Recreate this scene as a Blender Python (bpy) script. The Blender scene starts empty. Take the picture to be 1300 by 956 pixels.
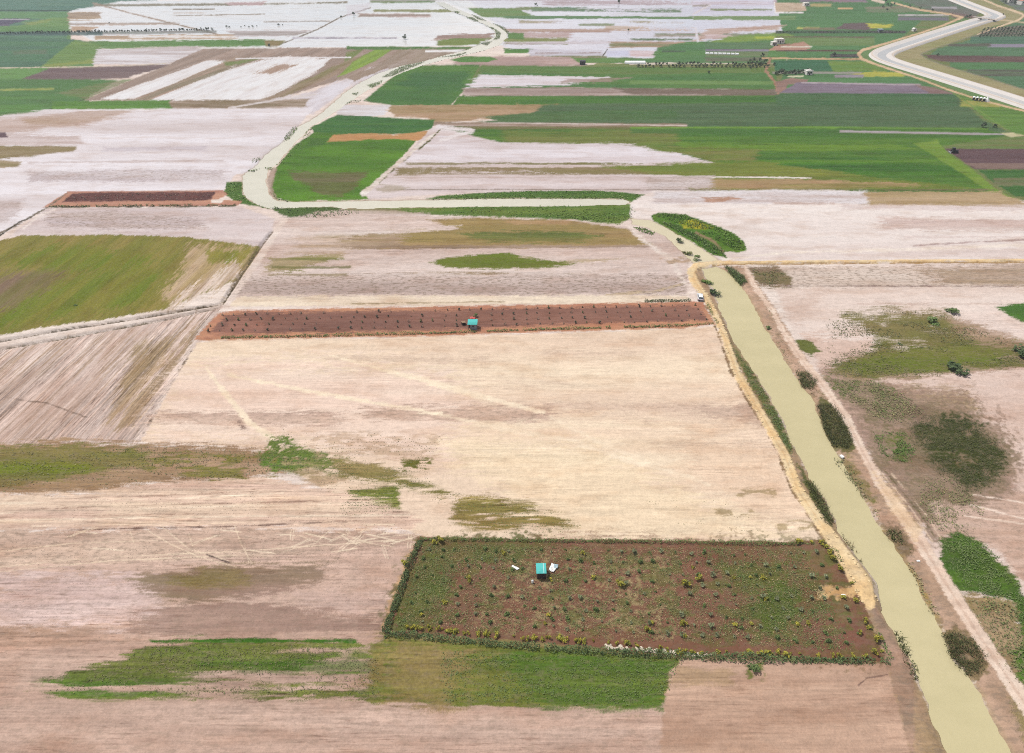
import bpy, bmesh, math, random
import numpy as np
from mathutils import Vector, Matrix

random.seed(7)
RNG = np.random.default_rng(11)
scene = bpy.context.scene
COL = scene.collection

# ------------------------------------------------------------------ camera model
F_PX = 867.0                     # focal length measured in photograph pixels (1300 wide)
CX, CY = 650.0, 433.0            # principal point of the photograph
PITCH = math.radians(33.9)
H = 112.0                        # drone height in metres
HORIZON = CY - F_PX * math.tan(PITCH)
SP, CP = math.sin(PITCH), math.cos(PITCH)


def gnd(px, py, z=0.0):
    """pixel -> point on the plain (arrays welcome)"""
    px = np.asarray(px, float); py = np.asarray(py, float)
    dx = px - CX
    up = CY - py
    dy = F_PX * CP + up * SP
    dz = -F_PX * SP + up * CP
    t = (z - H) / dz
    return dx * t, dy * t


def P(px, py, z=0.0):
    X, Y = gnd(px, py)
    return Vector((float(X), float(Y), z))


def scale_at(py):
    """pixels per metre across, on the plain"""
    return (py - HORIZON) * CP / H


def to_lin(c):
    c = np.asarray(c, float) / 255.0
    return np.where(c <= 0.04045, c / 12.92, ((c + 0.055) / 1.055) ** 2.4)


K_ALB = 0.60                     # pale dried silt reflects roughly half the light


def A(r, g, b, k=1.0):
    return np.clip(to_lin((r, g, b)) * K_ALB * k, 0, 0.9)


# ------------------------------------------------------------------ value noise
_T = np.random.default_rng(3).random((256, 256))


def vnoise(u, v):
    iu = np.floor(u).astype(np.int64); iv = np.floor(v).astype(np.int64)
    fu = u - iu; fv = v - iv
    fu = fu * fu * (3 - 2 * fu); fv = fv * fv * (3 - 2 * fv)
    a = _T[iu & 255, iv & 255]; b = _T[(iu + 1) & 255, iv & 255]
    c = _T[iu & 255, (iv + 1) & 255]; d = _T[(iu + 1) & 255, (iv + 1) & 255]
    return (a * (1 - fu) + b * fu) * (1 - fv) + (c * (1 - fu) + d * fu) * fv


def fbm(u, v, o=4):
    s = 0; a = 0.5; n = 0
    for k in range(o):
        s = s + a * vnoise(u * 2 ** k + 17.3 * k, v * 2 ** k + 9.1 * k); n += a; a *= 0.55
    return s / n


def sstep(a, b, x):
    t = np.clip((x - a) / (b - a), 0, 1)
    return t * t * (3 - 2 * t)


def sdf(poly, x, y):
    """signed distance to a polygon, negative inside"""
    p = np.asarray(poly, float)
    d = np.full(x.shape, 1e30); s = np.ones(x.shape)
    n = len(p)
    for i in range(n):
        ax_, ay_ = p[i]; bx_, by_ = p[i - 1]
        ex, ey = bx_ - ax_, by_ - ay_
        wx, wy = x - ax_, y - ay_
        t = np.clip((wx * ex + wy * ey) / (ex * ex + ey * ey + 1e-12), 0, 1)
        qx, qy = wx - ex * t, wy - ey * t
        d = np.minimum(d, qx * qx + qy * qy)
        c1 = y >= ay_; c2 = y < by_; c3 = ex * wy > ey * wx
        flip = (c1 & c2 & c3) | (~c1 & ~c2 & ~c3)
        s = np.where(flip, -s, s)
    return s * np.sqrt(d)


def pdist(pts, x, y, widths=None):
    """distance to a polyline minus its local half width"""
    p = np.asarray(pts, float)
    best = np.full(x.shape, 1e30)
    for i in range(len(p) - 1):
        ax_, ay_ = p[i]; bx_, by_ = p[i + 1]
        ex, ey = bx_ - ax_, by_ - ay_
        wx, wy = x - ax_, y - ay_
        t = np.clip((wx * ex + wy * ey) / (ex * ex + ey * ey + 1e-12), 0, 1)
        d = np.hypot(wx - ex * t, wy - ey * t)
        if widths is not None:
            d = d - (widths[i] * (1 - t) + widths[i + 1] * t)
        best = np.minimum(best, d)
    return best


# ------------------------------------------------------------------ lattice of the plain
rows_px = np.concatenate([[1500, 1350, 1250, 1170, 1100, 1060, 1030, 1000],
                          np.arange(980, 900, -1.6), np.arange(900, 300, -0.95), np.arange(300, -14, -1.05),
                          [-20, -28, -37, -47, -58, -70, -82, -94, -105, -115, -123, -130]])
cols_px = np.concatenate([[-9000, -4000, -2000, -1200, -800, -550, -380, -270, -190, -140, -100, -70],
                          np.arange(-45, 1346, 1.08),
                          [1365, 1400, 1440, 1490, 1570, 1680, 1850, 2100, 2500, 3300, 5300, 10300]])
NR, NC = len(rows_px), len(cols_px)
PXg, PYg = np.meshgrid(cols_px, rows_px)
PX = PXg.ravel(); PY = PYg.ravel()
WX, WY = gnd(PX, PY)
QX = np.clip(PX, -8, 1308); QY = np.clip(PY, -4, 975)
NV = NR * NC
soil = np.zeros((NV, 3)); detail = np.zeros((NV, 4))    # detail: wet, veg, rows, speckle
fid = np.zeros(NV, np.int32)
FIELDS = ['ground']
FDIR = [0.0]
ZH = np.zeros(NV)
order_y = PY


def bbox_sel(x0, x1, y0, y1):
    return np.nonzero((QX >= x0) & (QX <= x1) & (QY >= y0) & (QY <= y1))[0]


def streak(ix, direction, L, W, o=3, off=0.0):
    c, s = math.cos(direction), math.sin(direction)
    u = WX[ix] * c + WY[ix] * s; v = -WX[ix] * s + WY[ix] * c
    return fbm(u / L + off, v / W + off * 1.7, o)


_cnt = [0]


def _apply(ix, sd, col, col2, f, n, alpha, wet, veg, rows, spk, name, mix, direction, edge, holes):
    _cnt[0] += 1
    off = _cnt[0] * 7.77
    if n:
        e = streak(ix, direction, edge[0], edge[1], 3, off) * .65 + streak(ix, direction, edge[0] * .16, edge[1] * .3, 2, off + 60) * .35
        sd = sd + (e - 0.5) * 3.6 * n
    if edge[0] / edge[1] > 2.5:                       # worked ground frays along its rows
        rnd = sstep(.2, .8, streak(ix, direction, 2.4, .45, 2, off + 90)) * .6 + RNG.random(len(ix)) * .4
    else:                                             # wild growth thins out in tufts
        rnd = sstep(.25, .75, streak(ix, .6, .8, .7, 2, off + 90)) * .75 + RNG.random(len(ix)) * .25
    near = 0.35 + 0.65 * sstep(150, 380, QY[ix])
    sd = sd + (rnd - 0.5) * (1.8 * f + 1.0 * n) * near          # crumbly transition
    a = (1 - sstep(-f, f, sd)) * alpha
    if holes:                                        # patchy cover: (along, across, threshold, softness)
        h = streak(ix, direction, holes[0], holes[1], 3, off + 40)
        a = a * sstep(holes[2] - holes[3], holes[2] + holes[3], h + (rnd - 0.5) * holes[3] * 2.2)
    keep = a > 0.004
    ix = ix[keep]; a = a[keep]
    if not len(ix):
        return
    c = np.broadcast_to(np.asarray(col), (len(ix), 3))
    if col2 is not None:
        m = streak(ix, direction, mix[0], mix[1], 4, off + 20)
        m = sstep(0.5 - mix[2], 0.5 + mix[2], m)[:, None]
        c = c * (1 - m) + np.asarray(col2) * m
    soil[ix] = soil[ix] * (1 - a[:, None]) + c * a[:, None]
    for k, val in enumerate((wet, veg, rows, spk)):
        if val is not None:
            detail[ix, k] = detail[ix, k] * (1 - a) + val * a
    if name:
        FIELDS.append(name); FDIR.append(direction)
        fid[ix[a > 0.5]] = len(FIELDS) - 1


def paint(poly, col, col2=None, f=1.2, n=1.0, ax=1.0, alpha=1.0, wet=0.0, veg=0.0, rows=None, spk=None,
          name=None, mix=(60, 4, 0.25), direction=0.0, edge=(25, 3), holes=None):
    p = np.asarray(poly, float).copy()
    m = (f + n + 2)
    ix = bbox_sel(p[:, 0].min() - m / ax, p[:, 0].max() + m / ax, p[:, 1].min() - m, p[:, 1].max() + m)
    p[:, 0] *= ax
    sd = sdf(p, QX[ix] * ax, QY[ix])
    _apply(ix, sd, col, col2, f, n, alpha, wet, veg, rows, spk, name, mix, direction, edge, holes)


def strip(x0, x1, y0, y1, col, col2=None, slope=0.0, **k):
    d = slope * (x1 - x0)
    paint([(x0, y0), (x1, y0 + d), (x1, y1 + d), (x0, y1)], col, col2, **k)


def line(pts, w, col, col2=None, f=0.8, n=0.4, alpha=1.0, wet=0.0, veg=0.0, rows=None, spk=None, name=None,
         mix=(20, 3, 0.25), direction=0.0, edge=(6, 2), holes=None):
    p = np.asarray(pts, float)
    ws = [w] * len(p) if np.isscalar(w) else list(w)
    m = max(ws) + f + n + 2
    ix = bbox_sel(p[:, 0].min() - m, p[:, 0].max() + m, p[:, 1].min() - m, p[:, 1].max() + m)
    sd = pdist(p, QX[ix], QY[ix], ws)
    _apply(ix, sd, col, col2, f, n, alpha, wet, veg, rows, spk, name, mix, direction, edge, holes)


def row_dir(x0, y0, x1, y1):
    a = P(x0, y0); b = P(x1, y1)
    return math.atan2(b.y - a.y, b.x - a.x)


# ------------------------------------------------------------------ materials
def nodes_of(m):
    m.use_nodes = True
    nt = m.node_tree
    nt.nodes.clear()
    out = nt.nodes.new('ShaderNodeOutputMaterial')
    b = nt.nodes.new('ShaderNodeBsdfPrincipled')
    nt.links.new(b.outputs[0], out.inputs[0])
    return nt, b


def N(nt, t, **k):
    n = nt.nodes.new(t)
    for a, v in k.items():
        setattr(n, a, v)
    return n


def math_n(nt, op, a, b=None, clamp=False):
    n = N(nt, 'ShaderNodeMath', operation=op, use_clamp=clamp)
    for i, v in enumerate((a, b)):
        if v is None:
            continue
        if isinstance(v, (int, float)):
            n.inputs[i].default_value = v
        else:
            nt.links.new(v, n.inputs[i])
    return n.outputs[0]


def noise_n(nt, vec, scale, detail_=4.0, rough=0.55):
    n = N(nt, 'ShaderNodeTexNoise')
    n.inputs['Scale'].default_value = scale
    n.inputs['Detail'].default_value = detail_
    n.inputs['Roughness'].default_value = rough
    nt.links.new(vec, n.inputs['Vector'])
    return n.outputs[0]


def mapping(nt, vec, rot=0.0, sc=(1, 1, 1)):
    """rotate into the row direction, then stretch"""
    r = N(nt, 'ShaderNodeVectorRotate', rotation_type='Z_AXIS')
    r.inputs['Angle'].default_value = -rot
    nt.links.new(vec, r.inputs['Vector'])
    v = N(nt, 'ShaderNodeVectorMath', operation='MULTIPLY')
    v.inputs[1].default_value = sc
    nt.links.new(r.outputs[0], v.inputs[0])
    return v.outputs[0]


def mixc(nt, fac, a, b, mode='MIX'):
    n = N(nt, 'ShaderNodeMix', data_type='RGBA', blend_type=mode)
    for i, v in ((0, fac), (6, a), (7, b)):
        if isinstance(v, (int, float)):
            n.inputs[i].default_value = v
        elif isinstance(v, (tuple, list, np.ndarray)):
            n.inputs[i].default_value = (*[float(q) for q in v[:3]], 1)
        else:
            nt.links.new(v, n.inputs[i])
    return n.outputs[2]


_field_mats = {}


def field_material(direction):
    key = round(direction, 3)
    if key in _field_mats:
        return _field_mats[key]
    m = bpy.data.materials.new('field_soil_and_crop')
    nt, b = nodes_of(m)
    L = nt.links
    geo = N(nt, 'ShaderNodeNewGeometry').outputs['Position']
    at = N(nt, 'ShaderNodeAttribute', attribute_name='soil')
    dt = N(nt, 'ShaderNodeAttribute', attribute_name='detail')
    sep = N(nt, 'ShaderNodeSeparateColor')
    L.new(dt.outputs['Color'], sep.inputs[0])
    wet, veg, rws = sep.outputs[0], sep.outputs[1], sep.outputs[2]
    spk = dt.outputs['Alpha']
    # long drill rows, broader tillage bands, clods
    sA = noise_n(nt, mapping(nt, geo, direction, (0.075, 1.7, 1)), 1.0, 4, 0.62)
    sB = noise_n(nt, mapping(nt, geo, direction, (0.012, 0.30, 1)), 1.0, 3, 0.55)
    sC = noise_n(nt, mapping(nt, geo, direction, (0.5, 1.1, 1)), 1.0, 5, 0.7)
    clod = noise_n(nt, geo, 2.6, 4, 0.7)
    fine = noise_n(nt, geo, 0.9, 5, 0.6)
    # brightness of the soil itself along its rows
    v = math_n(nt, 'ADD', math_n(nt, 'MULTIPLY', math_n(nt, "SUBTRACT", sA, 0.5), 2.1),
               math_n(nt, 'MULTIPLY', math_n(nt, "SUBTRACT", sB, 0.5), 1.3))
    pm = N(nt, 'ShaderNodeMapRange'); pm.inputs[1].default_value = 0.35; pm.inputs[2].default_value = 0.65
    pm.inputs[3].default_value = 0.25; pm.inputs[4].default_value = 1.35
    L.new(noise_n(nt, mapping(nt, geo, direction, (0.03, 0.09, 1)), 1.0, 3), pm.inputs[0])
    v = math_n(nt, 'MULTIPLY', math_n(nt, 'MULTIPLY', v, rws), pm.outputs[0])
    g = math_n(nt, 'MULTIPLY', math_n(nt, 'SUBTRACT', fine, 0.5), 0.34)
    g = math_n(nt, 'ADD', g, math_n(nt, 'MULTIPLY', math_n(nt, 'SUBTRACT', clod, 0.5), 0.60))
    coarse = noise_n(nt, mapping(nt, geo, direction, (0.22, 0.42, 1)), 1.0, 5, 0.68)
    g = math_n(nt, 'ADD', g, math_n(nt, 'MULTIPLY', math_n(nt, 'SUBTRACT', coarse, 0.5), 0.42))
    g = math_n(nt, 'MULTIPLY', g, math_n(nt, 'SUBTRACT', 1.0, math_n(nt, 'MULTIPLY', wet, 0.75)))
    tot = math_n(nt, 'ADD', math_n(nt, 'ADD', v, g), 1.0)
    tot = math_n(nt, 'MAXIMUM', tot, 0.25)
    vm = N(nt, 'ShaderNodeVectorMath', operation='SCALE')
    L.new(at.outputs['Color'], vm.inputs[0]); L.new(tot, vm.inputs['Scale'])
    hue = noise_n(nt, mapping(nt, geo, direction, (0.06, 0.16, 1)), 1.0, 4, 0.6)
    hr_ = N(nt, 'ShaderNodeMapRange'); hr_.inputs[1].default_value = 0.48; hr_.inputs[2].default_value = 0.72
    hr_.inputs[3].default_value = 0.0; hr_.inputs[4].default_value = 0.9
    L.new(hue, hr_.inputs[0])
    base = mixc(nt, hr_.outputs[0], vm.outputs[0], mixc(nt, 1.0, vm.outputs[0], (0.83, 0.75, 0.69), 'MULTIPLY'))
    # stubble and clods on bare silt: dark crumbs
    r1 = N(nt, 'ShaderNodeMapRange'); r1.inputs[1].default_value = 0.50; r1.inputs[2].default_value = 0.60
    L.new(sC, r1.inputs[0])
    k1 = math_n(nt, 'MULTIPLY', r1.outputs[0], spk, True)
    dark = mixc(nt, 0.5, (0.20, 0.145, 0.115), (0.14, 0.11, 0.07))
    base2 = mixc(nt, k1, base, dark)
    # broken dark dashes along the drill rows
    sD = noise_n(nt, mapping(nt, geo, direction, (0.22, 2.4, 1)), 1.0, 4, 0.66)
    r3 = N(nt, 'ShaderNodeMapRange'); r3.inputs[1].default_value = 0.55; r3.inputs[2].default_value = 0.66
    L.new(sD, r3.inputs[0])
    k3 = math_n(nt, 'MULTIPLY', math_n(nt, 'MULTIPLY', r3.outputs[0], pm.outputs[0]), math_n(nt, 'MULTIPLY', rws, 1.1), True)
    base2 = mixc(nt, k3, base2, mixc(nt, 1.0, base2, (0.50, 0.43, 0.40), 'MULTIPLY'))
    # gaps in crop cover: leaf-scale light and dark
    lf = noise_n(nt, geo, 1.7, 6, 0.72)
    r2 = N(nt, 'ShaderNodeMapRange'); r2.inputs[1].default_value = 0.32; r2.inputs[2].default_value = 0.68
    r2.inputs[3].default_value = 0.45; r2.inputs[4].default_value = 1.55
    L.new(lf, r2.inputs[0])
    vm2 = N(nt, 'ShaderNodeVectorMath', operation='SCALE')
    L.new(base2, vm2.inputs[0]); L.new(r2.outputs[0], vm2.inputs['Scale'])
    col = mixc(nt, veg, base2, vm2.outputs[0])
    L.new(col, b.inputs['Base Color'])
    rg = N(nt, 'ShaderNodeMapRange'); rg.inputs[1].default_value = 0; rg.inputs[2].default_value = 1
    rg.inputs[3].default_value = 0.92; rg.inputs[4].default_value = 0.10
    L.new(wet, rg.inputs[0])
    L.new(rg.outputs[0], b.inputs['Roughness'])
    sp = N(nt, 'ShaderNodeMapRange'); sp.inputs[3].default_value = 0.12; sp.inputs[4].default_value = 0.5
    L.new(wet, sp.inputs[0])
    L.new(sp.outputs[0], b.inputs['Specular IOR Level'])
    b.inputs['IOR'].default_value = 1.4
    # relief: crumbs and rows, none where a sheet of water lies
    hgt = math_n(nt, 'ADD', math_n(nt, 'MULTIPLY', clod, 0.10), math_n(nt, 'MULTIPLY', math_n(nt, 'MULTIPLY', sA, rws), 0.25))
    hgt = math_n(nt, 'ADD', hgt, math_n(nt, 'MULTIPLY', math_n(nt, 'MULTIPLY', lf, veg), 0.5))
    hgt = math_n(nt, 'MULTIPLY', hgt, math_n(nt, 'SUBTRACT', 1.0, wet, True))
    bp = N(nt, 'ShaderNodeBump'); bp.inputs['Strength'].default_value = 0.7; bp.inputs['Distance'].default_value = 1.0
    L.new(hgt, bp.inputs['Height']); L.new(bp.outputs[0], b.inputs['Normal'])
    _field_mats[key] = m
    return m


def simple_mat(name, col, rough=0.7, spec=0.3, var=0.15, scale=3.0, metal=0.0, objvar=0.0, bump=0.0):
    m = bpy.data.materials.new(name)
    nt, b = nodes_of(m)
    tc = N(nt, 'ShaderNodeTexCoord').outputs['Object']
    n = noise_n(nt, tc, scale, 4, 0.6)
    f = math_n(nt, 'ADD', math_n(nt, 'MULTIPLY', math_n(nt, 'SUBTRACT', n, 0.5), var * 2), 1.0)
    if objvar:
        oi = N(nt, 'ShaderNodeObjectInfo').outputs['Random']
        f = math_n(nt, 'MULTIPLY', f, math_n(nt, 'ADD', math_n(nt, 'MULTIPLY', math_n(nt, 'SUBTRACT', oi, 0.5), objvar * 2), 1.0))
    vm = N(nt, 'ShaderNodeVectorMath', operation='SCALE')
    vm.inputs[0].default_value = tuple(float(q) for q in col)
    nt.links.new(f, vm.inputs['Scale'])
    nt.links.new(vm.outputs[0], b.inputs['Base Color'])
    b.inputs['Roughness'].default_value = rough
    b.inputs['Specular IOR Level'].default_value = spec
    b.inputs['Metallic'].default_value = metal
    if bump:
        bp = N(nt, 'ShaderNodeBump'); bp.inputs['Strength'].default_value = bump; bp.inputs['Distance'].default_value = 0.1
        nt.links.new(n, bp.inputs['Height']); nt.links.new(bp.outputs[0], b.inputs['Normal'])
    return m


def leaf_mat(name, c1, c2, scale=1.2, objvar=0.2, c3=None, c3_at=0.62):
    m = bpy.data.materials.new(name)
    nt, b = nodes_of(m)
    geo = N(nt, 'ShaderNodeNewGeometry').outputs['Position']
    n = noise_n(nt, geo, scale, 3, 0.6)
    r = N(nt, 'ShaderNodeMapRange'); r.inputs[1].default_value = 0.38; r.inputs[2].default_value = 0.62
    nt.links.new(n, r.inputs[0])
    c = mixc(nt, r.outputs[0], c1, c2)
    if c3 is not None:
        n2 = noise_n(nt, geo, scale * 3.1, 2, 0.6)
        r2 = N(nt, 'ShaderNodeMapRange'); r2.inputs[1].default_value = c3_at; r2.inputs[2].default_value = c3_at + 0.06
        nt.links.new(n2, r2.inputs[0])
        c = mixc(nt, r2.outputs[0], c, c3)
    oi = N(nt, 'ShaderNodeObjectInfo').outputs['Random']
    f = math_n(nt, 'ADD', math_n(nt, 'MULTIPLY', math_n(nt, 'SUBTRACT', oi, 0.5), objvar * 2), 1.0)
    vm = N(nt, 'ShaderNodeVectorMath', operation='SCALE')
    nt.links.new(c, vm.inputs[0]); nt.links.new(f, vm.inputs['Scale'])
    nt.links.new(vm.outputs[0], b.inputs['Base Color'])
    b.inputs['Roughness'].default_value = 0.7
    b.inputs['Specular IOR Level'].default_value = 0.2
    return m


# ------------------------------------------------------------------ mesh helpers
def mesh_from_arrays(name, verts, faces_flat, nper, mat=None, smooth=False):
    me = bpy.data.meshes.new(name)
    verts = np.asarray(verts, np.float32)
    nf = len(faces_flat) // nper
    me.vertices.add(len(verts)); me.vertices.foreach_set('co', verts.ravel())
    me.loops.add(len(faces_flat)); me.loops.foreach_set('vertex_index', np.asarray(faces_flat, np.int32))
    me.polygons.add(nf)
    me.polygons.foreach_set('loop_start', np.arange(0, nf * nper, nper, dtype=np.int32))
    me.polygons.foreach_set('loop_total', np.full(nf, nper, np.int32))
    if smooth:
        me.polygons.foreach_set('use_smooth', np.ones(nf, bool))
    me.update(calc_edges=True)
    if mat:
        me.materials.append(mat)
    return me


def link(name, me, loc=(0, 0, 0), parent=None, rz=0.0):
    o = bpy.data.objects.new(name, me)
    COL.objects.link(o)
    o.location = loc; o.rotation_euler = (0, 0, rz)
    if parent:
        o.parent = parent
    return o


def tag(o, label=None, cat=None, group=None, kind=None):
    if label: o['label'] = label
    if cat: o['category'] = cat
    if group: o['group'] = group
    if kind: o['kind'] = kind
    return o


def empty(name, loc, rz, label, cat, group=None):
    o = bpy.data.objects.new(name, None); COL.objects.link(o)
    o.location = loc; o.rotation_euler = (0, 0, rz)
    return tag(o, label, cat, group)


class MB:
    """collects solids into one mesh"""
    def __init__(s):
        s.bm = bmesh.new()

    def box(s, c, size, rot=None, bevel=0.0):
        g = bmesh.ops.create_cube(s.bm, size=1.0)
        vs = g['verts']
        M = Matrix.Translation(Vector(c)) @ (rot or Matrix.Identity(4)) @ Matrix.Diagonal((*size, 1))
        bmesh.ops.transform(s.bm, matrix=M, verts=vs)
        if bevel:
            es = list({e for v in vs for e in v.link_edges})
            bmesh.ops.bevel(s.bm, geom=es, offset=bevel, segments=2, affect='EDGES')
        return s

    def cyl(s, c, r, h, axis='Z', seg=14, r2=None):
        R = {'Z': Matrix.Identity(4), 'X': Matrix.Rotation(math.pi / 2, 4, 'Y'), 'Y': Matrix.Rotation(math.pi / 2, 4, 'X')}[axis]
        bmesh.ops.create_cone(s.bm, cap_ends=True, segments=seg, radius1=r, radius2=r if r2 is None else r2, depth=h,
                              matrix=Matrix.Translation(Vector(c)) @ R)
        return s

    def prism(s, prof, y0, y1, shrink=None):
        """profile in xz extruded along y; optional inset of the profile's upper points"""
        a = [s.bm.verts.new((x, y0, z)) for x, z in prof]
        b = [s.bm.verts.new((x, y1, z)) for x, z in prof]
        n = len(prof)
        s.bm.faces.new(a); s.bm.faces.new(list(reversed(b)))
        for i in range(n):
            s.bm.faces.new((a[i], b[i], b[(i + 1) % n], a[(i + 1) % n]))
        return s

    def faces(s, verts, faces):
        v = [s.bm.verts.new(q) for q in verts]
        for f in faces:
            s.bm.faces.new([v[i] for i in f])
        return s

    def mesh(s, name, mat, smooth=False):
        bmesh.ops.recalc_face_normals(s.bm, faces=s.bm.faces[:])
        me = bpy.data.meshes.new(name)
        s.bm.to_mesh(me); s.bm.free()
        me.materials.append(mat)
        if smooth:
            me.polygons.foreach_set('use_smooth', np.ones(len(me.polygons), bool))
        return me

    def build(s, name, mat, parent=None, loc=(0, 0, 0), rz=0.0):
        return link(name, s.mesh(name, mat), loc, parent, rz)


def quads_cloud(cent, size, up=0.4, rng=RNG):
    """many small leaf-like quads, randomly turned"""
    n = len(cent)
    nrm = rng.normal(size=(n, 3)); nrm[:, 2] = np.abs(nrm[:, 2]) + up
    nrm /= np.linalg.norm(nrm, axis=1)[:, None]
    t = rng.normal(size=(n, 3)); t -= nrm * (t * nrm).sum(1)[:, None]
    t /= np.linalg.norm(t, axis=1)[:, None]
    b = np.cross(nrm, t)
    sz = np.broadcast_to(np.asarray(size, float), (n,))[:, None]
    w = sz * rng.uniform(0.35, 0.7, (n, 1))
    v = np.stack([cent - t * sz, cent + b * w, cent + t * sz, cent - b * w], 1).reshape(-1, 3)
    return v, np.arange(4 * n)


def crown_points(n, rx, ry, rz, zc, lumps=5, rng=RNG):
    """points in an uneven clump of lobes resting above the ground"""
    cs = rng.normal(size=(lumps, 3)) * np.array([rx, ry, rz]) * 0.42
    rs = rng.uniform(0.45, 0.75, lumps)
    k = rng.integers(0, lumps, n)
    d = rng.normal(size=(n, 3)); d /= np.linalg.norm(d, axis=1)[:, None]
    d *= (rng.random((n, 1)) ** 0.4)
    p = cs[k] + d * rs[k][:, None] * np.array([rx, ry, rz])
    p[:, 2] += zc
    p[:, 2] = np.maximum(p[:, 2], 0.03 + rng.random(n) * 0.1)
    return p


def blades(xy, z0, h, w, lean=0.25, rng=RNG):
    """upright grass or reed blades: one triangle each"""
    n = len(xy)
    a = rng.uniform(0, 2 * math.pi, n)
    hh = h * rng.uniform(0.55, 1.15, n); ww = w * rng.uniform(0.6, 1.4, n)
    ln = rng.normal(size=(n, 2)) * lean
    base = np.column_stack([xy, np.broadcast_to(z0, (n,))])
    dx = np.column_stack([np.cos(a) * ww, np.sin(a) * ww, np.zeros(n)])
    tip = base + np.column_stack([ln * hh[:, None], hh])
    return np.stack([base - dx, base + dx, tip], 1).reshape(-1, 3), np.arange(3 * n)


def rand_in_poly(poly_px, n, feather=0.0, rng=RNG, clump=None):
    """points spread evenly over the ground inside a traced outline"""
    w = np.column_stack(gnd([p[0] for p in poly_px], [p[1] for p in poly_px]))
    lo, hi = w.min(0), w.max(0)
    out = []
    tot = 0
    for _ in range(60):
        q = rng.uniform(lo, hi, (n * 2, 2))
        s = sdf(w, q[:, 0], q[:, 1])
        if feather:
            s = s + (rng.random(len(q)) - 0.3) * feather
        ok = s < 0
        if clump:
            ok &= fbm(q[:, 0] / clump[0] + 5.5, q[:, 1] / clump[1] + 2.2, 3) > clump[2] + (rng.random(len(q)) - 0.5) * 0.15
        out.append(q[ok]); tot += ok.sum()
        if tot >= n:
            break
    return np.concatenate(out)[:n]


def poly_area(poly_px):
    w = np.column_stack(gnd([p[0] for p in poly_px], [p[1] for p in poly_px]))
    x, y = w[:, 0], w[:, 1]
    return 0.5 * abs(np.dot(x, np.roll(y, 1)) - np.dot(y, np.roll(x, 1)))


def along(pts, n=None, step=None):
    """points along a polyline given in world coordinates"""
    p = np.asarray(pts, float)
    seg = np.linalg.norm(np.diff(p, axis=0), axis=1)
    s = np.concatenate([[0], np.cumsum(seg)])
    if n is None:
        n = max(2, int(s[-1] / step))
    t = np.linspace(0, s[-1], n)
    return np.column_stack([np.interp(t, s, p[:, i]) for i in range(p.shape[1])])


def wpts(px_pts):
    return np.column_stack(gnd([p[0] for p in px_pts], [p[1] for p in px_pts]))
# ================================================================== THE PLAIN: what lies on it, traced field by field
MUD = A(238, 222, 210); MUDP = A(226, 202, 190); CREAM = A(240, 218, 186); PINK = A(205, 176, 164)
WETW = A(244, 239, 235); WETP = A(235, 225, 220); BROWN = A(160, 132, 118); TAN = A(180, 150, 118)  # both wet tones have the white of the reflected sky mixed in
OLIVE = A(134, 122, 72); OLIVE2 = A(112, 112, 52); GREEN = A(84, 126, 46); GREEN2 = A(70, 112, 40); LIME = A(112, 145, 50)
DGREEN = A(62, 104, 56); TEAL = A(72, 112, 84); GGREEN = A(86, 112, 78); MAROON = A(105, 76, 74); PURP = A(128, 112, 122)
STUB = A(178, 156, 146); RED = A(128, 82, 70); REDL = A(178, 122, 98); YEL = A(168, 160, 62); ROADC = A(238, 206, 158)
ROADP = A(234, 212, 192); GREY = A(160, 148, 142)

# ground everywhere first: pale dried silt
soil[:] = MUD
allv = np.arange(NV)
m0 = sstep(0.35, 0.65, fbm(WX / 90, WY / 30, 4))[:, None]
soil[:] = MUD * (1 - m0 * 0.5) + MUDP * m0 * 0.5
detail[:] = (0.0, 0.0, 0.30, 0.12)

# country beyond the frame: strips of field
out = (PY < -3)
cell = np.floor(WY / 75 + 0.3 * np.sin(WX / 900)).astype(int) * 31 + np.floor(WX / 260 + np.floor(WY / 75) * 0.37).astype(int) * 17
pal = np.array([GREEN, DGREEN, WETP, GGREEN, TEAL, PINK, OLIVE, GREEN2, MAROON, MUD])
soil[out] = pal[np.abs(cell[out] * 7919 % 10)]

# broad underlay so that ragged seams between fields show verge and not silt
paint([(560, 84), (1000, 80), (985, -4), (1310, -4), (1310, 258), (1090, 246), (640, 246), (640, 160), (600, 120)], A(104, 126, 66), A(124, 124, 78), f=1, veg=.3)
paint([(-20, -4), (90, -4), (90, 50), (120, 80), (110, 150), (-20, 152)], A(104, 138, 84), f=1, veg=.3)
paint([(470, 680), (1060, 680), (1140, 846), (840, 846), (840, 980), (-20, 980), (-20, 830), (120, 815), (486, 800)], A(168, 138, 112), A(140, 126, 78), f=1.5, n=1, veg=.2, rows=.3)
# ------------------------------------------------------------------ far left greens
paint([(-20, -4), (190, -4), (180, 16), (85, 24), (85, 50), (-20, 50)], A(98, 136, 100), A(88, 122, 104), f=1, veg=.3, name='crop_field', mix=(120, 20, .2))
strip(-20, 200, -4, 13, A(84, 122, 106), A(98, 132, 110), f=.8, veg=.3, name='crop_field')
strip(-20, 160, 12.5, 14.2, A(56, 76, 66), f=.5, n=.3)
strip(-20, 90, 15, 24, A(98, 138, 94), A(104, 144, 92), f=.6, veg=.3, name='crop_field')
paint([(20, 33), (66, 23), (92, 22), (90, 40), (-20, 41), (-20, 34)], A(116, 148, 84), A(98, 136, 80), f=1, veg=.4, mix=(60, 20, .2), name='crop_field')
paint([(28, 29), (66, 24), (62, 27), (40, 32)], A(150, 158, 88), f=1.5, n=1, alpha=.6)
paint([(-20, 24), (38, 24), (10, 32), (-20, 33)], A(84, 80, 98), A(100, 92, 108), f=.5, name='ploughed_field')
strip(-20, 37, 24, 25.3, A(190, 185, 190), f=.4, n=.3, alpha=.8)
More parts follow.
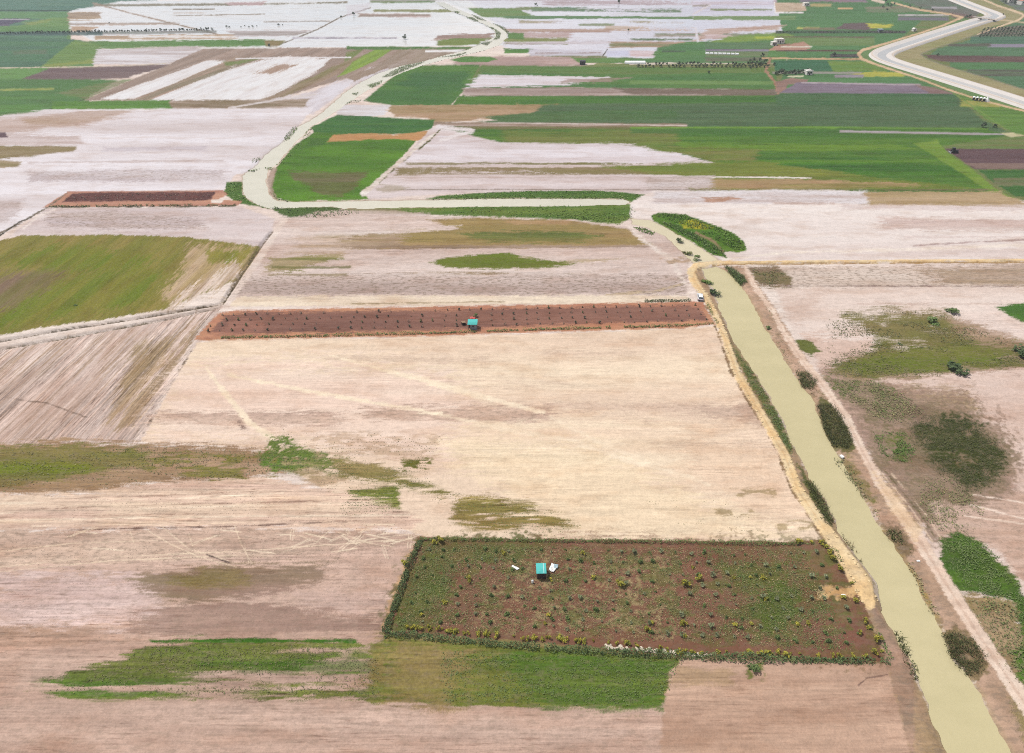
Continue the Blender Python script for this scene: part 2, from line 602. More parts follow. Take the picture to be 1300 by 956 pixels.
# the flooded upper plain: shallow pale water, its colour whitened further for the reflected sky
paint([(88, 14), (150, 2), (420, -4), (640, -4), (634, 30), (642, 58), (300, 62), (120, 52), (90, 40)], WETW, A(240, 240, 240), f=1.2, n=1, ax=.5,
      wet=.95, rows=.04, spk=0, name='flooded_field', mix=(120, 20, .3))
paint([(86, 16), (128, 15), (128, 23), (116, 25), (86, 26)], A(188, 164, 134), A(160, 140, 120), f=.8, n=1.2, ax=.5, wet=0, mix=(50, 12, .2))
strip(88, 225, 29, 32, A(180, 158, 140), A(150, 132, 118), slope=-.005, f=.6, n=1, ax=.3, alpha=.9)
paint([(90, 33), (125, 34), (115, 40), (90, 40)], A(186, 158, 132), f=1, n=1, ax=.4)
line([(120, 6.8), (300, 5.5), (440, 3)], 1.6, A(150, 140, 122), A(130, 128, 108), n=.6, holes=(60, 20, .35, .15))
paint([(285, 3.4), (338, 2), (332, 6.8), (290, 7)], A(186, 160, 158), f=.8, n=.8)
line([(220, 12), (272, 11.6)], .9, A(140, 132, 118), f=.5); line([(220, 20), (336, 18)], .6, A(140, 128, 110), f=.5)
line([(335, 27.6), (418, 26.8)], .6, A(140, 130, 120), f=.5); line([(220, 16.5), (262, 16)], .5, A(170, 150, 130), f=.5)
line([(118, 4), (165, 16.5), (245, 36), (285, 46), (302, 47)], .9, A(168, 148, 132), A(140, 122, 100), f=.6, n=.4, name='track')
strip(120, 300, 45, 51, A(194, 168, 138), A(176, 152, 128), slope=-.01, f=.8, n=1, ax=.4)
strip(165, 300, 45.5, 48, WETW, wet=.9, f=.7, n=.9, ax=.3, alpha=.8)
strip(110, 275, 40, 44, A(120, 112, 108), A(96, 108, 92), slope=-.01, f=.8, n=.6, alpha=.8)
strip(-20, 130, 40.5, 45, A(74, 96, 92), f=.8, n=.5, alpha=.9, name='crop_field')
paint([(285, 38.8), (402, 38), (374, 46), (300, 46.5)], A(158, 146, 138), A(200, 190, 190), f=.8, n=1.2, ax=.5, wet=.3, mix=(60, 10, .25))
line([(354, 57), (402, 38), (432, 22), (470, 10)], .8, A(120, 108, 92), f=.6, n=.4, name='track')
strip(372, 505, 47, 49.4, A(206, 200, 206), A(160, 150, 158), f=.5, n=.6, ax=.4, wet=.5, mix=(6, 8, .12))
# crop strip and band below it
paint([(95, 53), (220, 51), (330, 50), (362, 52), (352, 58.6), (220, 60), (110, 63)], A(106, 140, 78), A(92, 130, 66), f=.8, veg=.4, name='crop_field', mix=(60, 10, .2))
paint([(335, 51), (362, 52), (352, 59), (338, 59)], A(140, 122, 82), f=1.5, n=1)
paint([(-20, 46), (95, 50), (118, 56), (50, 85), (-20, 87)], A(80, 114, 90), A(84, 124, 86), f=1, veg=.4, name='crop_field', mix=(70, 16, .2))
paint([(15, 65), (60, 63), (58, 68), (18, 69)], A(112, 110, 92), f=2, n=2, alpha=.5)
paint([(95, 50), (130, 58), (122, 80), (52, 85)], A(118, 144, 76), A(106, 138, 72), f=1.2, veg=.4, name='crop_field')
paint([(55, 82), (120, 76), (118, 80), (60, 86)], A(152, 156, 78), f=1.5, n=1.5, alpha=.6)
paint([(124, 63), (250, 58), (268, 60), (215, 81), (118, 81)], A(192, 176, 172), A(226, 220, 222), f=1, n=1.5, ax=.4, wet=.5, rows=.2, name='flooded_field', mix=(60, 9, .18))
paint([(-20, 86), (60, 86), (30, 100), (-20, 100)], A(106, 146, 78), f=1, veg=.4, name='crop_field')
paint([(26, 101), (64, 86.5), (222, 81.5), (160, 99), (110, 101.5)], A(112, 92, 92), A(132, 112, 108), f=.9, n=.8, name='ploughed_field', mix=(80, 9, .3))
line([(-20, 86.4), (70, 85.6), (165, 83.4), (218, 80)], .6, A(206, 192, 170), f=.5, n=.5, holes=(14, 14, .35, .1), name='track')
paint([(-20, 100), (120, 101), (150, 101), (108, 125), (30, 151), (-20, 152)], A(92, 134, 64), A(84, 122, 68), f=1, veg=.4, name='crop_field', mix=(80, 12, .25))
line([(-20, 114.5), (68, 113)], 1.3, A(160, 166, 88), f=.8, n=.8, alpha=.8)
line([(108, 126), (50, 143), (30, 151)], .7, A(70, 90, 48), f=.6)
paint([(70, 118), (150, 101), (170, 100), (112, 126)], A(128, 124, 90), A(108, 130, 70), f=1.5, n=1.5, alpha=.8, veg=.3)
# slanting strips of the half drained land
DD = row_dir(170, 127, 330, 66)
paint([(108, 127), (215, 81), (262, 60), (500, 61), (528, 66), (440, 100), (340, 128), (200, 129)], A(172, 150, 136), A(150, 130, 116), f=1, n=1, direction=DD, name='bare_field', mix=(160, 7, .25), rows=.3)
paint([(128, 125.5), (172, 126), (296, 77), (262, 77)], WETP, WETW, f=1, n=1.6, direction=DD, wet=.8, rows=.05, spk=0, edge=(60, 4), name='flooded_field')
paint([(172, 126), (192, 126.5), (330, 74), (300, 72)], A(176, 150, 132), A(140, 128, 104), f=1, n=1.2, direction=DD)
paint([(190, 128), (332, 127), (352, 118), (402, 92), (420, 74), (352, 72), (300, 84)], WETP, WETW, f=1.2, n=2.4, direction=DD, wet=.85, rows=.06, spk=0, edge=(70, 4), name='flooded_field')
paint([(322, 94), (352, 82), (380, 82), (345, 95)], A(172, 146, 128), f=1.4, n=2, direction=DD, wet=0)
paint([(330, 127), (352, 118), (442, 76), (480, 64), (500, 63), (436, 92), (350, 128)], A(136, 126, 84), A(160, 136, 116), f=1.2, n=1.6, direction=DD, veg=.3, mix=(90, 8, .2), name='bare_field')
paint([(284, 79), (330, 74), (312, 80), (286, 84)], A(120, 132, 76), f=1.5, n=1.5)
paint([(428, 99), (446, 80), (476, 62.5), (498, 62.5), (474, 79), (444, 92)], A(138, 164, 66), A(120, 146, 60), f=1, n=1, direction=DD, veg=.3, name='crop_field')
paint([(440, 66), (462, 62), (446, 76), (436, 80)], A(120, 132, 72), A(150, 130, 112), f=1, n=1, direction=DD)
line([(300, 74.5), (380, 73), (445, 73)], .7, A(232, 226, 226), f=.5, n=.3, name='track')
strip(250, 352, 60, 61.6, A(226, 220, 216), f=.5, n=.4)
paint([(340, 128), (396, 116), (430, 103), (470, 87), (502, 80), (545, 76), (480, 94), (440, 112), (398, 145), (378, 150)], A(226, 218, 222), A(206, 190, 188), f=1.5, n=2, direction=DD, wet=.7, rows=.08, spk=0, name='flooded_field', mix=(70, 12, .3))
paint([(440, 98), (500, 76), (520, 72), (480, 92), (450, 104)], A(156, 136, 118), f=1.2, n=1.5, direction=DD)
# strip of grass then the big flooded field
paint([(66, 129), (216, 127), (222, 138), (66, 141)], A(100, 144, 54), A(86, 128, 50), f=1, n=.8, veg=.4, name='crop_field')
paint([(214, 128), (330, 127), (392, 126), (386, 138), (220, 139)], A(132, 114, 84), A(176, 156, 140), f=1, n=1.6, ax=.5, veg=.3, mix=(40, 6, .2))
line([(290, 137), (345, 128), (400, 120)], 1.0, A(214, 204, 200), f=.7, n=.4, name='track')
paint([(-20, 150), (60, 139), (398, 137), (386, 152), (362, 182), (330, 215), (300, 222), (284, 242), (86, 244), (62, 262), (-20, 312)], A(236, 228, 230), A(210, 194, 190), f=1.2, n=1.2,
      wet=.55, rows=.10, spk=.05, name='flooded_field', mix=(150, 14, .35))
paint([(-20, 152), (60, 148), (150, 150), (110, 160), (60, 164), (-20, 172)], A(186, 158, 142), A(200, 176, 164), f=2.5, n=3, ax=.4, alpha=.8)
paint([(28, 151), (120, 139), (170, 141), (90, 160), (34, 160)], A(178, 150, 124), A(190, 164, 150), f=2, n=2.5, ax=.4, alpha=.8)
paint([(-20, 168), (100, 172), (104, 183), (-20, 185)], A(188, 164, 154), A(206, 188, 182), f=1.5, n=2.5, ax=.3, alpha=.75)
paint([(-20, 184), (98, 186), (92, 192), (34, 199), (-20, 203)], A(140, 124, 82), A(154, 136, 104), f=1, n=1.2, ax=.5, veg=.3, name='grass_field')
paint([(-20, 203), (30, 205), (20, 212), (-20, 214)], A(142, 128, 86), A(170, 150, 120), f=1, n=1, ax=.5)
paint([(-20, 170), (6, 168), (10, 174), (-20, 178)], A(106, 84, 88), f=1, n=.8)
strip(130, 262, 187, 192.5, A(186, 172, 176), A(204, 192, 196), slope=-.01, f=1.5, n=2, ax=.3, alpha=.8, wet=.3)
strip(34, 285, 205, 207.6, A(196, 178, 172), slope=-.01, f=.8, n=.8, ax=.3, alpha=.7)
strip(36, 285, 218, 231, A(192, 176, 176), A(214, 202, 202), slope=-.01, f=2, n=2.5, ax=.4, alpha=.85, spk=.6, wet=.1)
paint([(-20, 258), (34, 250), (20, 275), (-20, 290)], A(208, 192, 190), A(186, 166, 158), f=2, n=3, ax=.5, spk=.4, wet=.1, alpha=.7)
# ------------------------------------------------------------------ top middle: flooded strips
paint([(590, -4), (1000, -4), (1000, 40), (960, 52), (900, 60), (840, 74), (700, 74), (640, 60), (630, 30)], A(230, 228, 236), A(220, 212, 220), f=1, n=1, ax=.4, wet=.9, rows=.05, spk=0, name='flooded_field', mix=(110, 24, .3))
strip(470, 552, -4, 4, A(100, 132, 86), A(126, 138, 96), f=.7, n=.7, ax=.4, veg=.3)
strip(470, 690, -4, 1.2, A(180, 170, 170), f=.8, n=1, ax=.3, alpha=.7)
paint([(440, 6), (470, 4), (468, 11), (452, 18), (440, 22)], A(206, 198, 204), f=1, n=1, wet=.6, alpha=.6)
strip(474, 575, 12, 15.6, A(122, 140, 80), A(150, 140, 104), f=.6, n=.7, ax=.4, veg=.3, name='grass_field')
strip(455, 548, 17, 21.5, A(190, 166, 158), A(150, 132, 118), slope=.01, f=.8, n=.9, ax=.4)
paint([(592, 10), (660, 10), (664, 15), (680, 20), (640, 23), (612, 22)], A(104, 140, 78), A(120, 140, 84), f=.7, n=.7, veg=.3, name='crop_field')
strip(655, 700, 9, 13, A(128, 140, 96), f=.6, n=.6, ax=.5)
paint([(556, 45), (580, 43), (628, 43), (622, 50), (548, 51)], A(150, 126, 116), A(176, 150, 136), f=1, n=1.5, ax=.4, name='bare_field')
paint([(555, 52), (575, 49), (624, 49), (606, 57), (555, 58)], A(124, 136, 70), A(108, 132, 62), f=.9, n=1.2, ax=.4, veg=.3, name='grass_field')
strip(440, 606, 58.6, 63, A(80, 118, 58), A(96, 128, 62), slope=.006, f=.6, n=.7, ax=.5, veg=.4, name='grass_field')
paint([(505, 63), (560, 62), (590, 63), (575, 70), (540, 78), (520, 84), (480, 90), (470, 92)], A(148, 130, 108), A(160, 142, 126), f=1, n=1.5, ax=.5, direction=DD, alpha=.9)
strip(540, 592, 63.6, 66.4, WETW, f=.5, n=.4, wet=.9)
strip(690, 1000, 1, 7, A(192, 176, 180), A(176, 158, 160), slope=-.004, f=1, n=1.2, ax=.3, holes=(90, 30, .42, .12), wet=.2)
strip(676, 745, 9.5, 14.5, A(98, 128, 98), A(120, 138, 104), f=.6, n=.8, ax=.3, veg=.3, holes=(70, 20, .36, .1))
strip(745, 865, 11, 15, A(110, 130, 100), slope=.008, f=.6, n=1, ax=.3, veg=.3, holes=(50, 20, .42, .1))
strip(640, 990, 20.2, 23.8, A(110, 138, 88), A(96, 130, 88), slope=.002, f=.5, n=.6, ax=.3, veg=.3, name='grass_field')
strip(660, 870, 26.4, 29.6, A(150, 150, 106), A(186, 172, 158), slope=.003, f=.6, n=1, ax=.3, holes=(60, 20, .46, .1), wet=.1)
strip(735, 780, 30, 33, A(122, 134, 86), f=.7, n=.8, ax=.4, alpha=.9)
strip(768, 990, 33, 39.5, A(186, 160, 136), A(204, 188, 176), f=.8, n=1.2, ax=.3, holes=(90, 30, .3, .1), wet=.1, name='bare_field')
strip(640, 775, 36.8, 41.2, A(188, 164, 146), A(170, 140, 128), f=.7, n=.8, ax=.3, name='bare_field')
strip(648, 725, 41, 48, A(176, 148, 142), A(196, 176, 172), f=.9, n=1.4, ax=.3)
strip(640, 720, 48, 56, A(124, 138, 74), A(146, 142, 92), f=.9, n=1.2, ax=.4, veg=.3, name='grass_field')
strip(645, 665, 42, 50, A(98, 132, 68), f=.9, n=1, veg=.3)
strip(830, 1010, 42, 47, A(110, 132, 96), A(160, 150, 136), f=.7, n=1.2, ax=.3, holes=(50, 20, .38, .1), veg=.2)
strip(800, 880, 49, 51.5, A(96, 118, 80), f=.6, n=.8, ax=.3, holes=(40, 20, .35, .1))
strip(640, 795, 52.5, 56, A(214, 204, 208), A(176, 158, 154), f=.6, n=1, ax=.3, wet=.5, holes=(60, 20, .36, .1))
strip(775, 880, 53, 60.5, A(180, 150, 128), A(120, 128, 86), f=.8, n=1.2, ax=.3, mix=(40, 12, .2))
strip(640, 678, 62, 67.6, A(92, 138, 60), A(80, 122, 54), f=.6, n=.6, ax=.5, veg=.3, name='grass_field')
strip(672, 766, 63, 71, A(214, 208, 216), A(190, 180, 186), f=.6, n=.8, ax=.4, wet=.6, mix=(60, 8, .2))
line([(680, 67.4), (762, 67)], .7, A(160, 140, 136), f=.5, holes=(30, 20, .4, .1)); line([(765, 71.5), (771, 63)], .8, A(98, 92, 84), f=.5, name='track')
strip(668, 770, 71, 74, A(140, 132, 104), A(120, 126, 82), f=.6, n=.8, ax=.3)
strip(770, 802, 64, 71.4, A(208, 204, 222), f=.6, n=.4, wet=.8)
strip(800, 834, 65, 72, A(200, 170, 166), A(216, 200, 202), f=.9, n=1.2, ax=.4, wet=.2)
paint([(834, 60), (880, 52), (1000, 50), (1000, 80), (728, 80), (745, 73), (828, 74)], A(92, 132, 70), A(84, 122, 76), f=.9, n=1.2, ax=.5, veg=.4, name='crop_field', mix=(90, 16, .25))
strip(840, 870, 63.5, 66, A(80, 98, 74), f=.6, n=.8)
paint([(598, 73), (640, 71), (745, 73), (740, 84), (600, 85), (572, 80)], A(196, 168, 160), A(170, 144, 136), f=1, n=1.4, ax=.4, name='bare_field', mix=(60, 8, .25))
paint([(570, 76), (592, 71.6), (622, 72), (632, 75), (620, 78.6), (585, 79)], A(88, 132, 58), f=.7, n=.6, veg=.4, name='grass_field')
paint([(725, 73), (800, 74), (800, 79), (735, 80)], A(102, 136, 68), f=.8, n=1, veg=.4)
strip(755, 800, 80, 84, A(168, 148, 104), A(110, 132, 70), f=.8, n=1)
# ------------------------------------------------------------------ crops round the river bend
paint([(462, 128), (500, 97), (522, 83), (610, 82), (592, 112), (572, 134), (500, 134)], A(88, 128, 52), A(70, 112, 52), f=1.2, n=.8, veg=.45, name='crop_field', mix=(50, 25, .25))
paint([(505, 108), (528, 92), (600, 90), (585, 108), (540, 112)], A(62, 104, 56), f=3, n=3, veg=.4, alpha=.75)
paint([(578, 134), (612, 83), (1000, 86), (985, 92), (620, 93)], A(106, 126, 64), A(92, 124, 60), f=1, n=1, veg=.4, name='crop_field', mix=(90, 10, .25))
paint([(590, 112), (612, 92), (800, 94), (985, 92), (988, 115), (720, 111)], A(90, 126, 60), A(76, 118, 62), f=1, n=1, veg=.4, name='crop_field', mix=(80, 10, .25))
paint([(592, 112), (610, 95.5), (770, 98), (745, 104), (718, 107)], A(230, 222, 226), A(220, 206, 206), f=1, n=2, ax=.25, wet=.7, rows=.05, spk=0, name='flooded_field')
paint([(720, 100), (800, 99), (770, 104), (712, 105)], A(160, 136, 124), f=1, n=1.5, ax=.3, alpha=.8)
paint([(800, 102), (985, 103), (985, 108), (800, 107)], A(116, 146, 82), f=.8, n=.6, ax=.5, alpha=.8, veg=.3)
paint([(587, 112), (720, 111), (985, 114), (992, 122), (588, 122)], A(188, 168, 160), A(150, 130, 120), f=.8, n=1, ax=.3, name='bare_field', mix=(70, 7, .25))
paint([(780, 112), (985, 114), (992, 121), (800, 120)], A(118, 98, 84), A(98, 92, 70), f=1, n=1.6, ax=.3, alpha=.85)
paint([(582, 122), (1010, 121), (1010, 133), (575, 133)], A(84, 126, 44), A(66, 108, 44), f=.8, n=.6, veg=.45, name='crop_field', mix=(100, 7, .25))
paint([(490, 134), (600, 133), (712, 133), (690, 141), (668, 149), (610, 151), (550, 157), (540, 150), (500, 148)], A(184, 152, 122), A(160, 136, 96), f=1.2, n=1.6, ax=.4, name='bare_field', mix=(60, 6, .3))
paint([(428, 133), (496, 133), (486, 147), (428, 148)], A(228, 222, 224), A(206, 190, 184), f=1, n=1.4, ax=.5, wet=.7, rows=.05, name='flooded_field')
paint([(690, 133), (760, 131), (985, 130), (1010, 117), (1210, 117), (1248, 152), (1280, 168), (870, 162), (600, 155), (668, 149)], A(88, 112, 74), A(78, 104, 68), f=1.2, n=1.2, ax=.4, veg=.4, name='crop_field', mix=(220, 4.5, .22), rows=.5)
strip(985, 1215, 118, 134, A(64, 100, 62), A(78, 110, 68), f=1.2, n=1.5, ax=.5, veg=.4, mix=(100, 6, .25))
paint([(612, 149), (700, 141), (860, 139), (860, 150), (640, 155)], A(70, 106, 58), A(84, 112, 64), f=1.2, n=1.5, ax=.3, veg=.4)
paint([(556, 160), (870, 162), (1250, 164), (1285, 172), (1190, 186), (1262, 243), (880, 244), (640, 184), (556, 172)], A(92, 128, 44), A(72, 112, 42), f=1, n=.8, veg=.45, name='crop_field', mix=(220, 3.2, .22), rows=.5)
strip(548, 872, 154.6, 159.6, A(150, 128, 108), A(186, 164, 152), slope=.008, f=.7, n=.7, ax=.3, name='track', mix=(30, 5, .2))
line([(548, 155), (700, 157), (872, 159.4)], .6, A(210, 194, 186), f=.5, n=.3, holes=(40, 20, .3, .1))
strip(560, 860, 160, 164, A(126, 108, 76), f=.8, n=1, ax=.3, alpha=.7)
paint([(640, 168), (860, 163), (860, 186), (800, 190), (640, 182)], A(112, 126, 56), A(126, 124, 66), f=3, n=3, ax=.5, veg=.4, alpha=.8, mix=(80, 6, .25))
strip(800, 1065, 160.8, 164.5, A(112, 152, 52), f=.6, n=.5, ax=.4, veg=.3, alpha=.85)
strip(1010, 1255, 160.2, 163, A(106, 146, 48), slope=.008, f=.6, n=.5, ax=.4, alpha=.7)
strip(800, 1080, 163, 170, A(72, 112, 48), f=1, n=1, ax=.3, veg=.4, alpha=.8)
paint([(1066, 165.4), (1180, 167.4), (1284, 169.6), (1290, 172), (1180, 170.6), (1066, 168)], A(166, 160, 158), A(178, 166, 168), f=.5, n=.4, name='ploughed_field')
paint([(1270, 169), (1290, 168), (1300, 172), (1284, 174)], A(200, 190, 150), f=.8, n=.8)
paint([(860, 180), (960, 184), (1130, 182), (1180, 190), (1000, 192), (860, 190)], A(108, 140, 44), f=2.5, n=2.5, ax=.4, veg=.4, alpha=.8)
paint([(860, 200), (1100, 200), (1210, 212), (1225, 222), (860, 222)], A(78, 124, 36), A(62, 104, 38), f=2, n=2, ax=.4, veg=.45, mix=(200, 5, .3))
strip(940, 1190, 203, 206, A(104, 140, 44), f=1.2, n=1, ax=.3, alpha=.6)
paint([(1160, 182), (1190, 178), (1205, 196), (1235, 215), (1268, 243), (1300, 257), (1280, 258), (1230, 226), (1195, 204)], A(124, 150, 58), A(110, 142, 50), f=1.2, n=1, veg=.3, name='grass_track')
paint([(1199, 189), (1320, 189), (1320, 215), (1238, 215)], A(98, 76, 78), A(110, 84, 86), f=.7, n=.5, name='ploughed_field', mix=(80, 5, .3))
paint([(1225, 207), (1320, 207.5), (1320, 214.4), (1238, 214)], A(140, 116, 104), f=.8, n=.6, ax=.4, alpha=.8)
paint([(1242, 215.6), (1320, 216), (1320, 252), (1290, 250), (1264, 234)], A(72, 112, 52), A(60, 102, 44), f=1, n=.8, veg=.4, name='crop_field')
strip(1262, 1320, 226, 236, A(100, 116, 70), A(120, 118, 84), f=1.2, n=1, ax=.5, veg=.3)
# ------------------------------------------------------------------ upper right farmland
paint([(985, -4), (1206, -4), (1130, 60), (1100, 72), (1140, 92), (1215, 118), (985, 118), (1000, 80)], A(88, 130, 78), A(80, 120, 72), f=.8, n=.8, veg=.35, name='crop_field', mix=(120, 24, .25))
strip(880, 982, -4, 22, A(226, 222, 234), A(212, 200, 214), f=.6, n=.7, ax=.4, wet=.8, rows=.05, name='flooded_field', mix=(60, 14, .25))
strip(902, 980, 11, 13.6, A(130, 140, 100), f=.5, n=.5, ax=.4); strip(880, 900, 5.5, 8, A(160, 150, 140), f=.6, n=.7, ax=.4)
strip(880, 985, 2, 6, A(190, 172, 176), A(214, 206, 214), f=.8, n=1, ax=.3, holes=(40, 20, .4, .1))
strip(880, 1010, 20.4, 25.5, A(110, 140, 86), A(130, 148, 100), f=.7, n=.8, ax=.4, veg=.3, name='grass_field')
paint([(880, 25), (925, 25.5), (985, 31.5), (950, 35), (895, 39), (880, 39)], A(226, 222, 232), f=.9, n=1.3, ax=.3, wet=.8, spk=0, name='flooded_field')
paint([(898, 37), (960, 33.4), (1000, 31), (985, 36), (920, 42), (890, 52), (880, 52)], A(178, 148, 132), A(196, 172, 160), f=1, n=1.4, ax=.3, name='bare_field')
strip(896, 930, 44, 49.4, A(214, 196, 196), A(190, 164, 158), f=.8, n=1, ax=.3)
paint([(925, 46), (1000, 40), (1010, 50), (940, 53), (900, 54)], A(112, 142, 68), A(130, 152, 66), f=1, n=1.4, ax=.4, veg=.3, name='grass_field')
strip(960, 984, 46, 49.6, A(164, 178, 62), f=1, n=1, ax=.4)
line([(883, 36), (886, 52)], 1.6, A(224, 216, 218), f=.6, wet=.6); line([(880, 18), (902, 6)], .9, A(214, 206, 206), f=.5)
paint([(983, 3), (1022, 4), (1024, 14), (985, 15)], A(190, 168, 142), A(206, 182, 156), f=.6, n=.5, name='farmyard', mix=(10, 40, .2))
line([(983, 3), (984, 16), (1020, 16)], .7, A(236, 230, 228), f=.4)
strip(1028, 1055, 5, 8.6, A(176, 160, 108), f=.8, n=.8, ax=.4); strip(1064, 1083, 9.8, 11.8, A(206, 170, 124), f=.5, n=.5, ax=.5)
strip(1016, 1100, -4, 2.5, A(150, 120, 130), A(120, 112, 124), f=.8, n=1, ax=.4)
paint([(1060, 37), (1072, 30), (1105, 29), (1118, 34), (1100, 38)], A(106, 90, 88), f=.8, n=.7, ax=.5, name='ploughed_field')
strip(1012, 1040, 34.4, 37, A(178, 178, 92), f=.6, n=.6, ax=.5); strip(1020, 1060, 35, 38, A(130, 112, 92), f=.7, n=.7, ax=.4, alpha=.8)
paint([(1100, 30), (1134, 31), (1130, 35), (1104, 36)], A(190, 186, 74), f=1, n=1, ax=.5)
strip(985, 1150, 38.8, 42.6, A(78, 74, 72), A(70, 92, 66), f=.6, n=.6, ax=.4, name='ploughed_field', mix=(16, 20, .2))
strip(985, 1110, 46.4, 47.8, A(112, 90, 76), f=.5, n=.5, ax=.4)
strip(985, 1110, 48, 58, A(116, 138, 84), A(106, 132, 72), f=.7, n=.6, ax=.5, veg=.35, name='crop_field')
paint([(1000, 57), (1020, 53), (1032, 60), (1012, 66), (992, 64)], A(180, 140, 120), f=.8, n=.8)
paint([(975, 64), (986, 57), (1003, 55), (1000, 64)], A(186, 144, 124), A(160, 120, 104), f=.8, n=.7, name='farmyard')
line([(992, 59.4), (1031, 59.4)], .6, A(226, 224, 206), f=.4, n=.3)
strip(985, 1095, 63.6, 65.2, A(98, 74, 64), f=.5, n=.4, ax=.4)
strip(896, 976, 62, 65.4, A(92, 82, 94), A(140, 134, 144), f=.4, n=.3, ax=.5, name='ploughed_field')
strip(895, 980, 54, 61, A(84, 116, 84), A(98, 126, 82), f=.7, n=.7, veg=.3, name='crop_field')
strip(896, 975, 66, 71.6, A(112, 128, 86), f=.6, n=.5); strip(896, 972, 72.5, 77.5, A(118, 112, 90), A(98, 110, 84), f=.7, n=.7, ax=.4)
line([(968, 73.6), (1030, 74.6), (1095, 75.2)], 1.0, A(206, 176, 136), A(190, 150, 112), f=.5, n=.4, name='dirt_road')
line([(978, 74), (972, 90), (984, 104), (988, 118)], 1.6, A(180, 136, 112), A(150, 118, 92), f=.9, n=1, name='dirt_road')
strip(1054, 1090, 68.6, 73, A(64, 66, 64), A(100, 92, 84), f=.6, n=.4, ax=.5, name='ploughed_field')
paint([(982, 76.5), (1050, 76.5), (1058, 90), (984, 90)], A(60, 106, 72), A(66, 112, 78), f=.6, n=.5, veg=.35, name='crop_field')
paint([(1050, 77), (1098, 78), (1130, 90), (1058, 91)], A(100, 134, 62), A(116, 142, 62), f=.7, n=.7, veg=.35, name='crop_field')
strip(980, 1095, 90.6, 93.6, A(166, 160, 156), A(130, 128, 108), f=.6, n=.7, ax=.4)
paint([(1075, 95), (1110, 90), (1142, 92), (1150, 97), (1090, 97)], A(160, 162, 72), A(190, 184, 76), f=1, n=1, ax=.5, veg=.2)
strip(1060, 1096, 95, 98.6, A(150, 140, 148), f=.6, n=.6, ax=.4); strip(1000, 1020, 96.4, 98, A(206, 206, 170), f=.5)
paint([(985, 104), (1004, 99), (1026, 101), (1024, 106), (1000, 108), (996, 118), (986, 118)], A(140, 112, 102), A(160, 126, 112), f=.8, n=.7)
paint([(990, 118), (1012, 104.6), (1160, 106.6), (1212, 119), (1180, 119)], A(126, 112, 126), A(140, 124, 136), f=.7, n=.6, name='lavender_field', mix=(50, 3, .3))
line([(1018, 104.8), (1168, 107.6)], .8, A(178, 164, 168), f=.5, n=.4)
paint([(1160, 107), (1190, 112), (1214, 119), (1180, 118)], A(140, 110, 100), f=1, n=.8, alpha=.8)
paint([(1215, 119), (1262, 125), (1310, 140), (1310, 172), (1290, 170), (1250, 150)], A(106, 140, 60), A(90, 126, 54), f=1, n=1, veg=.35, name='grass_field')
strip(1220, 1270, 127, 136, A(160, 156, 80), A(104, 136, 58), f=1, n=1.5, ax=.5, mix=(8, 8, .2))
line([(1210, 118), (1250, 145), (1276, 163)], .7, A(120, 146, 70), f=.6)
# beyond the concrete canal
paint([(1240, 48), (1310, 20), (1310, 118), (1180, 70), (1190, 62)], A(90, 124, 88), A(82, 116, 80), f=.8, n=.8, veg=.35, name='crop_field', mix=(100, 22, .2))
paint([(1250, 36), (1310, 32), (1310, 46), (1236, 47)], A(130, 110, 102), A(98, 106, 84), f=.7, n=.8, name='orchard_soil')
strip(1232, 1310, 46, 55, A(70, 106, 84), A(84, 118, 90), f=.6, n=.6, veg=.3, name='crop_field')
strip(1254, 1310, 56, 60, A(152, 144, 158), A(130, 120, 136), f=.5, n=.6, ax=.4, name='lavender_field'); strip(1204, 1258, 55.4, 58.6, A(92, 90, 76), f=.6, n=.6, ax=.4)
paint([(1170, 69), (1200, 70.4), (1310, 72), (1310, 79), (1202, 79), (1180, 74)], A(98, 74, 70), A(118, 92, 80), f=.7, n=.7, ax=.4, name='ploughed_field', mix=(40, 5, .2))
strip(1206, 1310, 79.6, 88, A(84, 126, 76), f=.6, n=.6, veg=.3, name='crop_field')
strip(1228, 1310, 88, 96.4, A(90, 86, 76), A(98, 118, 84), slope=.01, f=.7, n=.7, ax=.4, name='ploughed_field')
strip(1100, 1180, 8, 15, A(140, 124, 106), A(110, 130, 92), f=.8, n=.8, ax=.5)
paint([(1130, -4), (1206, -4), (1250, 14), (1236, 22), (1180, 13)], A(98, 116, 94), A(112, 110, 100), f=.8, n=1, ax=.5, veg=.3, mix=(60, 12, .2), name='crop_field')
strip(1183, 1215, 8.6, 11, A(170, 164, 166), f=.5, n=.5); paint([(1205, 15), (1240, 20), (1236, 25), (1208, 22)], A(120, 96, 90), f=.8, n=.8, alpha=.9)
strip(1140, 1205, 18.4, 20, A(196, 190, 188), f=.5, n=.4, ax=.5, name='ploughed_field'); strip(1140, 1204, 20.2, 26.4, A(118, 112, 122), A(100, 116, 92), f=.7, n=.6, ax=.5)
paint([(1260, -4), (1310, -4), (1310, 16), (1290, 12)], A(112, 112, 112), A(98, 120, 90), f=.8, n=1, veg=.3)
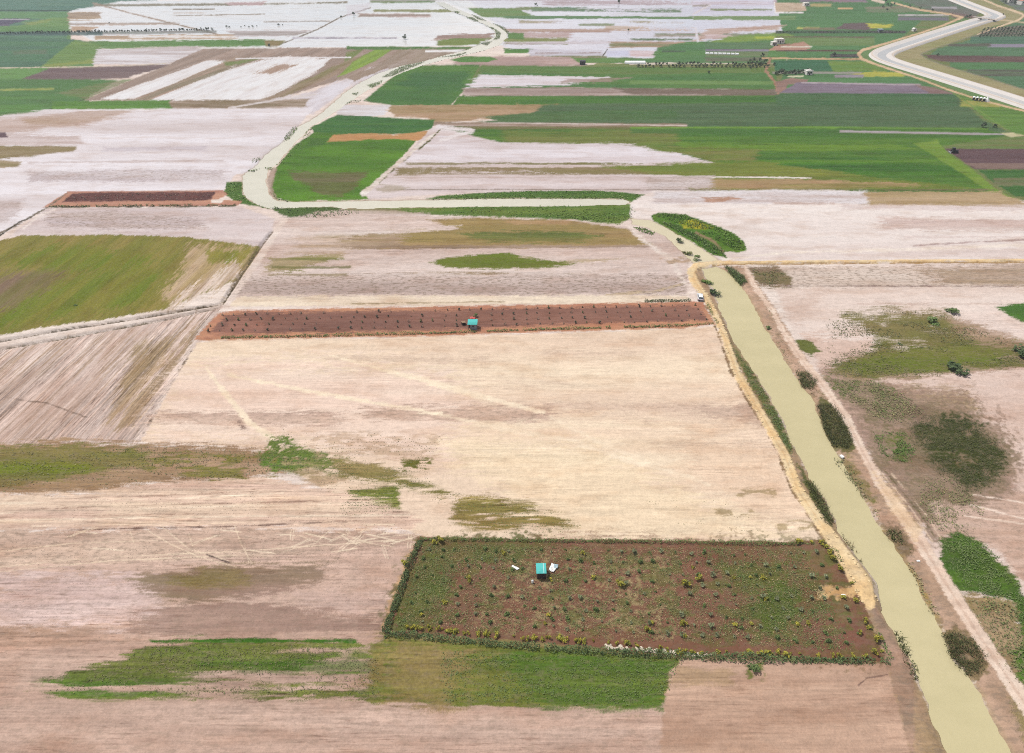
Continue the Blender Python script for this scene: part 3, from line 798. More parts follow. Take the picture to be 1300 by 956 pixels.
# embankments beside the canal: dry grass
paint([(1206, -4), (1246, -4), (1268, 7), (1300, 18), (1292, 26), (1262, 33), (1230, 47), (1206, 55), (1185, 62), (1169, 69), (1178, 76), (1215, 88), (1310, 116), (1310, 132), (1262, 119), (1215, 105), (1146, 84),
       (1118, 74), (1122, 66), (1180, 47), (1244, 27), (1258, 19), (1236, 9)], A(150, 148, 98), A(164, 152, 112), f=.8, n=.6, veg=.3, name='embankment', mix=(60, 20, .3))
paint([(1096, 64), (1122, 56), (1198, 33), (1225, 22), (1245, 26), (1182, 48), (1120, 66), (1114, 71), (1122, 78), (1180, 95), (1262, 120), (1310, 134), (1310, 142), (1240, 124), (1165, 98), (1110, 80), (1093, 72)],
      A(98, 132, 76), A(112, 138, 84), f=.7, n=.5, veg=.3, name='embankment', mix=(60, 20, .3))
line([(1132, 3), (1165, 12), (1207, 18.4), (1222, 22), (1198, 32), (1165, 43), (1122, 56), (1095, 63.6), (1090, 68.6), (1094, 74.6), (1110, 81), (1134, 89), (1165, 99), (1204, 114), (1235, 124), (1276, 135), (1310, 143)],
     [.9, 1, 1.1, 1.3, 1.1, 1.1, 1.3, 1.6, 2, 1.7, 1.3, 1.2, 1, 1, 1, 1.1, 1.1], A(228, 192, 154), A(206, 176, 138), f=.5, n=.3, name='dirt_road')
line([(1240, -4), (1266, 7), (1297, 17), (1300, 20), (1294, 25), (1274, 32), (1240, 44)], [1, 1.1, 1.3, 1.4, 1.2, 1, .5], A(226, 198, 164), f=.5, n=.3, name='dirt_road')
line([(1240, 44), (1210, 54), (1188, 61), (1168, 68.6), (1175, 74), (1198, 83), (1249, 98), (1310, 117)], .5, A(140, 134, 112), f=.5, n=.3)
line([(1258, 26), (1276, 25.6), (1310, 30)], .8, A(206, 186, 150), f=.5, n=.3, name='dirt_road'); line([(1108, 0), (1122, 3)], 1.6, A(226, 206, 186), f=.6)
# ------------------------------------------------------------------ crops inside the river bend
paint([(395, 162), (428, 146), (552, 152), (548, 164), (526, 170), (400, 172)], A(62, 108, 52), A(76, 120, 46), f=1, n=.8, veg=.5, name='crop_field')
paint([(374, 185), (400, 168), (530, 177), (512, 198), (482, 228), (462, 246), (468, 254), (372, 256), (348, 252), (344, 240), (350, 214)], A(94, 138, 36), A(76, 116, 34), f=1.2, n=1, veg=.5, name='crop_field', mix=(40, 12, .3))
paint([(366, 218), (470, 217), (452, 236), (434, 251), (408, 249), (392, 236), (374, 230)], A(116, 108, 76), A(100, 108, 54), f=2.5, n=3, veg=.3, rows=.5, mix=(25, 5, .3))
paint([(414, 181), (424, 171), (470, 169.4), (500, 171), (542, 167), (546, 175), (530, 179), (496, 176), (450, 178)], A(196, 146, 96), A(178, 138, 88), f=.9, n=1.2, ax=.7, name='bare_field')
paint([(380, 190), (398, 177), (416, 176), (412, 184), (388, 188)], A(62, 92, 44), f=2, n=2, veg=.4, alpha=.5)
# flooded land east of the bend
paint([(550, 160), (566, 164), (640, 182), (790, 184), (905, 206), (960, 240), (850, 246), (815, 246), (600, 246), (470, 253), (462, 247), (500, 213)], A(226, 212, 210), A(206, 186, 180), f=1.2, n=1.2, wet=.35, rows=.14, spk=.1, name='flooded_field', mix=(120, 7, .35))
paint([(545, 176), (560, 172), (650, 181), (790, 182), (860, 193), (905, 206), (520, 208), (506, 210)], A(232, 222, 224), A(214, 198, 196), f=1.2, n=2, ax=.4, wet=.6, rows=.1, spk=0, name='flooded_field')
paint([(790, 184), (860, 186), (960, 190), (960, 205), (905, 206), (870, 196)], A(110, 126, 50), A(130, 126, 72), f=1.4, n=2.6, ax=.3, veg=.4)
strip(516, 905, 206.6, 209, A(150, 136, 104), A(126, 120, 70), f=.7, n=1, ax=.3, veg=.2, holes=(40, 20, .38, .12))
strip(502, 905, 212.6, 222, A(134, 122, 76), A(148, 130, 96), slope=-.001, f=.9, n=1.4, ax=.3, veg=.3, holes=(60, 5, .3, .12), name='grass_field')
paint([(760, 213), (880, 206), (960, 205), (1120, 226), (1255, 240), (880, 244), (870, 224)], A(128, 132, 56), A(106, 124, 48), f=1.4, n=2, ax=.4, veg=.4, mix=(90, 6, .3), name='grass_field')
line([(870, 224.6), (960, 225), (1030, 226)], .8, A(236, 226, 218), f=.5, n=.4, holes=(50, 20, .35, .1))
paint([(880, 227), (1000, 228), (1130, 231), (1180, 236), (1060, 240), (884, 241)], A(180, 146, 112), A(140, 132, 72), f=1.2, n=2, ax=.3, mix=(60, 5, .25), name='bare_field')
strip(820, 905, 224, 239.6, A(212, 198, 194), A(190, 170, 160), f=1.2, n=1.6, ax=.3, spk=.4)
strip(490, 1262, 240.2, 241.5, A(122, 104, 84), f=.5, n=.4, ax=.4, alpha=.85, holes=(90, 20, .3, .15))
strip(484, 870, 224.8, 226, A(188, 168, 158), f=.6, n=.6, ax=.4, alpha=.6)
paint([(470, 232), (520, 238), (505, 244), (480, 246)], A(150, 136, 96), f=1.2, n=1.5, alpha=.5, holes=(8, 4, .45, .1))
line([(552, 170), (535, 182), (515, 200), (495, 216), (474, 236), (461, 246)], [1.6, 1.8, 2, 2.6, 3.2, 4], A(236, 226, 216), A(214, 196, 182), f=1, n=1, name='dirt_track')
line([(560, 163), (546, 178), (524, 196), (500, 215), (482, 232)], .9, A(98, 96, 50), f=.8, n=1, holes=(8, 8, .4, .1), veg=.3)
line([(556, 161), (600, 166), (560, 178)], 2.5, A(232, 222, 220), f=1.5, n=1.5, wet=.4)
# ------------------------------------------------------------------ river surroundings
paint([(540, 253.5), (560, 249), (600, 246), (668, 242.6), (770, 243), (818, 248), (816, 252), (802, 258), (790, 252.4), (630, 252)], A(76, 112, 42), A(90, 122, 50), f=.8, n=.8, veg=.5, name='river_bank')
paint([(380, 263), (430, 263.6), (548, 263.4), (633, 262), (796, 259.6), (806, 262), (804, 277), (786, 285), (724, 279.5), (646, 277), (560, 274), (480, 270), (420, 268)], A(84, 118, 46), A(110, 130, 54), f=1, n=1.5, veg=.5, name='river_bank', mix=(30, 6, .25))
paint([(338, 262), (380, 262), (436, 263), (470, 266), (452, 275), (396, 278), (360, 274)], A(66, 98, 40), A(88, 110, 52), f=1.2, n=1.4, veg=.5, name='river_bank')
paint([(432, 264), (500, 267), (545, 272), (520, 281), (440, 276)], A(226, 210, 202), A(180, 160, 140), f=1.2, n=2, ax=.5)
strip(440, 512, 265, 268.6, A(120, 118, 66), f=1, n=1.2, ax=.5, alpha=.7)
paint([(288, 232), (308, 231), (308, 246), (318, 256), (344, 266), (300, 258), (284, 246)], A(74, 112, 42), A(94, 124, 52), f=1, n=1, veg=.5, name='river_bank')
paint([(345, 214), (352, 214), (346, 238), (352, 254), (342, 246), (339, 228)], A(170, 146, 128), f=1, n=.8, alpha=.8)
# the tan crop and its neighbours south of the river
paint([(300, 290), (350, 280), (420, 268), (560, 275), (724, 279), (800, 290), (850, 300), (875, 330), (870, 388), (280, 388), (300, 370)], A(228, 210, 200), A(208, 184, 172), f=1.5, n=1.2, rows=.35, spk=.15, name='bare_field', mix=(120, 9, .35))
paint([(540, 279), (600, 276), (724, 279.6), (770, 288), (800, 292), (828, 310), (770, 313), (620, 315), (430, 316), (440, 308), (480, 298), (585, 290)], A(154, 134, 82), A(170, 142, 98), f=1.2, n=1.6, ax=.5, veg=.25, rows=.4, name='crop_field', mix=(80, 5, .3))
paint([(585, 297), (640, 294), (720, 294), (765, 300), (740, 307), (620, 308)], A(104, 116, 56), A(130, 124, 66), f=2.5, n=2.5, ax=.4, veg=.35)
paint([(640, 279), (724, 280), (720, 284), (650, 284)], A(186, 148, 112), f=1.5, n=1.5, ax=.4, alpha=.6)
paint([(400, 296), (520, 292), (585, 287), (440, 300), (400, 306)], A(190, 168, 140), A(228, 212, 202), f=1.4, n=2.4, ax=.3)
paint([(410, 303), (480, 298), (520, 300), (500, 314), (400, 316)], A(150, 132, 84), A(186, 160, 138), f=1.5, n=2.5, ax=.3, rows=.5)
strip(380, 830, 312, 315.6, A(146, 122, 100), A(172, 148, 130), slope=-.002, f=.8, n=1, ax=.3, alpha=.85)
paint([(546, 334), (566, 327), (609, 322), (647, 321), (664, 327), (700, 331), (740, 332), (730, 336), (690, 339), (626, 342), (566, 339)], A(100, 120, 32), A(118, 122, 50), f=1.2, n=1.6, ax=.6, veg=.4, name='grass_field')
paint([(660, 327), (690, 325), (790, 329), (750, 334), (720, 333)], A(190, 168, 140), f=1.5, n=2, ax=.4, holes=(16, 3, .5, .1))
strip(430, 740, 346.2, 349.4, A(152, 132, 96), A(176, 150, 130), slope=-.003, f=.8, n=1.2, ax=.3, holes=(40, 8, .36, .12), veg=.2)
strip(300, 872, 350, 374, A(208, 188, 178), A(186, 164, 154), f=2, n=2, ax=.5, rows=.3, spk=.85, name='stubble_field', mix=(70, 6, .3))
paint([(284, 376), (872, 375), (880, 386), (640, 388), (280, 389)], A(240, 222, 198), A(228, 206, 182), f=1.5, n=1.5, ax=.5, rows=.25, spk=.1, name='bare_field')
line([(770, 374), (830, 370), (870, 360)], 1.2, A(190, 166, 120), f=.8, n=.8, alpha=.6); line([(430, 386), (640, 383)], .7, A(170, 150, 118), f=.6, n=.6, holes=(12, 4, .45, .1))
paint([(336, 346), (345, 330), (376, 326), (432, 322), (438, 327), (400, 334), (380, 343)], A(126, 126, 62), A(176, 156, 120), f=1.5, n=3, ax=.4, veg=.3, mix=(30, 3, .2))
strip(345, 445, 338, 341, A(112, 112, 56), f=.8, n=1, ax=.4, alpha=.8); strip(340, 440, 347.6, 350.2, A(146, 128, 84), f=.7, n=.8, ax=.4, alpha=.7)
paint([(380, 300), (440, 300), (440, 322), (370, 322)], A(186, 158, 128), A(216, 194, 180), f=3, n=4, ax=.3, rows=.5, alpha=.8, mix=(40, 3, .25))
line([(870, 362), (852, 330), (810, 300), (800, 288)], [3, 3, 2.5, 2], A(232, 216, 204), f=2, n=1.5)
paint([(838, 328), (880, 326), (878, 336), (850, 337)], A(186, 160, 134), f=1.5, n=2, holes=(5, 3, .5, .1), spk=.6)
# ------------------------------------------------------------------ east: pale silt north of the dirt road
paint([(800, 258), (830, 242), (1060, 242), (1320, 256), (1320, 332), (900, 334), (850, 300), (800, 276)], A(240, 228, 220), A(228, 212, 204), f=1.2, n=1, wet=.15, rows=.10, spk=0, name='bare_field', mix=(200, 14, .35))
paint([(1060, 243), (1272, 243), (1300, 258), (1310, 262), (1090, 261), (1100, 250)], A(176, 152, 112), A(190, 164, 130), f=1.2, n=2, ax=.3, rows=.3, veg=.2, name='grass_field')
strip(830, 1100, 242, 258, A(230, 222, 222), A(206, 188, 182), f=1.5, n=1.5, ax=.4, spk=.3, wet=.3, mix=(50, 5, .3))
paint([(880, 252), (930, 249.6), (950, 253), (900, 257)], A(190, 150, 128), f=1, n=1.6, ax=.4, holes=(14, 4, .42, .1)); strip(985, 1060, 257, 260, A(196, 170, 158), f=.8, n=1.2, ax=.3, alpha=.7)
strip(1120, 1320, 276, 291, A(206, 180, 170), A(218, 198, 188), slope=.01, f=2.5, n=2.5, ax=.3, rows=.4, alpha=.9); strip(1070, 1320, 260, 266, A(214, 194, 188), f=2, n=2, ax=.3, alpha=.6)
strip(1150, 1320, 300, 302, A(216, 196, 188), f=.9, n=1, ax=.3, alpha=.6); line([(1160, 312), (1240, 307), (1320, 304)], .8, A(186, 164, 158), f=.7, n=.6); strip(1130, 1320, 317, 325, A(222, 204, 196), f=2, n=1.6, ax=.3, alpha=.7)
line([(920, 330), (1000, 320), (1150, 317), (1320, 310)], 1.5, A(240, 226, 212), f=1.5, n=1)
paint([(920, 286), (960, 284), (970, 292), (930, 293)], A(222, 208, 200), f=2, n=2, alpha=.6)
# island of weeds
paint([(826, 274), (836, 270), (870, 272), (896, 282), (924, 292), (944, 306), (949, 317), (936, 321), (918, 318), (922, 328), (905, 324), (880, 308), (850, 292), (830, 281)], A(76, 116, 36), A(98, 130, 44), f=1, n=.8, veg=.5, name='river_bank', mix=(10, 6, .25))
paint([(862, 281), (882, 279), (906, 288), (895, 291), (868, 290)], A(176, 168, 48), A(128, 146, 40), f=1, n=1.2, mix=(4, 4, .2), veg=.3)
line([(884, 296), (905, 306), (918, 320)], 1.6, A(150, 128, 96), f=1.2, n=.8)
# ------------------------------------------------------------------ west side fields
paint([(52, 264), (86, 243.6), (100, 242.6), (282, 242), (290, 247), (276, 254), (308, 256), (303, 261), (200, 262), (68, 263)], A(184, 132, 112), A(196, 146, 120), f=.8, n=.6, name='orchard_soil')
paint([(79, 256.4), (92, 245.6), (110, 244.6), (274, 243.6), (268, 253), (250, 255)], A(112, 70, 64), A(96, 62, 58), f=.9, n=.8, name='ploughed_field', mix=(4, 3, .3))
line([(58, 263.6), (120, 263), (200, 262.6), (300, 262)], .9, A(80, 76, 40), f=.6, n=.8, holes=(5, 3, .38, .12), veg=.3)
paint([(268, 254), (286, 253), (280, 258), (268, 257)], A(232, 218, 206), f=.8, n=.5)
paint([(12, 300), (60, 264), (305, 263), (348, 278), (344, 300), (328, 314), (240, 301), (30, 299)], A(228, 214, 210), A(208, 190, 186), f=1.2, n=1, rows=.12, spk=.1, wet=.15, name='bare_field', mix=(70, 8, .3))
paint([(58, 272), (150, 270), (250, 277), (262, 288), (200, 292), (60, 290)], A(196, 176, 168), A(206, 190, 190), f=2.5, n=3, ax=.5, spk=.7)
paint([(-20, 310), (26, 299), (152, 298), (238, 301), (330, 313), (318, 336), (305, 353), (238, 380), (217, 391), (145, 404), (51, 416), (-20, 430)], A(124, 124, 50), A(150, 134, 70), f=1.0, n=.8, rows=.25, veg=.35, name='crop_field',
      direction=row_dir(190, 390, 262, 318), mix=(40, 5, .35), edge=(30, 1.5))
DG = row_dir(190, 390, 262, 318)
paint([(10, 330), (80, 312), (152, 318), (200, 330), (150, 345), (60, 344)], A(108, 124, 34), A(128, 128, 46), f=5, n=6, ax=.5, veg=.4, rows=.22, direction=DG, edge=(40, 3))
paint([(100, 350), (180, 340), (215, 350), (190, 385), (90, 400), (-20, 420), (-20, 400)], A(112, 126, 38), A(136, 130, 54), f=5, n=6, ax=.5, veg=.4, rows=.22, direction=DG, edge=(40, 3))
paint([(-20, 352), (35, 346), (85, 344), (60, 362), (20, 392), (-20, 396)], A(136, 112, 90), A(124, 116, 68), f=4, n=5, ax=.6, direction=DG, rows=.4, edge=(30, 5))
paint([(240, 312), (326, 316), (306, 352), (238, 378), (220, 388), (206, 372), (232, 345)], A(176, 152, 104), A(198, 172, 142), f=6, n=6, direction=DG, rows=.5, mix=(60, 1.4, .35), edge=(60, 1.5))
paint([(262, 318), (322, 316), (306, 335), (268, 334)], A(126, 130, 46), A(150, 138, 66), f=3, n=3, direction=DG, veg=.3, rows=.5)
paint([(300, 330), (310, 350), (240, 380), (214, 392), (230, 372), (270, 350)], A(230, 210, 194), A(190, 166, 140), f=3, n=5, direction=DG, rows=.5, mix=(40, .9, .2), edge=(70, 1.2))
# track with ditches
line([(362, 278), (352, 290), (336, 318), (312, 352), (288, 386), (205, 408), (68, 428), (-20, 442)], [3, 4, 4, 4, 4.4, 3.6, 3.6, 3.6], A(236, 220, 208), A(222, 200, 186), f=1.4, n=1, name='dirt_track')
line([(345, 294), (333, 309), (310, 342), (282, 385), (190, 401), (68, 420), (-20, 436)], [.8, 1.1, 1.3, 1.2, .9, .9, .9], A(84, 74, 54), A(116, 100, 78), f=.6, n=.7, holes=(8, 6, .22, .1))
line([(278, 390), (200, 407), (68, 431), (-20, 446)], .7, A(104, 92, 66), f=.6, n=.6, holes=(8, 6, .28, .1))
line([(-20, 306), (20, 286), (61, 263), (88, 243)], [1.6, 1.4, 1, .6], A(150, 132, 116), A(100, 90, 70), f=.8, n=1, name='dirt_track'); line([(0, 299), (24, 282), (40, 276)], .7, A(72, 66, 50), f=.5, n=.5)
line([(30, 290), (50, 274), (70, 266)], 1.4, A(236, 222, 214), f=1, n=.8)
# diagonal drilled field
DL = row_dir(30, 560, 150, 440)
paint([(-20, 448), (68, 432), (200, 408), (276, 391), (262, 408), (248, 432), (205, 505), (172, 562), (-20, 578)], A(206, 180, 166), A(222, 200, 188), f=1.5, n=1.5, direction=DL, rows=1.0, spk=.1, name='crop_field', mix=(30, 1.0, .25), edge=(30, 2))
paint([(-20, 448), (150, 420), (275, 393), (160, 500), (60, 560), (-20, 560)], A(236, 216, 204), A(176, 148, 120), f=4, n=6, direction=DL, rows=.9, alpha=.7, mix=(26, .55, .10), edge=(30, 2), holes=(30, .9, .47, .10))
paint([(170, 436), (222, 430), (262, 408), (236, 450), (205, 500), (172, 545), (130, 545), (150, 495)], A(152, 128, 82), A(176, 146, 104), f=5, n=7, direction=DL, rows=1.0, veg=.2, alpha=.7, edge=(30, 2), holes=(20, .8, .36, .14))
paint([(-20, 480), (90, 470), (150, 500), (100, 560), (-20, 572)], A(192, 162, 146), A(212, 186, 172), f=8, n=8, direction=DL, rows=.8, alpha=.6, mix=(70, 1.4, .2))
line([(-20, 502), (60, 512), (110, 530)], .8, A(120, 98, 82), f=.8, n=.8, holes=(6, 3, .4, .1), alpha=.8)
line([(280, 390), (262, 412), (246, 440), (205, 505), (170, 565)], [2, 3, 4.5, 5.5, 5], A(230, 212, 200), A(204, 180, 168), f=2, n=2, direction=DL, spk=.3, name='dirt_track')
line([(244, 444), (208, 506), (182, 550)], .9, A(120, 104, 88), f=1, n=1.6, holes=(5, 3, .42, .1))
# red orchard strip
paint([(246, 431), (276, 399), (300, 394), (560, 389), (880, 383), (892, 385), (908, 413), (860, 417), (700, 421), (560, 426), (400, 430), (270, 433)], A(188, 130, 104), A(200, 146, 112), f=1, n=.8, rows=.2, name='orchard_soil')
paint([(262, 424), (286, 401), (320, 397), (560, 393), (876, 387), (888, 391), (898, 407), (700, 413), (560, 419), (420, 423), (300, 425)], A(132, 94, 82), A(150, 108, 92), f=2, n=1.8, rows=.35, spk=.1, mix=(50, 3, .3), name='orchard_soil')
paint([(262, 428), (300, 405), (340, 404), (330, 420), (290, 428)], A(168, 118, 100), f=3, n=3, alpha=.6)
# big silted field
paint([(250, 436), (268, 433), (560, 427), (906, 416), (930, 452), (985, 562), (1046, 690), (800, 690), (540, 683), (440, 640), (330, 570), (180, 560), (212, 500)], A(244, 222, 194), A(232, 204, 180), f=1.5, n=1, rows=.22, spk=.05, name='silted_field', mix=(110, 14, .35))
paint([(190, 545), (225, 470), (330, 455), (560, 470), (600, 520), (560, 590), (380, 560), (200, 562)], A(240, 212, 194), A(244, 220, 202), f=14, n=10, ax=.6, rows=.22, spk=.03, alpha=.8)
paint([(620, 520), (900, 540), (1000, 620), (1030, 680), (760, 676), (560, 560)], A(246, 225, 196), A(241, 214, 186), f=16, n=8, ax=.6, rows=.15, spk=.03, alpha=.75)
paint([(560, 560), (760, 560), (900, 640), (1020, 676), (990, 688), (700, 680)], A(247, 224, 188), f=12, n=10, ax=.5, alpha=.6, rows=.4, spk=.08)
for (x0, x1, y0, y1, al) in ((200, 420, 522, 536, .8), (458, 695, 515, 532, .85), (690, 900, 512, 520, .45), (430, 620, 452, 458, .35), (900, 960, 516, 530, .5), (700, 800, 444, 450, .25), (560, 720, 480, 486, .3), (850, 960, 560, 566, .3)):
    strip(x0, x1, y0, y1, A(186, 156, 140), A(214, 184, 164), slope=.01, f=3, n=4, ax=.25, alpha=al, spk=.5, mix=(40, 2, .25), edge=(30, 2))
paint([(930, 515), (950, 512), (972, 540), (940, 535)], A(196, 164, 142), f=4, n=4, alpha=.7, spk=.3); paint([(880, 555), (980, 570), (1030, 660), (960, 660), (870, 600)], A(234, 204, 176), f=12, n=8, alpha=.7, rows=.45)
line([(262, 468), (290, 505), (318, 538), (346, 556)], [2.0, 3.5, 4.0, 3.5], A(250, 230, 202), f=1.6, n=1.2, rows=.05, spk=0)
line([(290, 476), (400, 498), (480, 512), (560, 526)], [1.5, 2.0, 2.0, 2.0], A(250, 230, 202), f=1.6, n=1.2, rows=.05, spk=0)
line([(420, 452), (520, 478), (600, 500), (690, 524)], [1.0, 3.0, 4.0, 1.5], A(250, 230, 202), f=1.6, n=1.2, rows=.05, spk=0)
line([(560, 526), (640, 545), (720, 558), (800, 585), (880, 606)], [1.5, 2.0, 2.5, 3.0, 1.5], A(250, 230, 202), f=1.6, n=1.2, rows=.05, spk=0, alpha=.8)
line([(700, 530), (760, 562), (830, 590), (900, 615)], [1.5, 2.5, 3.0, 1.5], A(250, 230, 202), f=1.6, n=1.2, rows=.05, spk=0, alpha=.6)
line([(310, 545), (300, 530), (312, 524)], 2, A(150, 124, 112), f=2, n=3, holes=(4, 2, .48, .1))
for (x, y) in ((650, 640), (930, 650), (1010, 668), (958, 625)):
    paint([(x - 30, y - 4), (x + 24, y - 6), (x + 34, y + 4), (x - 20, y + 6)], A(170, 148, 108), f=2, n=3, alpha=.8, holes=(2.2, 1.2, .52, .08), direction=0)
# olive belt
paint([(-20, 566), (90, 560), (190, 562), (330, 572), (420, 590), (330, 604), (120, 622), (-20, 630)], A(162, 132, 98), A(182, 150, 122), f=4, n=5, ax=.6, rows=.6, veg=.2, spk=.35, name='weedy_field', mix=(30, 2.4, .3))
paint([(-20, 568), (110, 564), (185, 572), (190, 592), (110, 604), (-20, 624)], A(142, 126, 76), A(120, 122, 52), f=4, n=5, ax=.5, rows=.5, veg=.35, mix=(30, 3, .3))
strip(-20, 110, 589, 601, A(118, 130, 34), A(142, 130, 60), f=3, n=4, ax=.4, veg=.4)
paint([(140, 575), (330, 578), (420, 595), (460, 610), (330, 612), (180, 600)], A(126, 122, 52), f=3, n=4, veg=.4, holes=(7, 2, .58, .06), alpha=.9)
paint([(328, 589), (328, 579), (342, 569), (341, 556), (364, 555), (378, 565), (404, 574), (422, 582), (390, 592), (376, 599), (346, 599)], A(88, 126, 38), A(112, 130, 56), f=3, n=2.5, veg=.5, name='weed_patch', edge=(4, 1.8), holes=(5, 1.8, .28, .16))
paint([(400, 574), (440, 588), (436, 604), (410, 600), (384, 592)], A(110, 122, 56), f=3, n=3, veg=.4, edge=(4, 1.8), holes=(3, 1.2, .42, .14))
paint([(360, 590), (430, 580), (440, 610), (405, 622), (380, 606)], A(140, 134, 76), A(200, 166, 138), f=5, n=5, veg=.4, holes=(4, 1.6, .46, .14), alpha=.8)
paint([(380, 548), (560, 552), (560, 580), (400, 584)], A(190, 160, 130), f=3, n=3, alpha=.6, holes=(3, 1.1, .52, .08), veg=.2)
paint([(425, 584), (480, 590), (530, 606), (578, 628), (560, 634), (500, 616), (430, 606)], A(126, 122, 60), A(156, 136, 88), f=4, n=4, veg=.4, holes=(7, 1.4, .32, .16), rows=.6)
paint([(510, 584), (548, 582), (545, 600), (512, 598)], A(112, 112, 46), f=2, n=2, veg=.3, holes=(3, 1.2, .46, .08))
paint([(440, 618), (506, 616), (508, 648), (500, 652), (434, 652)], A(108, 120, 46), A(140, 134, 76), f=3, n=2, veg=.4, holes=(14, .9, .34, .12), rows=1.0)
paint([(580, 632), (620, 632), (680, 646), (738, 668), (700, 676), (600, 672), (574, 664)], A(160, 138, 84), A(140, 128, 68), f=4, n=4, veg=.3, holes=(9, 1.0, .40, .14), rows=1.0)
# cream bands lower left
paint([(-20, 630), (120, 622), (330, 605), (440, 625), (530, 660), (532, 676), (300, 670), (-20, 674)], A(234, 208, 182), A(220, 188, 168), f=3, n=4, ax=.5, rows=.55, spk=.12, name='silted_field', mix=(60, 2.2, .3))
strip(130, 470, 636, 664, A(242, 218, 188), A(230, 202, 176), f=6, n=6, ax=.4, rows=.7, alpha=.6)
line([(90, 672.6), (300, 668), (440, 662)], .9, A(130, 104, 92), f=.8, n=.8, holes=(12, 3, .33, .12))
paint([(-20, 674), (300, 670), (532, 676), (524, 700), (498, 700), (300, 714), (-20, 726)], A(222, 194, 172), A(196, 166, 148), f=2, n=3, ax=.5, rows=.5, spk=.5, name='stubble_field', mix=(22, 2.6, .35))
paint([(-20, 722), (120, 712), (300, 706), (498, 697), (522, 690), (500, 790), (485, 812), (430, 814), (-20, 834)], A(218, 188, 170), A(200, 168, 150), f=2.5, n=3, ax=.5, rows=.55, spk=.3, name='bare_field', mix=(60, 5, .35))
paint([(-20, 730), (130, 726), (212, 738), (210, 790), (120, 792), (-20, 800)], A(226, 200, 190), A(202, 172, 162), f=8, n=9, ax=.5, rows=.5, spk=.3, mix=(30, 3, .3))
paint([(180, 730), (260, 716), (420, 716), (400, 740), (330, 760), (240, 766), (200, 752)], A(156, 126, 112), A(140, 122, 92), f=7, n=8, ax=.5, rows=.4, mix=(50, 4, .3), alpha=.9)
paint([(215, 738), (260, 724), (308, 724), (315, 740), (240, 746)], A(132, 120, 66), A(150, 128, 90), f=4, n=5, ax=.5, veg=.3, alpha=.8)
paint([(200, 775), (270, 762), (420, 778), (500, 786), (486, 812), (300, 812), (160, 800)], A(158, 128, 114), A(172, 142, 126), f=6, n=7, ax=.5, rows=.4, alpha=.9)
paint([(380, 752), (500, 744), (508, 770), (440, 776), (370, 766)], A(214, 184, 170), f=6, n=6, ax=.5, rows=.5, alpha=.7)
paint([(-20, 800), (120, 796), (190, 812), (100, 858), (-20, 866)], A(206, 170, 150), A(182, 150, 128), f=6, n=6, ax=.5, rows=.6)
paint([(484, 800), (495, 760), (520, 700), (528, 692), (505, 770), (494, 806)], A(214, 174, 130), f=2, n=2, alpha=.8)
for tr in ([(-20, 722), (120, 708), (300, 700), (400, 693), (524, 684)], [(-20, 728), (140, 712), (300, 705)], [(185, 672), (215, 690), (250, 706), (300, 720)], [(205, 668), (240, 697), (290, 712)], [(298, 668), (306, 690), (320, 716)], [(310, 690), (316, 714)],
           [(165, 674), (172, 694)], [(380, 680), (420, 694), (470, 700)], [(420, 672), (400, 690), (360, 700)], [(430, 676), (470, 690), (500, 694)], [(440, 700), (470, 684), (520, 678)], [(240, 678), (245, 694)], [(0, 700), (90, 690), (200, 686)]):
    line(tr, .6, A(246, 224, 194), f=.45, n=.1, rows=.1, spk=0, alpha=.7, holes=(14, 14, .36, .15))
TRK = random.Random(21)
for k in range(26):
    x0, y0 = (TRK.uniform(440, 520), TRK.uniform(676, 698)) if k < 15 else (TRK.uniform(60, 430), TRK.uniform(672, 700))
    a_ = TRK.uniform(0, 6.28); l_ = TRK.uniform(14, 44)
    x1, y1 = x0 + math.cos(a_) * l_, min(max(y0 + math.sin(a_) * l_ * .5, 668), 716)
    xm, ym = (x0 + x1) / 2 + TRK.uniform(-1.5, 1.5), (y0 + y1) / 2 + TRK.uniform(-1, 1)
    for o_ in (0, 3.4):
        line([(x0 + o_, y0), (xm + o_, ym), (x1 + o_, y1 + .4 * o_)], .4, A(248, 228, 200), f=.4, n=0, rows=.1, spk=0, alpha=.8)
for pts in ([(-20, 648), (200, 641), (480, 634)], [(-20, 636), (240, 628), (360, 622)], [(-20, 657), (260, 652), (520, 650)], [(40, 664), (300, 660), (500, 662)]):
    line(pts, .6, A(150, 118, 100), A(178, 146, 126), f=.7, n=.8, holes=(7, 2, .45, .1), alpha=.8)
    line([(x, y + 4) for x, y in pts], .9, A(248, 228, 202), f=.8, n=.8, holes=(14, 2, .4, .1), alpha=.7)
line([(262, 704), (295, 716)], .7, A(110, 92, 84), f=.6, n=.5)
# green bottom strips
paint([(-20, 830), (130, 815), (486, 800), (560, 822), (860, 838), (846, 980), (-20, 980)], A(212, 182, 164), A(188, 156, 138), f=2, n=2, rows=.5, spk=.3, name='bare_field', mix=(50, 4, .3))
paint([(186, 814), (300, 811), (440, 815), (484, 832), (484, 868), (478, 888), (300, 884), (120, 890), (40, 872), (90, 856), (150, 842)], A(92, 124, 44), A(118, 124, 58), f=3, n=5, ax=.5, veg=.5, rows=.8, name='crop_field', mix=(30, 2.5, .3), holes=(22, 1.3, .44, .10))
strip(190, 450, 812, 815.6, A(66, 112, 28), f=1, n=1.6, ax=.4, veg=.4)
strip(250, 486, 838, 852, A(80, 118, 34), f=3, n=3, ax=.4, veg=.5, alpha=.7, holes=(14, 1.2, .42, .1))
paint([(470, 816), (490, 812), (500, 868), (496, 890), (466, 890), (470, 860)], A(136, 124, 68), A(110, 126, 52), f=3, n=4, veg=.4)
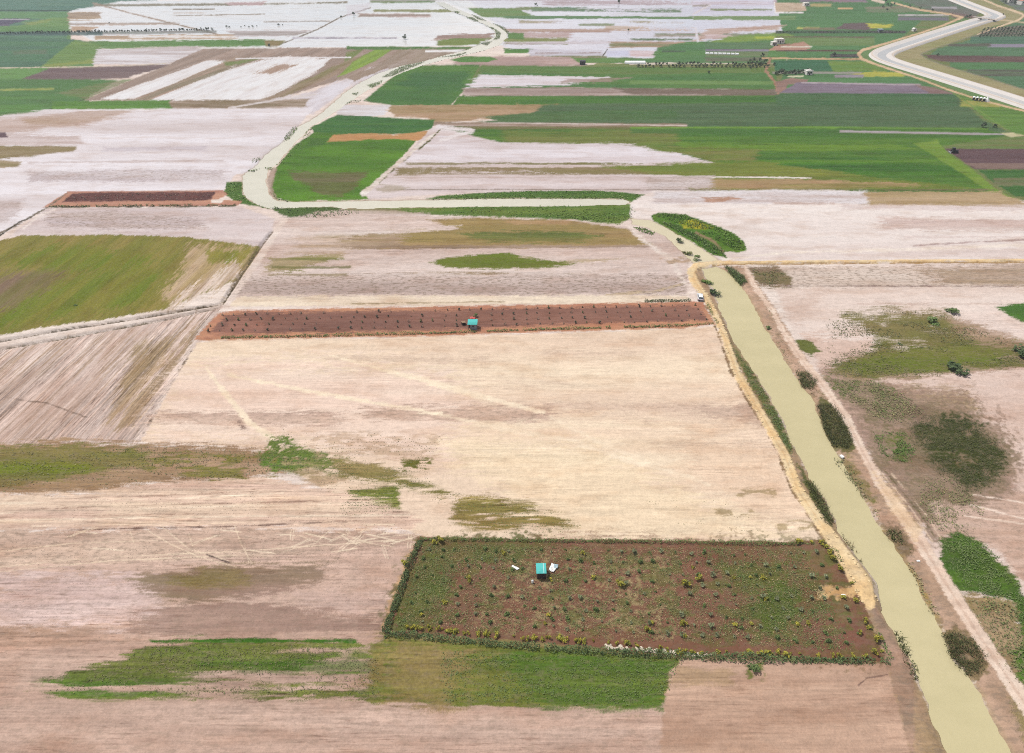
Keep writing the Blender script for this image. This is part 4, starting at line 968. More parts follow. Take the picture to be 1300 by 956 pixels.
paint([(489, 806), (560, 813), (700, 824), (840, 834), (880, 838), (850, 868), (838, 900), (600, 896), (484, 892)], A(124, 126, 58), A(108, 122, 48), f=1.6, n=2, veg=.45, rows=.7, name='crop_field', mix=(60, 3, .3))
paint([(489, 808), (560, 814), (600, 840), (570, 896), (488, 890)], A(158, 134, 88), A(136, 126, 66), f=10, n=8, ax=.4, veg=.35, rows=.7, alpha=.85)
paint([(640, 830), (720, 828), (860, 838), (850, 868), (840, 898), (700, 896), (650, 868)], A(82, 114, 40), A(100, 122, 48), f=8, n=6, ax=.5, veg=.5, rows=.5, alpha=.85)
paint([(865, 838), (1000, 840), (1126, 845), (1150, 868), (1160, 980), (836, 980), (846, 866)], A(206, 172, 148), A(186, 152, 130), f=2, n=2.5, rows=.4, spk=.12, name='bare_field', mix=(40, 4, .3))
paint([(946, 846), (968, 842), (972, 864), (950, 868)], A(120, 124, 66), f=2, n=3, veg=.4, holes=(2, 1.4, .42, .1)); paint([(860, 848), (930, 850), (930, 868), (850, 870)], A(176, 148, 110), f=4, n=4, veg=.2, alpha=.6)
line([(1126, 858), (1100, 862), (1090, 870)], .8, A(140, 112, 98), f=.7); line([(1140, 848), (1152, 868), (1180, 930)], [3, 5, 8], A(232, 204, 182), f=2, n=1)
# the weedy plot
paint([(530, 682), (1052, 688), (1094, 760), (1132, 842), (1000, 838), (852, 830), (640, 812), (488, 806), (506, 750)], A(134, 95, 76), A(126, 92, 70), f=1, n=.6, rows=.1, spk=.2, name='weedy_plot', mix=(6, 4, .3))
paint([(530, 684), (700, 688), (690, 700), (600, 716), (572, 730), (560, 790), (520, 806), (488, 806), (506, 750)], A(92, 108, 46), A(112, 100, 58), f=8, n=10, veg=.45, mix=(5, 4, .3), edge=(9, 6), alpha=.9)
paint([(560, 690), (690, 690), (820, 700), (800, 712), (640, 716)], A(108, 98, 56), f=6, n=9, veg=.4, edge=(6, 4), alpha=.7)
paint([(900, 692), (1050, 692), (1100, 780), (1128, 838), (1020, 832), (930, 790), (930, 730)], A(112, 106, 60), A(126, 98, 66), f=9, n=14, veg=.45, mix=(5, 4, .3), edge=(8, 6), alpha=.6)
paint([(985, 736), (1010, 742), (1015, 790), (970, 800), (955, 782)], A(84, 108, 36), f=6, n=8, veg=.5, edge=(6, 5), alpha=.85); paint([(920, 720), (990, 715), (1000, 745), (940, 745)], A(96, 106, 42), f=6, n=8, veg=.5, edge=(6, 5), alpha=.7)
paint([(1020, 775), (1090, 785), (1105, 820), (1040, 820), (1010, 800)], A(132, 88, 74), f=7, n=8, edge=(6, 5), alpha=.8)
paint([(700, 690), (900, 692), (920, 730), (860, 815), (720, 805), (640, 790), (660, 740)], A(138, 94, 77), A(130, 94, 72), f=14, n=12, mix=(6, 4, .3), alpha=.7)
paint([(640, 700), (860, 700), (860, 812), (600, 796)], A(180, 164, 116), f=6, n=6, alpha=.55, holes=(.8, .6, .60, .08), veg=.3)
paint([(520, 690), (1110, 700), (1110, 830), (500, 800)], A(100, 110, 52), f=6, n=6, alpha=.6, holes=(2.2, 1.6, .6, .08), veg=.4)
paint([(1036, 750), (1046, 743), (1086, 746), (1092, 757), (1062, 762), (1040, 760)], A(226, 190, 136), A(200, 160, 110), f=2, n=3, spk=.5, edge=(3, 2), mix=(1.5, 1.5, .25))
# ------------------------------------------------------------------ canal banks and the eastern side
paint([(908, 340), (948, 340), (1000, 420), (1050, 497), (1098, 578), (1162, 677), (1232, 792), (1282, 866), (1345, 975), (1290, 975), (1236, 866), (1171, 752), (1076, 596), (982, 433)], A(206, 172, 148), A(176, 146, 120), f=2, n=2, spk=.5, rows=.1, name='canal_bank', mix=(9, 5, .35))
paint([(1110, 650), (1140, 680), (1170, 730), (1200, 790), (1180, 780), (1148, 720)], A(166, 136, 112), A(190, 158, 136), f=3, n=3, spk=.6, alpha=.8)
line([(1120, 674), (1148, 709), (1172, 753), (1196, 800)], 2.2, A(164, 138, 72), f=1.6, n=1.5, alpha=.85)
paint([(1050, 580), (1076, 580), (1110, 640), (1094, 632)], A(150, 138, 88), f=3, n=3, veg=.4, holes=(3, 2, .42, .1))
paint([(890, 340), (926, 420), (962, 478), (1019, 589), (1050, 640), (1068, 680), (1094, 722), (1135, 808), (1164, 866), (1215, 975), (1160, 975), (1126, 845), (1094, 760), (1050, 690), (985, 560), (930, 452), (895, 385), (872, 345)], A(190, 158, 128), A(156, 132, 98), f=1.5, n=1.5, spk=.5, name='canal_bank', mix=(6, 4, .35))
paint([(1104, 768), (1116, 764), (1160, 850), (1160, 980), (1140, 900)], A(196, 160, 138), A(150, 126, 104), f=2, n=2, spk=.5)
paint([(926, 436), (936, 446), (952, 466), (972, 500), (992, 538), (1004, 566), (1002, 584), (986, 556), (962, 508), (940, 470)], A(104, 112, 54), A(134, 122, 80), f=2.2, n=2.4, veg=.45, edge=(4, 2.2), mix=(3, 2, .3))
paint([(1012, 590), (1024, 606), (1044, 640), (1060, 672), (1048, 670), (1030, 634)], A(92, 98, 48), A(124, 112, 72), f=2, n=2.2, veg=.45, edge=(4, 2.2))
paint([(1040, 500), (1060, 514), (1084, 556), (1082, 576), (1056, 572), (1040, 540)], A(96, 98, 50), A(126, 112, 74), f=2.5, n=2.5, veg=.45, edge=(4, 2.2))
paint([(1056, 576), (1078, 584), (1112, 636), (1108, 642), (1080, 610)], A(128, 120, 70), A(160, 136, 100), f=2.5, n=3, veg=.4, edge=(4, 2.2))
paint([(1190, 800), (1212, 796), (1246, 822), (1256, 856), (1240, 866), (1214, 846)], A(122, 108, 70), A(150, 126, 96), f=3, n=3, veg=.45, edge=(4, 2.2))
paint([(1118, 666), (1142, 668), (1160, 696), (1150, 712), (1132, 696)], A(126, 108, 78), A(156, 130, 104), f=3, n=3, veg=.4, edge=(4, 2.2))
for q_ in range(40):
    x_, y_ = TRK.choice([(980, 440), (1004, 474), (1120, 690), (1160, 750), (1140, 730), (1105, 655), (1185, 800), (1020, 505)])
    x_ += TRK.uniform(-14, 14); y_ += TRK.uniform(-14, 14)
    paint([(x_ - 3, y_ - 2), (x_ + 3, y_ - 2), (x_ + 4, y_ + 2), (x_ - 2, y_ + 2)], A(136, 112, 84), f=1.5, n=2, alpha=.7, edge=(2, 1.2), spk=.3)
EAST = row_dir(1010, 440, 1100, 580)
paint([(948, 340), (1320, 336), (1320, 366), (1000, 366), (985, 366)], A(208, 186, 170), A(222, 204, 190), f=1.5, n=2, spk=.7, rows=.2, name='stubble_field', mix=(40, 4, .3))
paint([(1170, 338), (1320, 334), (1320, 364), (1200, 360)], A(166, 140, 110), A(196, 172, 154), f=4, n=6, ax=.4, spk=.6, veg=.2, alpha=.85)
paint([(950, 341), (985, 338), (1005, 352), (1006, 364), (962, 366)], A(140, 116, 92), A(120, 110, 70), f=2, n=2.5, spk=.4, veg=.3)
paint([(985, 366), (1320, 364), (1320, 400), (1200, 398), (1125, 393), (1078, 400), (1108, 432), (1104, 448), (1060, 462), (1042, 480), (1010, 436)], A(236, 218, 206), A(224, 202, 188), f=2, n=2, rows=.1, spk=.05, name='bare_field', mix=(80, 10, .35))
strip(1000, 1320, 362.6, 364, A(150, 126, 118), f=.6, n=.8, ax=.3, holes=(30, 6, .36, .1)); strip(1090, 1320, 385, 387, A(198, 172, 158), f=1, n=1.2, ax=.3, alpha=.6)
paint([(990, 380), (1040, 376), (1030, 396), (1010, 410)], A(214, 188, 172), f=5, n=5, alpha=.7); paint([(1020, 425), (1110, 430), (1100, 452), (1040, 470)], A(216, 184, 166), f=4, n=4, spk=.3, alpha=.7)
paint([(1040, 470), (1100, 450), (1300, 440), (1320, 445), (1320, 700), (1300, 740), (1260, 690), (1195, 680), (1150, 650), (1100, 570), (1050, 497)], A(200, 168, 150), A(176, 146, 130), f=4, n=4, spk=.4, veg=.1, name='scrub_ground', mix=(14, 8, .35))
paint([(1072, 402), (1126, 393), (1200, 399), (1246, 420), (1320, 442), (1320, 464), (1232, 474), (1190, 477), (1096, 481), (1044, 480), (1060, 462), (1106, 448), (1112, 430), (1086, 412)], A(116, 116, 58), A(144, 126, 84), f=5, n=6, veg=.4, name='grass_field', mix=(30, 6, .3), edge=(14, 4), holes=(14, 5, .3, .16))
paint([(1060, 462), (1110, 446), (1200, 440), (1290, 446), (1250, 468), (1100, 478)], A(104, 116, 42), A(120, 122, 54), f=5, n=5, veg=.4, edge=(12, 4))
paint([(1200, 402), (1250, 415), (1310, 438), (1310, 450), (1240, 436)], A(176, 146, 122), f=5, n=6, alpha=.8, spk=.2)
paint([(1108, 484), (1180, 479), (1232, 476), (1320, 468), (1320, 640), (1290, 620), (1278, 575), (1240, 540), (1226, 500), (1160, 492)], A(230, 206, 192), A(216, 188, 172), f=4, n=5, spk=.15, rows=.1, name='bare_field', mix=(40, 8, .35))
paint([(1150, 492), (1230, 496), (1240, 520), (1180, 530), (1150, 515)], A(176, 152, 116), A(196, 168, 144), f=5, n=6, spk=.3, alpha=.9)
paint([(1050, 482), (1110, 483), (1146, 500), (1172, 522), (1150, 532), (1128, 538), (1096, 522), (1064, 498)], A(84, 104, 42), A(108, 112, 54), f=6, n=6, veg=.5, name='weed_patch', mix=(6, 4, .3), edge=(7, 4), holes=(5, 4, .36, .16))
paint([(1060, 486), (1170, 500), (1225, 500), (1262, 530), (1296, 580), (1286, 640), (1240, 690), (1190, 690), (1150, 650), (1110, 600), (1090, 545)], A(150, 126, 104), A(172, 144, 126), f=10, n=10, alpha=.85, spk=.4, veg=.25, mix=(5, 3, .35), edge=(10, 5))
paint([(1080, 500), (1160, 500), (1200, 520), (1180, 600), (1230, 640), (1200, 680), (1150, 640), (1110, 590)], A(118, 108, 72), A(150, 130, 106), f=8, n=10, alpha=.8, veg=.4, holes=(5, 3, .46, .14), edge=(8, 4))
paint([(1112, 552), (1148, 548), (1160, 572), (1148, 588), (1118, 576)], A(86, 116, 40), A(112, 116, 56), f=5, n=5, veg=.5, name='weed_patch', edge=(6, 4), holes=(4, 3, .36, .16))
paint([(1150, 510), (1176, 518), (1180, 545), (1160, 540)], A(120, 98, 84), f=5, n=5, alpha=.7)
paint([(1150, 536), (1182, 520), (1236, 524), (1270, 552), (1290, 578), (1276, 622), (1228, 640), (1180, 604), (1150, 570)], A(122, 110, 78), A(146, 124, 100), f=10, n=9, alpha=.8, veg=.4, edge=(7, 4))
paint([(1156, 540), (1182, 527), (1230, 530), (1262, 555), (1279, 574), (1266, 612), (1226, 626), (1186, 592), (1160, 566)], A(66, 74, 32), A(80, 82, 40), f=6, n=7, veg=.5, name='weed_patch', edge=(7, 4), holes=(6, 5, .33, .18))
paint([(1160, 590), (1200, 600), (1245, 640), (1240, 668), (1200, 680), (1165, 650), (1150, 620)], A(136, 118, 88), A(164, 138, 118), f=8, n=8, veg=.3, alpha=.85, holes=(6, 5, .42, .16))
paint([(1180, 640), (1250, 640), (1310, 620), (1320, 690), (1300, 730), (1255, 690), (1190, 676)], A(220, 190, 172), A(196, 162, 140), f=4, n=5, spk=.4, rows=.15, alpha=.85)
for tr in ([(1230, 640), (1320, 664)], [(1225, 655), (1320, 668)], [(1235, 628), (1310, 640)]):
    line(tr, .8, A(240, 218, 200), f=.8, n=.5, spk=0)
for k in range(5):
    line([(1096 + k * 9, 590 + k * 3), (1140 + k * 9, 642 + k * 3), (1170 + k * 7, 690)], .8, A(98, 92, 52) if k % 2 else A(240, 214, 186), f=.8, n=.8, alpha=.7, holes=(7, 7, .36, .1))
paint([(1193, 684), (1218, 676), (1246, 690), (1276, 720), (1296, 742), (1308, 780), (1302, 830), (1284, 762), (1212, 752), (1196, 728)], A(88, 118, 40), A(74, 104, 38), f=3, n=3, veg=.55, name='grass_field', mix=(5, 4, .3))
paint([(1216, 754), (1284, 760), (1306, 830), (1330, 975), (1310, 975), (1260, 830)], A(150, 134, 88), A(176, 150, 116), f=4, n=5, veg=.45, spk=.4, name='grass_field', mix=(5, 4, .3))
paint([(1286, 830), (1320, 800), (1345, 975), (1325, 975)], A(92, 128, 44), f=4, n=4, veg=.5)
paint([(1260, 389), (1300, 385.6), (1320, 386), (1320, 410), (1296, 410)], A(74, 114, 44), A(84, 124, 44), f=1.2, n=1, veg=.5, name='crop_field')
paint([(1246, 388), (1262, 390), (1296, 411), (1320, 412), (1320, 440), (1286, 424)], A(236, 216, 204), f=2.5, n=2.5, alpha=.9)
paint([(1010, 432), (1026, 430), (1042, 446), (1030, 452), (1014, 446)], A(108, 114, 54), f=1.6, n=2, veg=.5)
# tracks and spoil bank road
TRACK_E = [(946, 340), (960, 368), (980, 395), (994, 422), (1022, 463), (1050, 498), (1076, 535), (1097, 579), (1120, 620), (1162, 679), (1198, 738), (1232, 792), (1266, 843), (1282, 866), (1352, 975)]
line(TRACK_E, [2.5, 2.6, 3, 4, 4.6, 5, 5, 5, 6.5, 8, 8.5, 9, 9.5, 10, 12], A(242, 220, 200), A(232, 204, 182), f=1.4, n=1.2, rows=0, spk=.1, name='dirt_track')
line([(p[0] - .6, p[1]) for p in TRACK_E], [.5, .5, .6, .8, 1, 1, 1, 1, 1.2, 1.4, 1.6, 1.6, 1.8, 1.8, 2], A(208, 176, 154), f=1, n=.8, alpha=.6)
paint([(1108, 600), (1130, 618), (1170, 672), (1162, 690), (1130, 650)], A(238, 206, 164), f=4, n=2, alpha=.6)
ROAD_W = [(1320, 331), (1100, 332.4), (960, 333.6), (905, 335), (884, 338), (877, 346), (880, 356), (888, 368), (898, 382), (909, 403), (918, 425), (936, 477), (965, 525), (995, 577), (1012, 622), (1046, 672), (1070, 706), (1093, 740), (1104, 768)]
ROAD_WID = [1.7, 1.8, 2, 2.4, 4, 5, 5.4, 4.5, 4, 4.2, 4.6, 5, 5.4, 6, 6.4, 8, 10, 13, 7]
line(ROAD_W, ROAD_WID, A(240, 204, 150), A(236, 212, 170), f=1, n=.8, rows=.05, spk=.25, name='dirt_road', mix=(5, 5, .3))
line([(884, 341), (880, 356), (898, 384), (918, 427), (936, 479), (965, 527), (995, 579), (1012, 624), (1046, 674)], .9, A(222, 180, 128), f=.8, n=.6, alpha=.5)
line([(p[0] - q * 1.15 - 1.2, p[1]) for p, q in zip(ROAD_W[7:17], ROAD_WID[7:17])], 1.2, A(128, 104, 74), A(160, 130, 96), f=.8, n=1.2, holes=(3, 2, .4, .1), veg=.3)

# near edge of the dirt road: dry grass seam on the northern field
line([(905, 337.6), (960, 335.8), (1100, 334.6), (1320, 333.4)], .5, A(176, 140, 92), f=.5, n=.4)

# ------------------------------------------------------------------ water outlines
CANAL = [(890, 341), (899, 358), (905, 366), (912, 390), (921.5, 411), (928.5, 430), (946, 455), (961.5, 478), (980, 510), (995, 535), (1006, 562), (1019, 589), (1034, 615), (1049.5, 640), (1068, 680), (1080, 698), (1094, 722), (1114, 766), (1135, 808),
         (1151.5, 830), (1164, 866), (1215, 990), (1305, 990), (1235.6, 866), (1212, 840), (1193, 799), (1171, 752), (1147.6, 708), (1122, 674), (1103.6, 647), (1097, 630), (1076.5, 596), (1049.5, 555), (1031, 508), (1005.5, 471), (982, 433.5),
         (965, 406), (954, 381), (942, 363), (933, 352), (919, 342), (908, 338.5)]
RIVER = [(553, 2), (560, 8), (575, 15), (590, 20), (604, 26), (620, 33), (629, 40), (627, 47), (612, 55.5), (590, 64), (562, 70.5), (540, 77), (505, 84.5), (480, 93), (455, 106), (440, 116), (425, 129), (410, 142), (394, 153), (378, 161), (359, 181), (336, 197),
         (323, 213), (310, 220), (307, 232), (309.5, 247), (327, 259.5), (343, 265), (380, 263.4), (422, 262), (435, 264.4), (468, 264.4), (498, 263.4), (599, 262.2), (735, 261), (795, 259.4), (799.5, 256), (789, 252.8), (735, 252.4), (633, 252), (542, 254),
         (468, 255), (408, 256), (371, 256.4), (352, 255), (340, 245), (337.6, 229), (341, 214), (349, 211), (371, 185), (382, 174), (396, 160), (399, 158), (420, 146), (440, 132), (462, 117), (484, 106), (497, 98), (512, 91.5), (535, 83.5), (565, 75.5), (592, 69.5), (617, 63.5),
         (634, 57), (643, 48), (643.5, 40), (634, 33), (614, 26), (598, 18.5), (580, 11), (562, 2)]
POND = [(800, 277), (826, 280), (850, 292), (880, 309), (904, 325), (912, 331), (880, 334), (868, 322), (845, 300), (820, 288), (803, 284)]
SPUR = [(541, 64), (590, 63.6), (590, 66), (541, 66.4)]
cell_px = np.maximum(0.2, 1.0 / scale_at(np.clip(PY, -5, 975)))


CARVED = np.zeros(NV, bool)


def carve(poly, depth, bank, name=None):
    """sink the bed under a water outline, lift a low bank round it; distances in metres on the ground"""
    w = wpts(poly)
    lo = w.min(0) - 14; hi = w.max(0) + 14
    ix = np.nonzero((WX > lo[0]) & (WX < hi[0]) & (WY > lo[1]) & (WY < hi[1]))[0]
    s = sdf(w, WX[ix], WY[ix])
    s = s + (fbm(WX[ix] / 3.0, WY[ix] / 3.0, 3) - 0.5) * 1.6
    z = np.where(s < 0, np.maximum(-depth, s * 0.5), bank * sstep(0, 2.0, s) * (1 - sstep(5, 13, s)))
    up_ = np.where(CARVED[ix], ZH[ix], np.maximum(ZH[ix], z - 0.12 * (1 - sstep(0, .5, s))))
    ZH[ix] = np.where(s < 0, z - 0.12, up_)
    CARVED[ix[s < 0.5]] = True
    return ix, s


WATER_MASK = {}
for nm, poly, dpt, bnk in (('canal_water', CANAL, 1.6, .35), ('river_water', RIVER, 1.6, .25), ('pool_water', POND, .6, .05)):
    ix, s = carve(poly, dpt, bnk)
    m = np.zeros(NV, bool); m[ix[s < 1.2]] = True
    WATER_MASK[nm] = m
    # wet margin of the bank
    wm = ix[(s > -1) & (s < 1.0)]
    k = (1 - sstep(0, 1.0, s[(s > -1) & (s < 1.0)]))[:, None] * .45
    soil[wm] = soil[wm] * (1 - k) + A(176, 156, 116) * k

# spoil bank road and raised tracks are low banks of earth
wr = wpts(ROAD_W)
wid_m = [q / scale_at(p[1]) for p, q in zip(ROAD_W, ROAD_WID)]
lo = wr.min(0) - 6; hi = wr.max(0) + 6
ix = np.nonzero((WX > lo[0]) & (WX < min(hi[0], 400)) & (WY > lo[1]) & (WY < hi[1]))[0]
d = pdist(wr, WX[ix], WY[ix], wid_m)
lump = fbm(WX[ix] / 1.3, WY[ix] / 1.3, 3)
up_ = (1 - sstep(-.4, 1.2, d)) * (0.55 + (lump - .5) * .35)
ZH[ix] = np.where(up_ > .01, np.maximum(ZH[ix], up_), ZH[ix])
# ditches beside the western track
for dp in ([(345, 294), (333, 309), (310, 342), (282, 385), (190, 401), (68, 420), (-20, 436)], [(278, 390), (200, 407), (68, 431), (-20, 446)]):
    wd = wpts(dp); lo = wd.min(0) - 4; hi = wd.max(0) + 4
    ix = np.nonzero((WX > lo[0]) & (WX < hi[0]) & (WY > lo[1]) & (WY < hi[1]))[0]
    dd = pdist(wd, WX[ix], WY[ix], [.25] * len(wd))
    ZH[ix] -= (1 - sstep(0, 1.0, dd)) * .7
# faint unevenness of the tilled ground
ZH += np.where((PY < 975) & (PY > 250), (fbm(WX / 1.1, WY / 1.1, 2) - .5) * .10 * (1 - detail[:, 0]), 0)


def ground_z(x, y):
    """height of the plain at a world point (nearest lattice vertex)"""
    # invert the lattice: y -> pixel row, then x -> pixel column
    t = np.arctan2(H, max(y, 1e-3))
    up = F_PX * math.tan(PITCH - t)
    py = CY - up
    Z = F_PX * CP + up * SP
    px = CX + x * Z / y if y else CX
    i = int(np.argmin(np.abs(rows_px - py))); j = int(np.argmin(np.abs(cols_px - px)))
    return float(ZH[i * NC + j])


# ------------------------------------------------------------------ build the field sheets (one object per field, sharing one lattice)
ii, jj = np.meshgrid(np.arange(NR - 1), np.arange(NC - 1), indexing='ij')
v0 = (ii * NC + jj).ravel()
QUADS = np.column_stack([v0, v0 + NC, v0 + NC + 1, v0 + 1])
qf = fid[v0]
XYZ = np.column_stack([WX, WY, ZH]).astype(np.float32)
RGBA = np.column_stack([soil, np.ones(NV)]).astype(np.float32)
DET = detail.astype(np.float32)
cnt = np.bincount(qf, minlength=len(FIELDS))
small = (cnt < 60) & (cnt > 0)
qf = np.where(small[qf], 0, qf)
for k in range(len(FIELDS)):
    q = QUADS[qf == k]
    if not len(q):
        continue
    used, inv = np.unique(q, return_inverse=True)
    me = mesh_from_arrays(FIELDS[k], XYZ[used], inv.reshape(-1).astype(np.int32), 4, field_material(FDIR[k]))
    a = me.attributes.new('soil', 'FLOAT_COLOR', 'POINT'); a.data.foreach_set('color', RGBA[used].ravel())
    a = me.attributes.new('detail', 'FLOAT_COLOR', 'POINT'); a.data.foreach_set('color', DET[used].ravel())
    o = link(FIELDS[k], me)
    tag(o, kind='structure')


# ------------------------------------------------------------------ water
def water_mat(name, col, rough=0.05, ripple=0.045):
    m = bpy.data.materials.new(name)
    nt, b = nodes_of(m)
    geo = N(nt, 'ShaderNodeNewGeometry').outputs['Position']
    n = noise_n(nt, mapping(nt, geo, 0, (.04, .12, 1)), 1.0, 3)
    n2 = noise_n(nt, mapping(nt, geo, 0, (.25, .35, 1)), 1.0, 5, .65)
    c = mixc(nt, math_n(nt, 'ADD', math_n(nt, 'MULTIPLY', n, .6), math_n(nt, 'MULTIPLY', n2, .5), True), np.asarray(col) * 1.08, np.asarray(col) * np.array([.80, .81, .76]))
    nt.links.new(c, b.inputs['Base Color'])
    b.inputs['Roughness'].default_value = rough
    b.inputs['IOR'].default_value = 1.33
    w = noise_n(nt, geo, 0.9, 3)
    bp = N(nt, 'ShaderNodeBump'); bp.inputs['Strength'].default_value = ripple; bp.inputs['Distance'].default_value = 1.0
    nt.links.new(w, bp.inputs['Height']); nt.links.new(bp.outputs[0], b.inputs['Normal'])
    return m


WMAT = {'canal_water': water_mat('silty_canal_water', A(220, 206, 162)), 'river_water': water_mat('silty_river_water', A(234, 227, 208)), 'pool_water': water_mat('silty_pool_water', A(232, 218, 184))}
for nm, m in WATER_MASK.items():
    q = QUADS[m[QUADS].all(1)]
    used, inv = np.unique(q, return_inverse=True)
    v = XYZ[used].copy(); v[:, 2] = -0.12
    o = link(nm, mesh_from_arrays(nm, v, inv.reshape(-1).astype(np.int32), 4, WMAT[nm]))
    tag(o, kind='structure')
# ================================================================== THINGS
LEAF = {
    'bush': leaf_mat('bush_leaf', (.085, .125, .036), (.125, .165, .052)),
    'dark': leaf_mat('dark_leaf', (.048, .076, .028), (.080, .112, .040)),
    'grey': leaf_mat('grey_green_leaf', (.140, .160, .075), (.220, .230, .125)),
    'yellow': leaf_mat('yellow_bloom', (.36, .30, .035), (.16, .17, .035), 2.2),
    'reed': leaf_mat('reed_blade', (.085, .100, .030), (.120, .125, .042), .5),
    'reedg': leaf_mat('green_reed_blade', (.090, .145, .040), (.125, .165, .055), .5),
    'grass': leaf_mat('grass_blade', (.085, .150, .028), (.130, .185, .042), .35),
    'dry': leaf_mat('dry_grass_blade', (.190, .175, .075), (.30, .235, .13), .5),
    'weed': leaf_mat('weed_leaf', (.105, .135, .040), (.190, .165, .080), .6, c3=(.34, .30, .12)),
    'straw': leaf_mat('straw', (.52, .40, .22), (.40, .29, .15), 2.0),
    'hedge': leaf_mat('hedge_leaf', (.048, .078, .028), (.115, .150, .055), .9, c3=(.30, .29, .07), c3_at=.66),
    'olive': leaf_mat('olive_weed_leaf', (.062, .074, .022), (.095, .102, .034), .5),
    'far': leaf_mat('far_tree_leaf', (.065, .092, .052), (.095, .125, .066), .3),
    'stub': leaf_mat('dry_stem', (.26, .19, .145), (.19, .14, .10), 1.5),
    'sap': leaf_mat('sapling_leaf', (.085, .085, .058), (.125, .120, .080)),
}
BARK = simple_mat('bark', (.13, .09, .06), .9, .1, .25, 8)
TURQ = simple_mat('turquoise_sheet_roof', A(86, 208, 200), .45, .4, .06, 2.0)
TURQ2 = simple_mat('turquoise_ridge_sheet', A(190, 240, 232), .4, .4, .05, 2.0)
WOODD = simple_mat('dark_hut_boards', (.05, .035, .028), .85, .2, .3, 6)
WOODB = simple_mat('brown_boards', (.26, .165, .105), .8, .2, .25, 5)
GREYW = simple_mat('grey_hut_wall', A(150, 152, 160), .8, .2, .08, 4)
WHITE = simple_mat('white_plastic', (.78, .78, .76), .4, .4, .04, 5)
PALEB = simple_mat('pale_blue_sheet', A(190, 214, 222), .45, .4, .12, 4)
PLAST = simple_mat('crumpled_plastic', (.66, .65, .62), .4, .45, .15, 3)
STONE = simple_mat('field_stone', (.48, .41, .32), .9, .2, .3, 3, objvar=.2, bump=.4)
CONC = simple_mat('canal_concrete', A(230, 222, 214), .85, .2, .08, .25)
CONC2 = simple_mat('canal_coping', A(222, 206, 190), .85, .2, .1, .4)
PLASTER = simple_mat('white_plaster', (.66, .62, .57), .85, .2, .08, 1.0)
REDROOF = simple_mat('red_tile_roof', (.40, .17, .12), .8, .2, .2, 2.0)
GLASS = simple_mat('dark_glass', (.02, .025, .03), .08, .5, .05, 2)
CARP = simple_mat('silver_car_paint', (.62, .63, .65), .25, .5, .03, 3)
RUBBER = simple_mat('tyre_rubber', (.02, .02, .02), .85, .2, .1, 4)
RIMM = simple_mat('wheel_rim_metal', (.45, .45, .46), .35, .5, .05, 4)
REDC = simple_mat('red_lamp', (.45, .03, .03), .3, .5, .03, 4)
DARKM = simple_mat('dark_machine_paint', (.05, .045, .05), .6, .3, .2, 2)
FILM = simple_mat('greenhouse_film', (.74, .74, .72), .35, .4, .05, 1.0)


def put_z(x, y):
    return ground_z(x, y)


# ------------------------------------------------------------------ plant builders
def bush_mesh(name, mat, n=150, r=.55, h=.75, leaf=.16, seed=0, stem=True):
    rng = np.random.default_rng(seed)
    c = crown_points(n, r, r, h * .5, h * .52, 5, rng)
    v, f = quads_cloud(c, leaf, .5, rng)
    return mesh_from_arrays(name, v, f, 4, mat)


def hedge(name, px_pts, mat, label, cat, width=1.1, height=1.2, dens=26, leaf=.2, gap=.0, seed=1, flower=None, group=None):
    """one continuous planted line: leaves heaped along a path, uneven in height and width"""
    rng = np.random.default_rng(seed)
    w = along(wpts(px_pts), step=.25)
    L_ = np.linalg.norm(np.diff(w, axis=0), axis=1).sum()
    n = int(L_ * dens)
    t = rng.random(n) * (len(w) - 1)
    i = t.astype(int); fr = (t - i)[:, None]
    c = w[i] * (1 - fr) + w[np.minimum(i + 1, len(w) - 1)] * fr
    hv = np.clip(2.6 * fbm(t * .16 + seed, np.zeros(n) + 2.2, 3) - .45, .15, 1.7)
    keep = fbm(t * .07 + 3 * seed, np.zeros(n) + 7.1, 3) > gap
    c, hv = c[keep], hv[keep]; n = len(c)
    ang = rng.random(n) * math.pi; rr = np.sqrt(rng.random(n))
    tang = np.gradient(w, axis=0); tang = tang[i[keep]]; tang /= np.linalg.norm(tang, axis=1)[:, None]
    nrm = np.column_stack([-tang[:, 1], tang[:, 0]])
    off = np.cos(ang) * rr * width * .5 * (.6 + .6 * hv)
    z = np.abs(np.sin(ang)) * rr * height * hv + .06
    p = np.column_stack([c + nrm * off[:, None], z])
    o = P(*px_pts[0]); p[:, 0] -= o.x; p[:, 1] -= o.y
    v, f = quads_cloud(p, leaf * rng.uniform(.6, 1.3, n), .5, rng)
    ob = link(name, mesh_from_arrays(name, v, f, 4, mat), (o.x, o.y, 0))
    return tag(ob, label, cat, group)


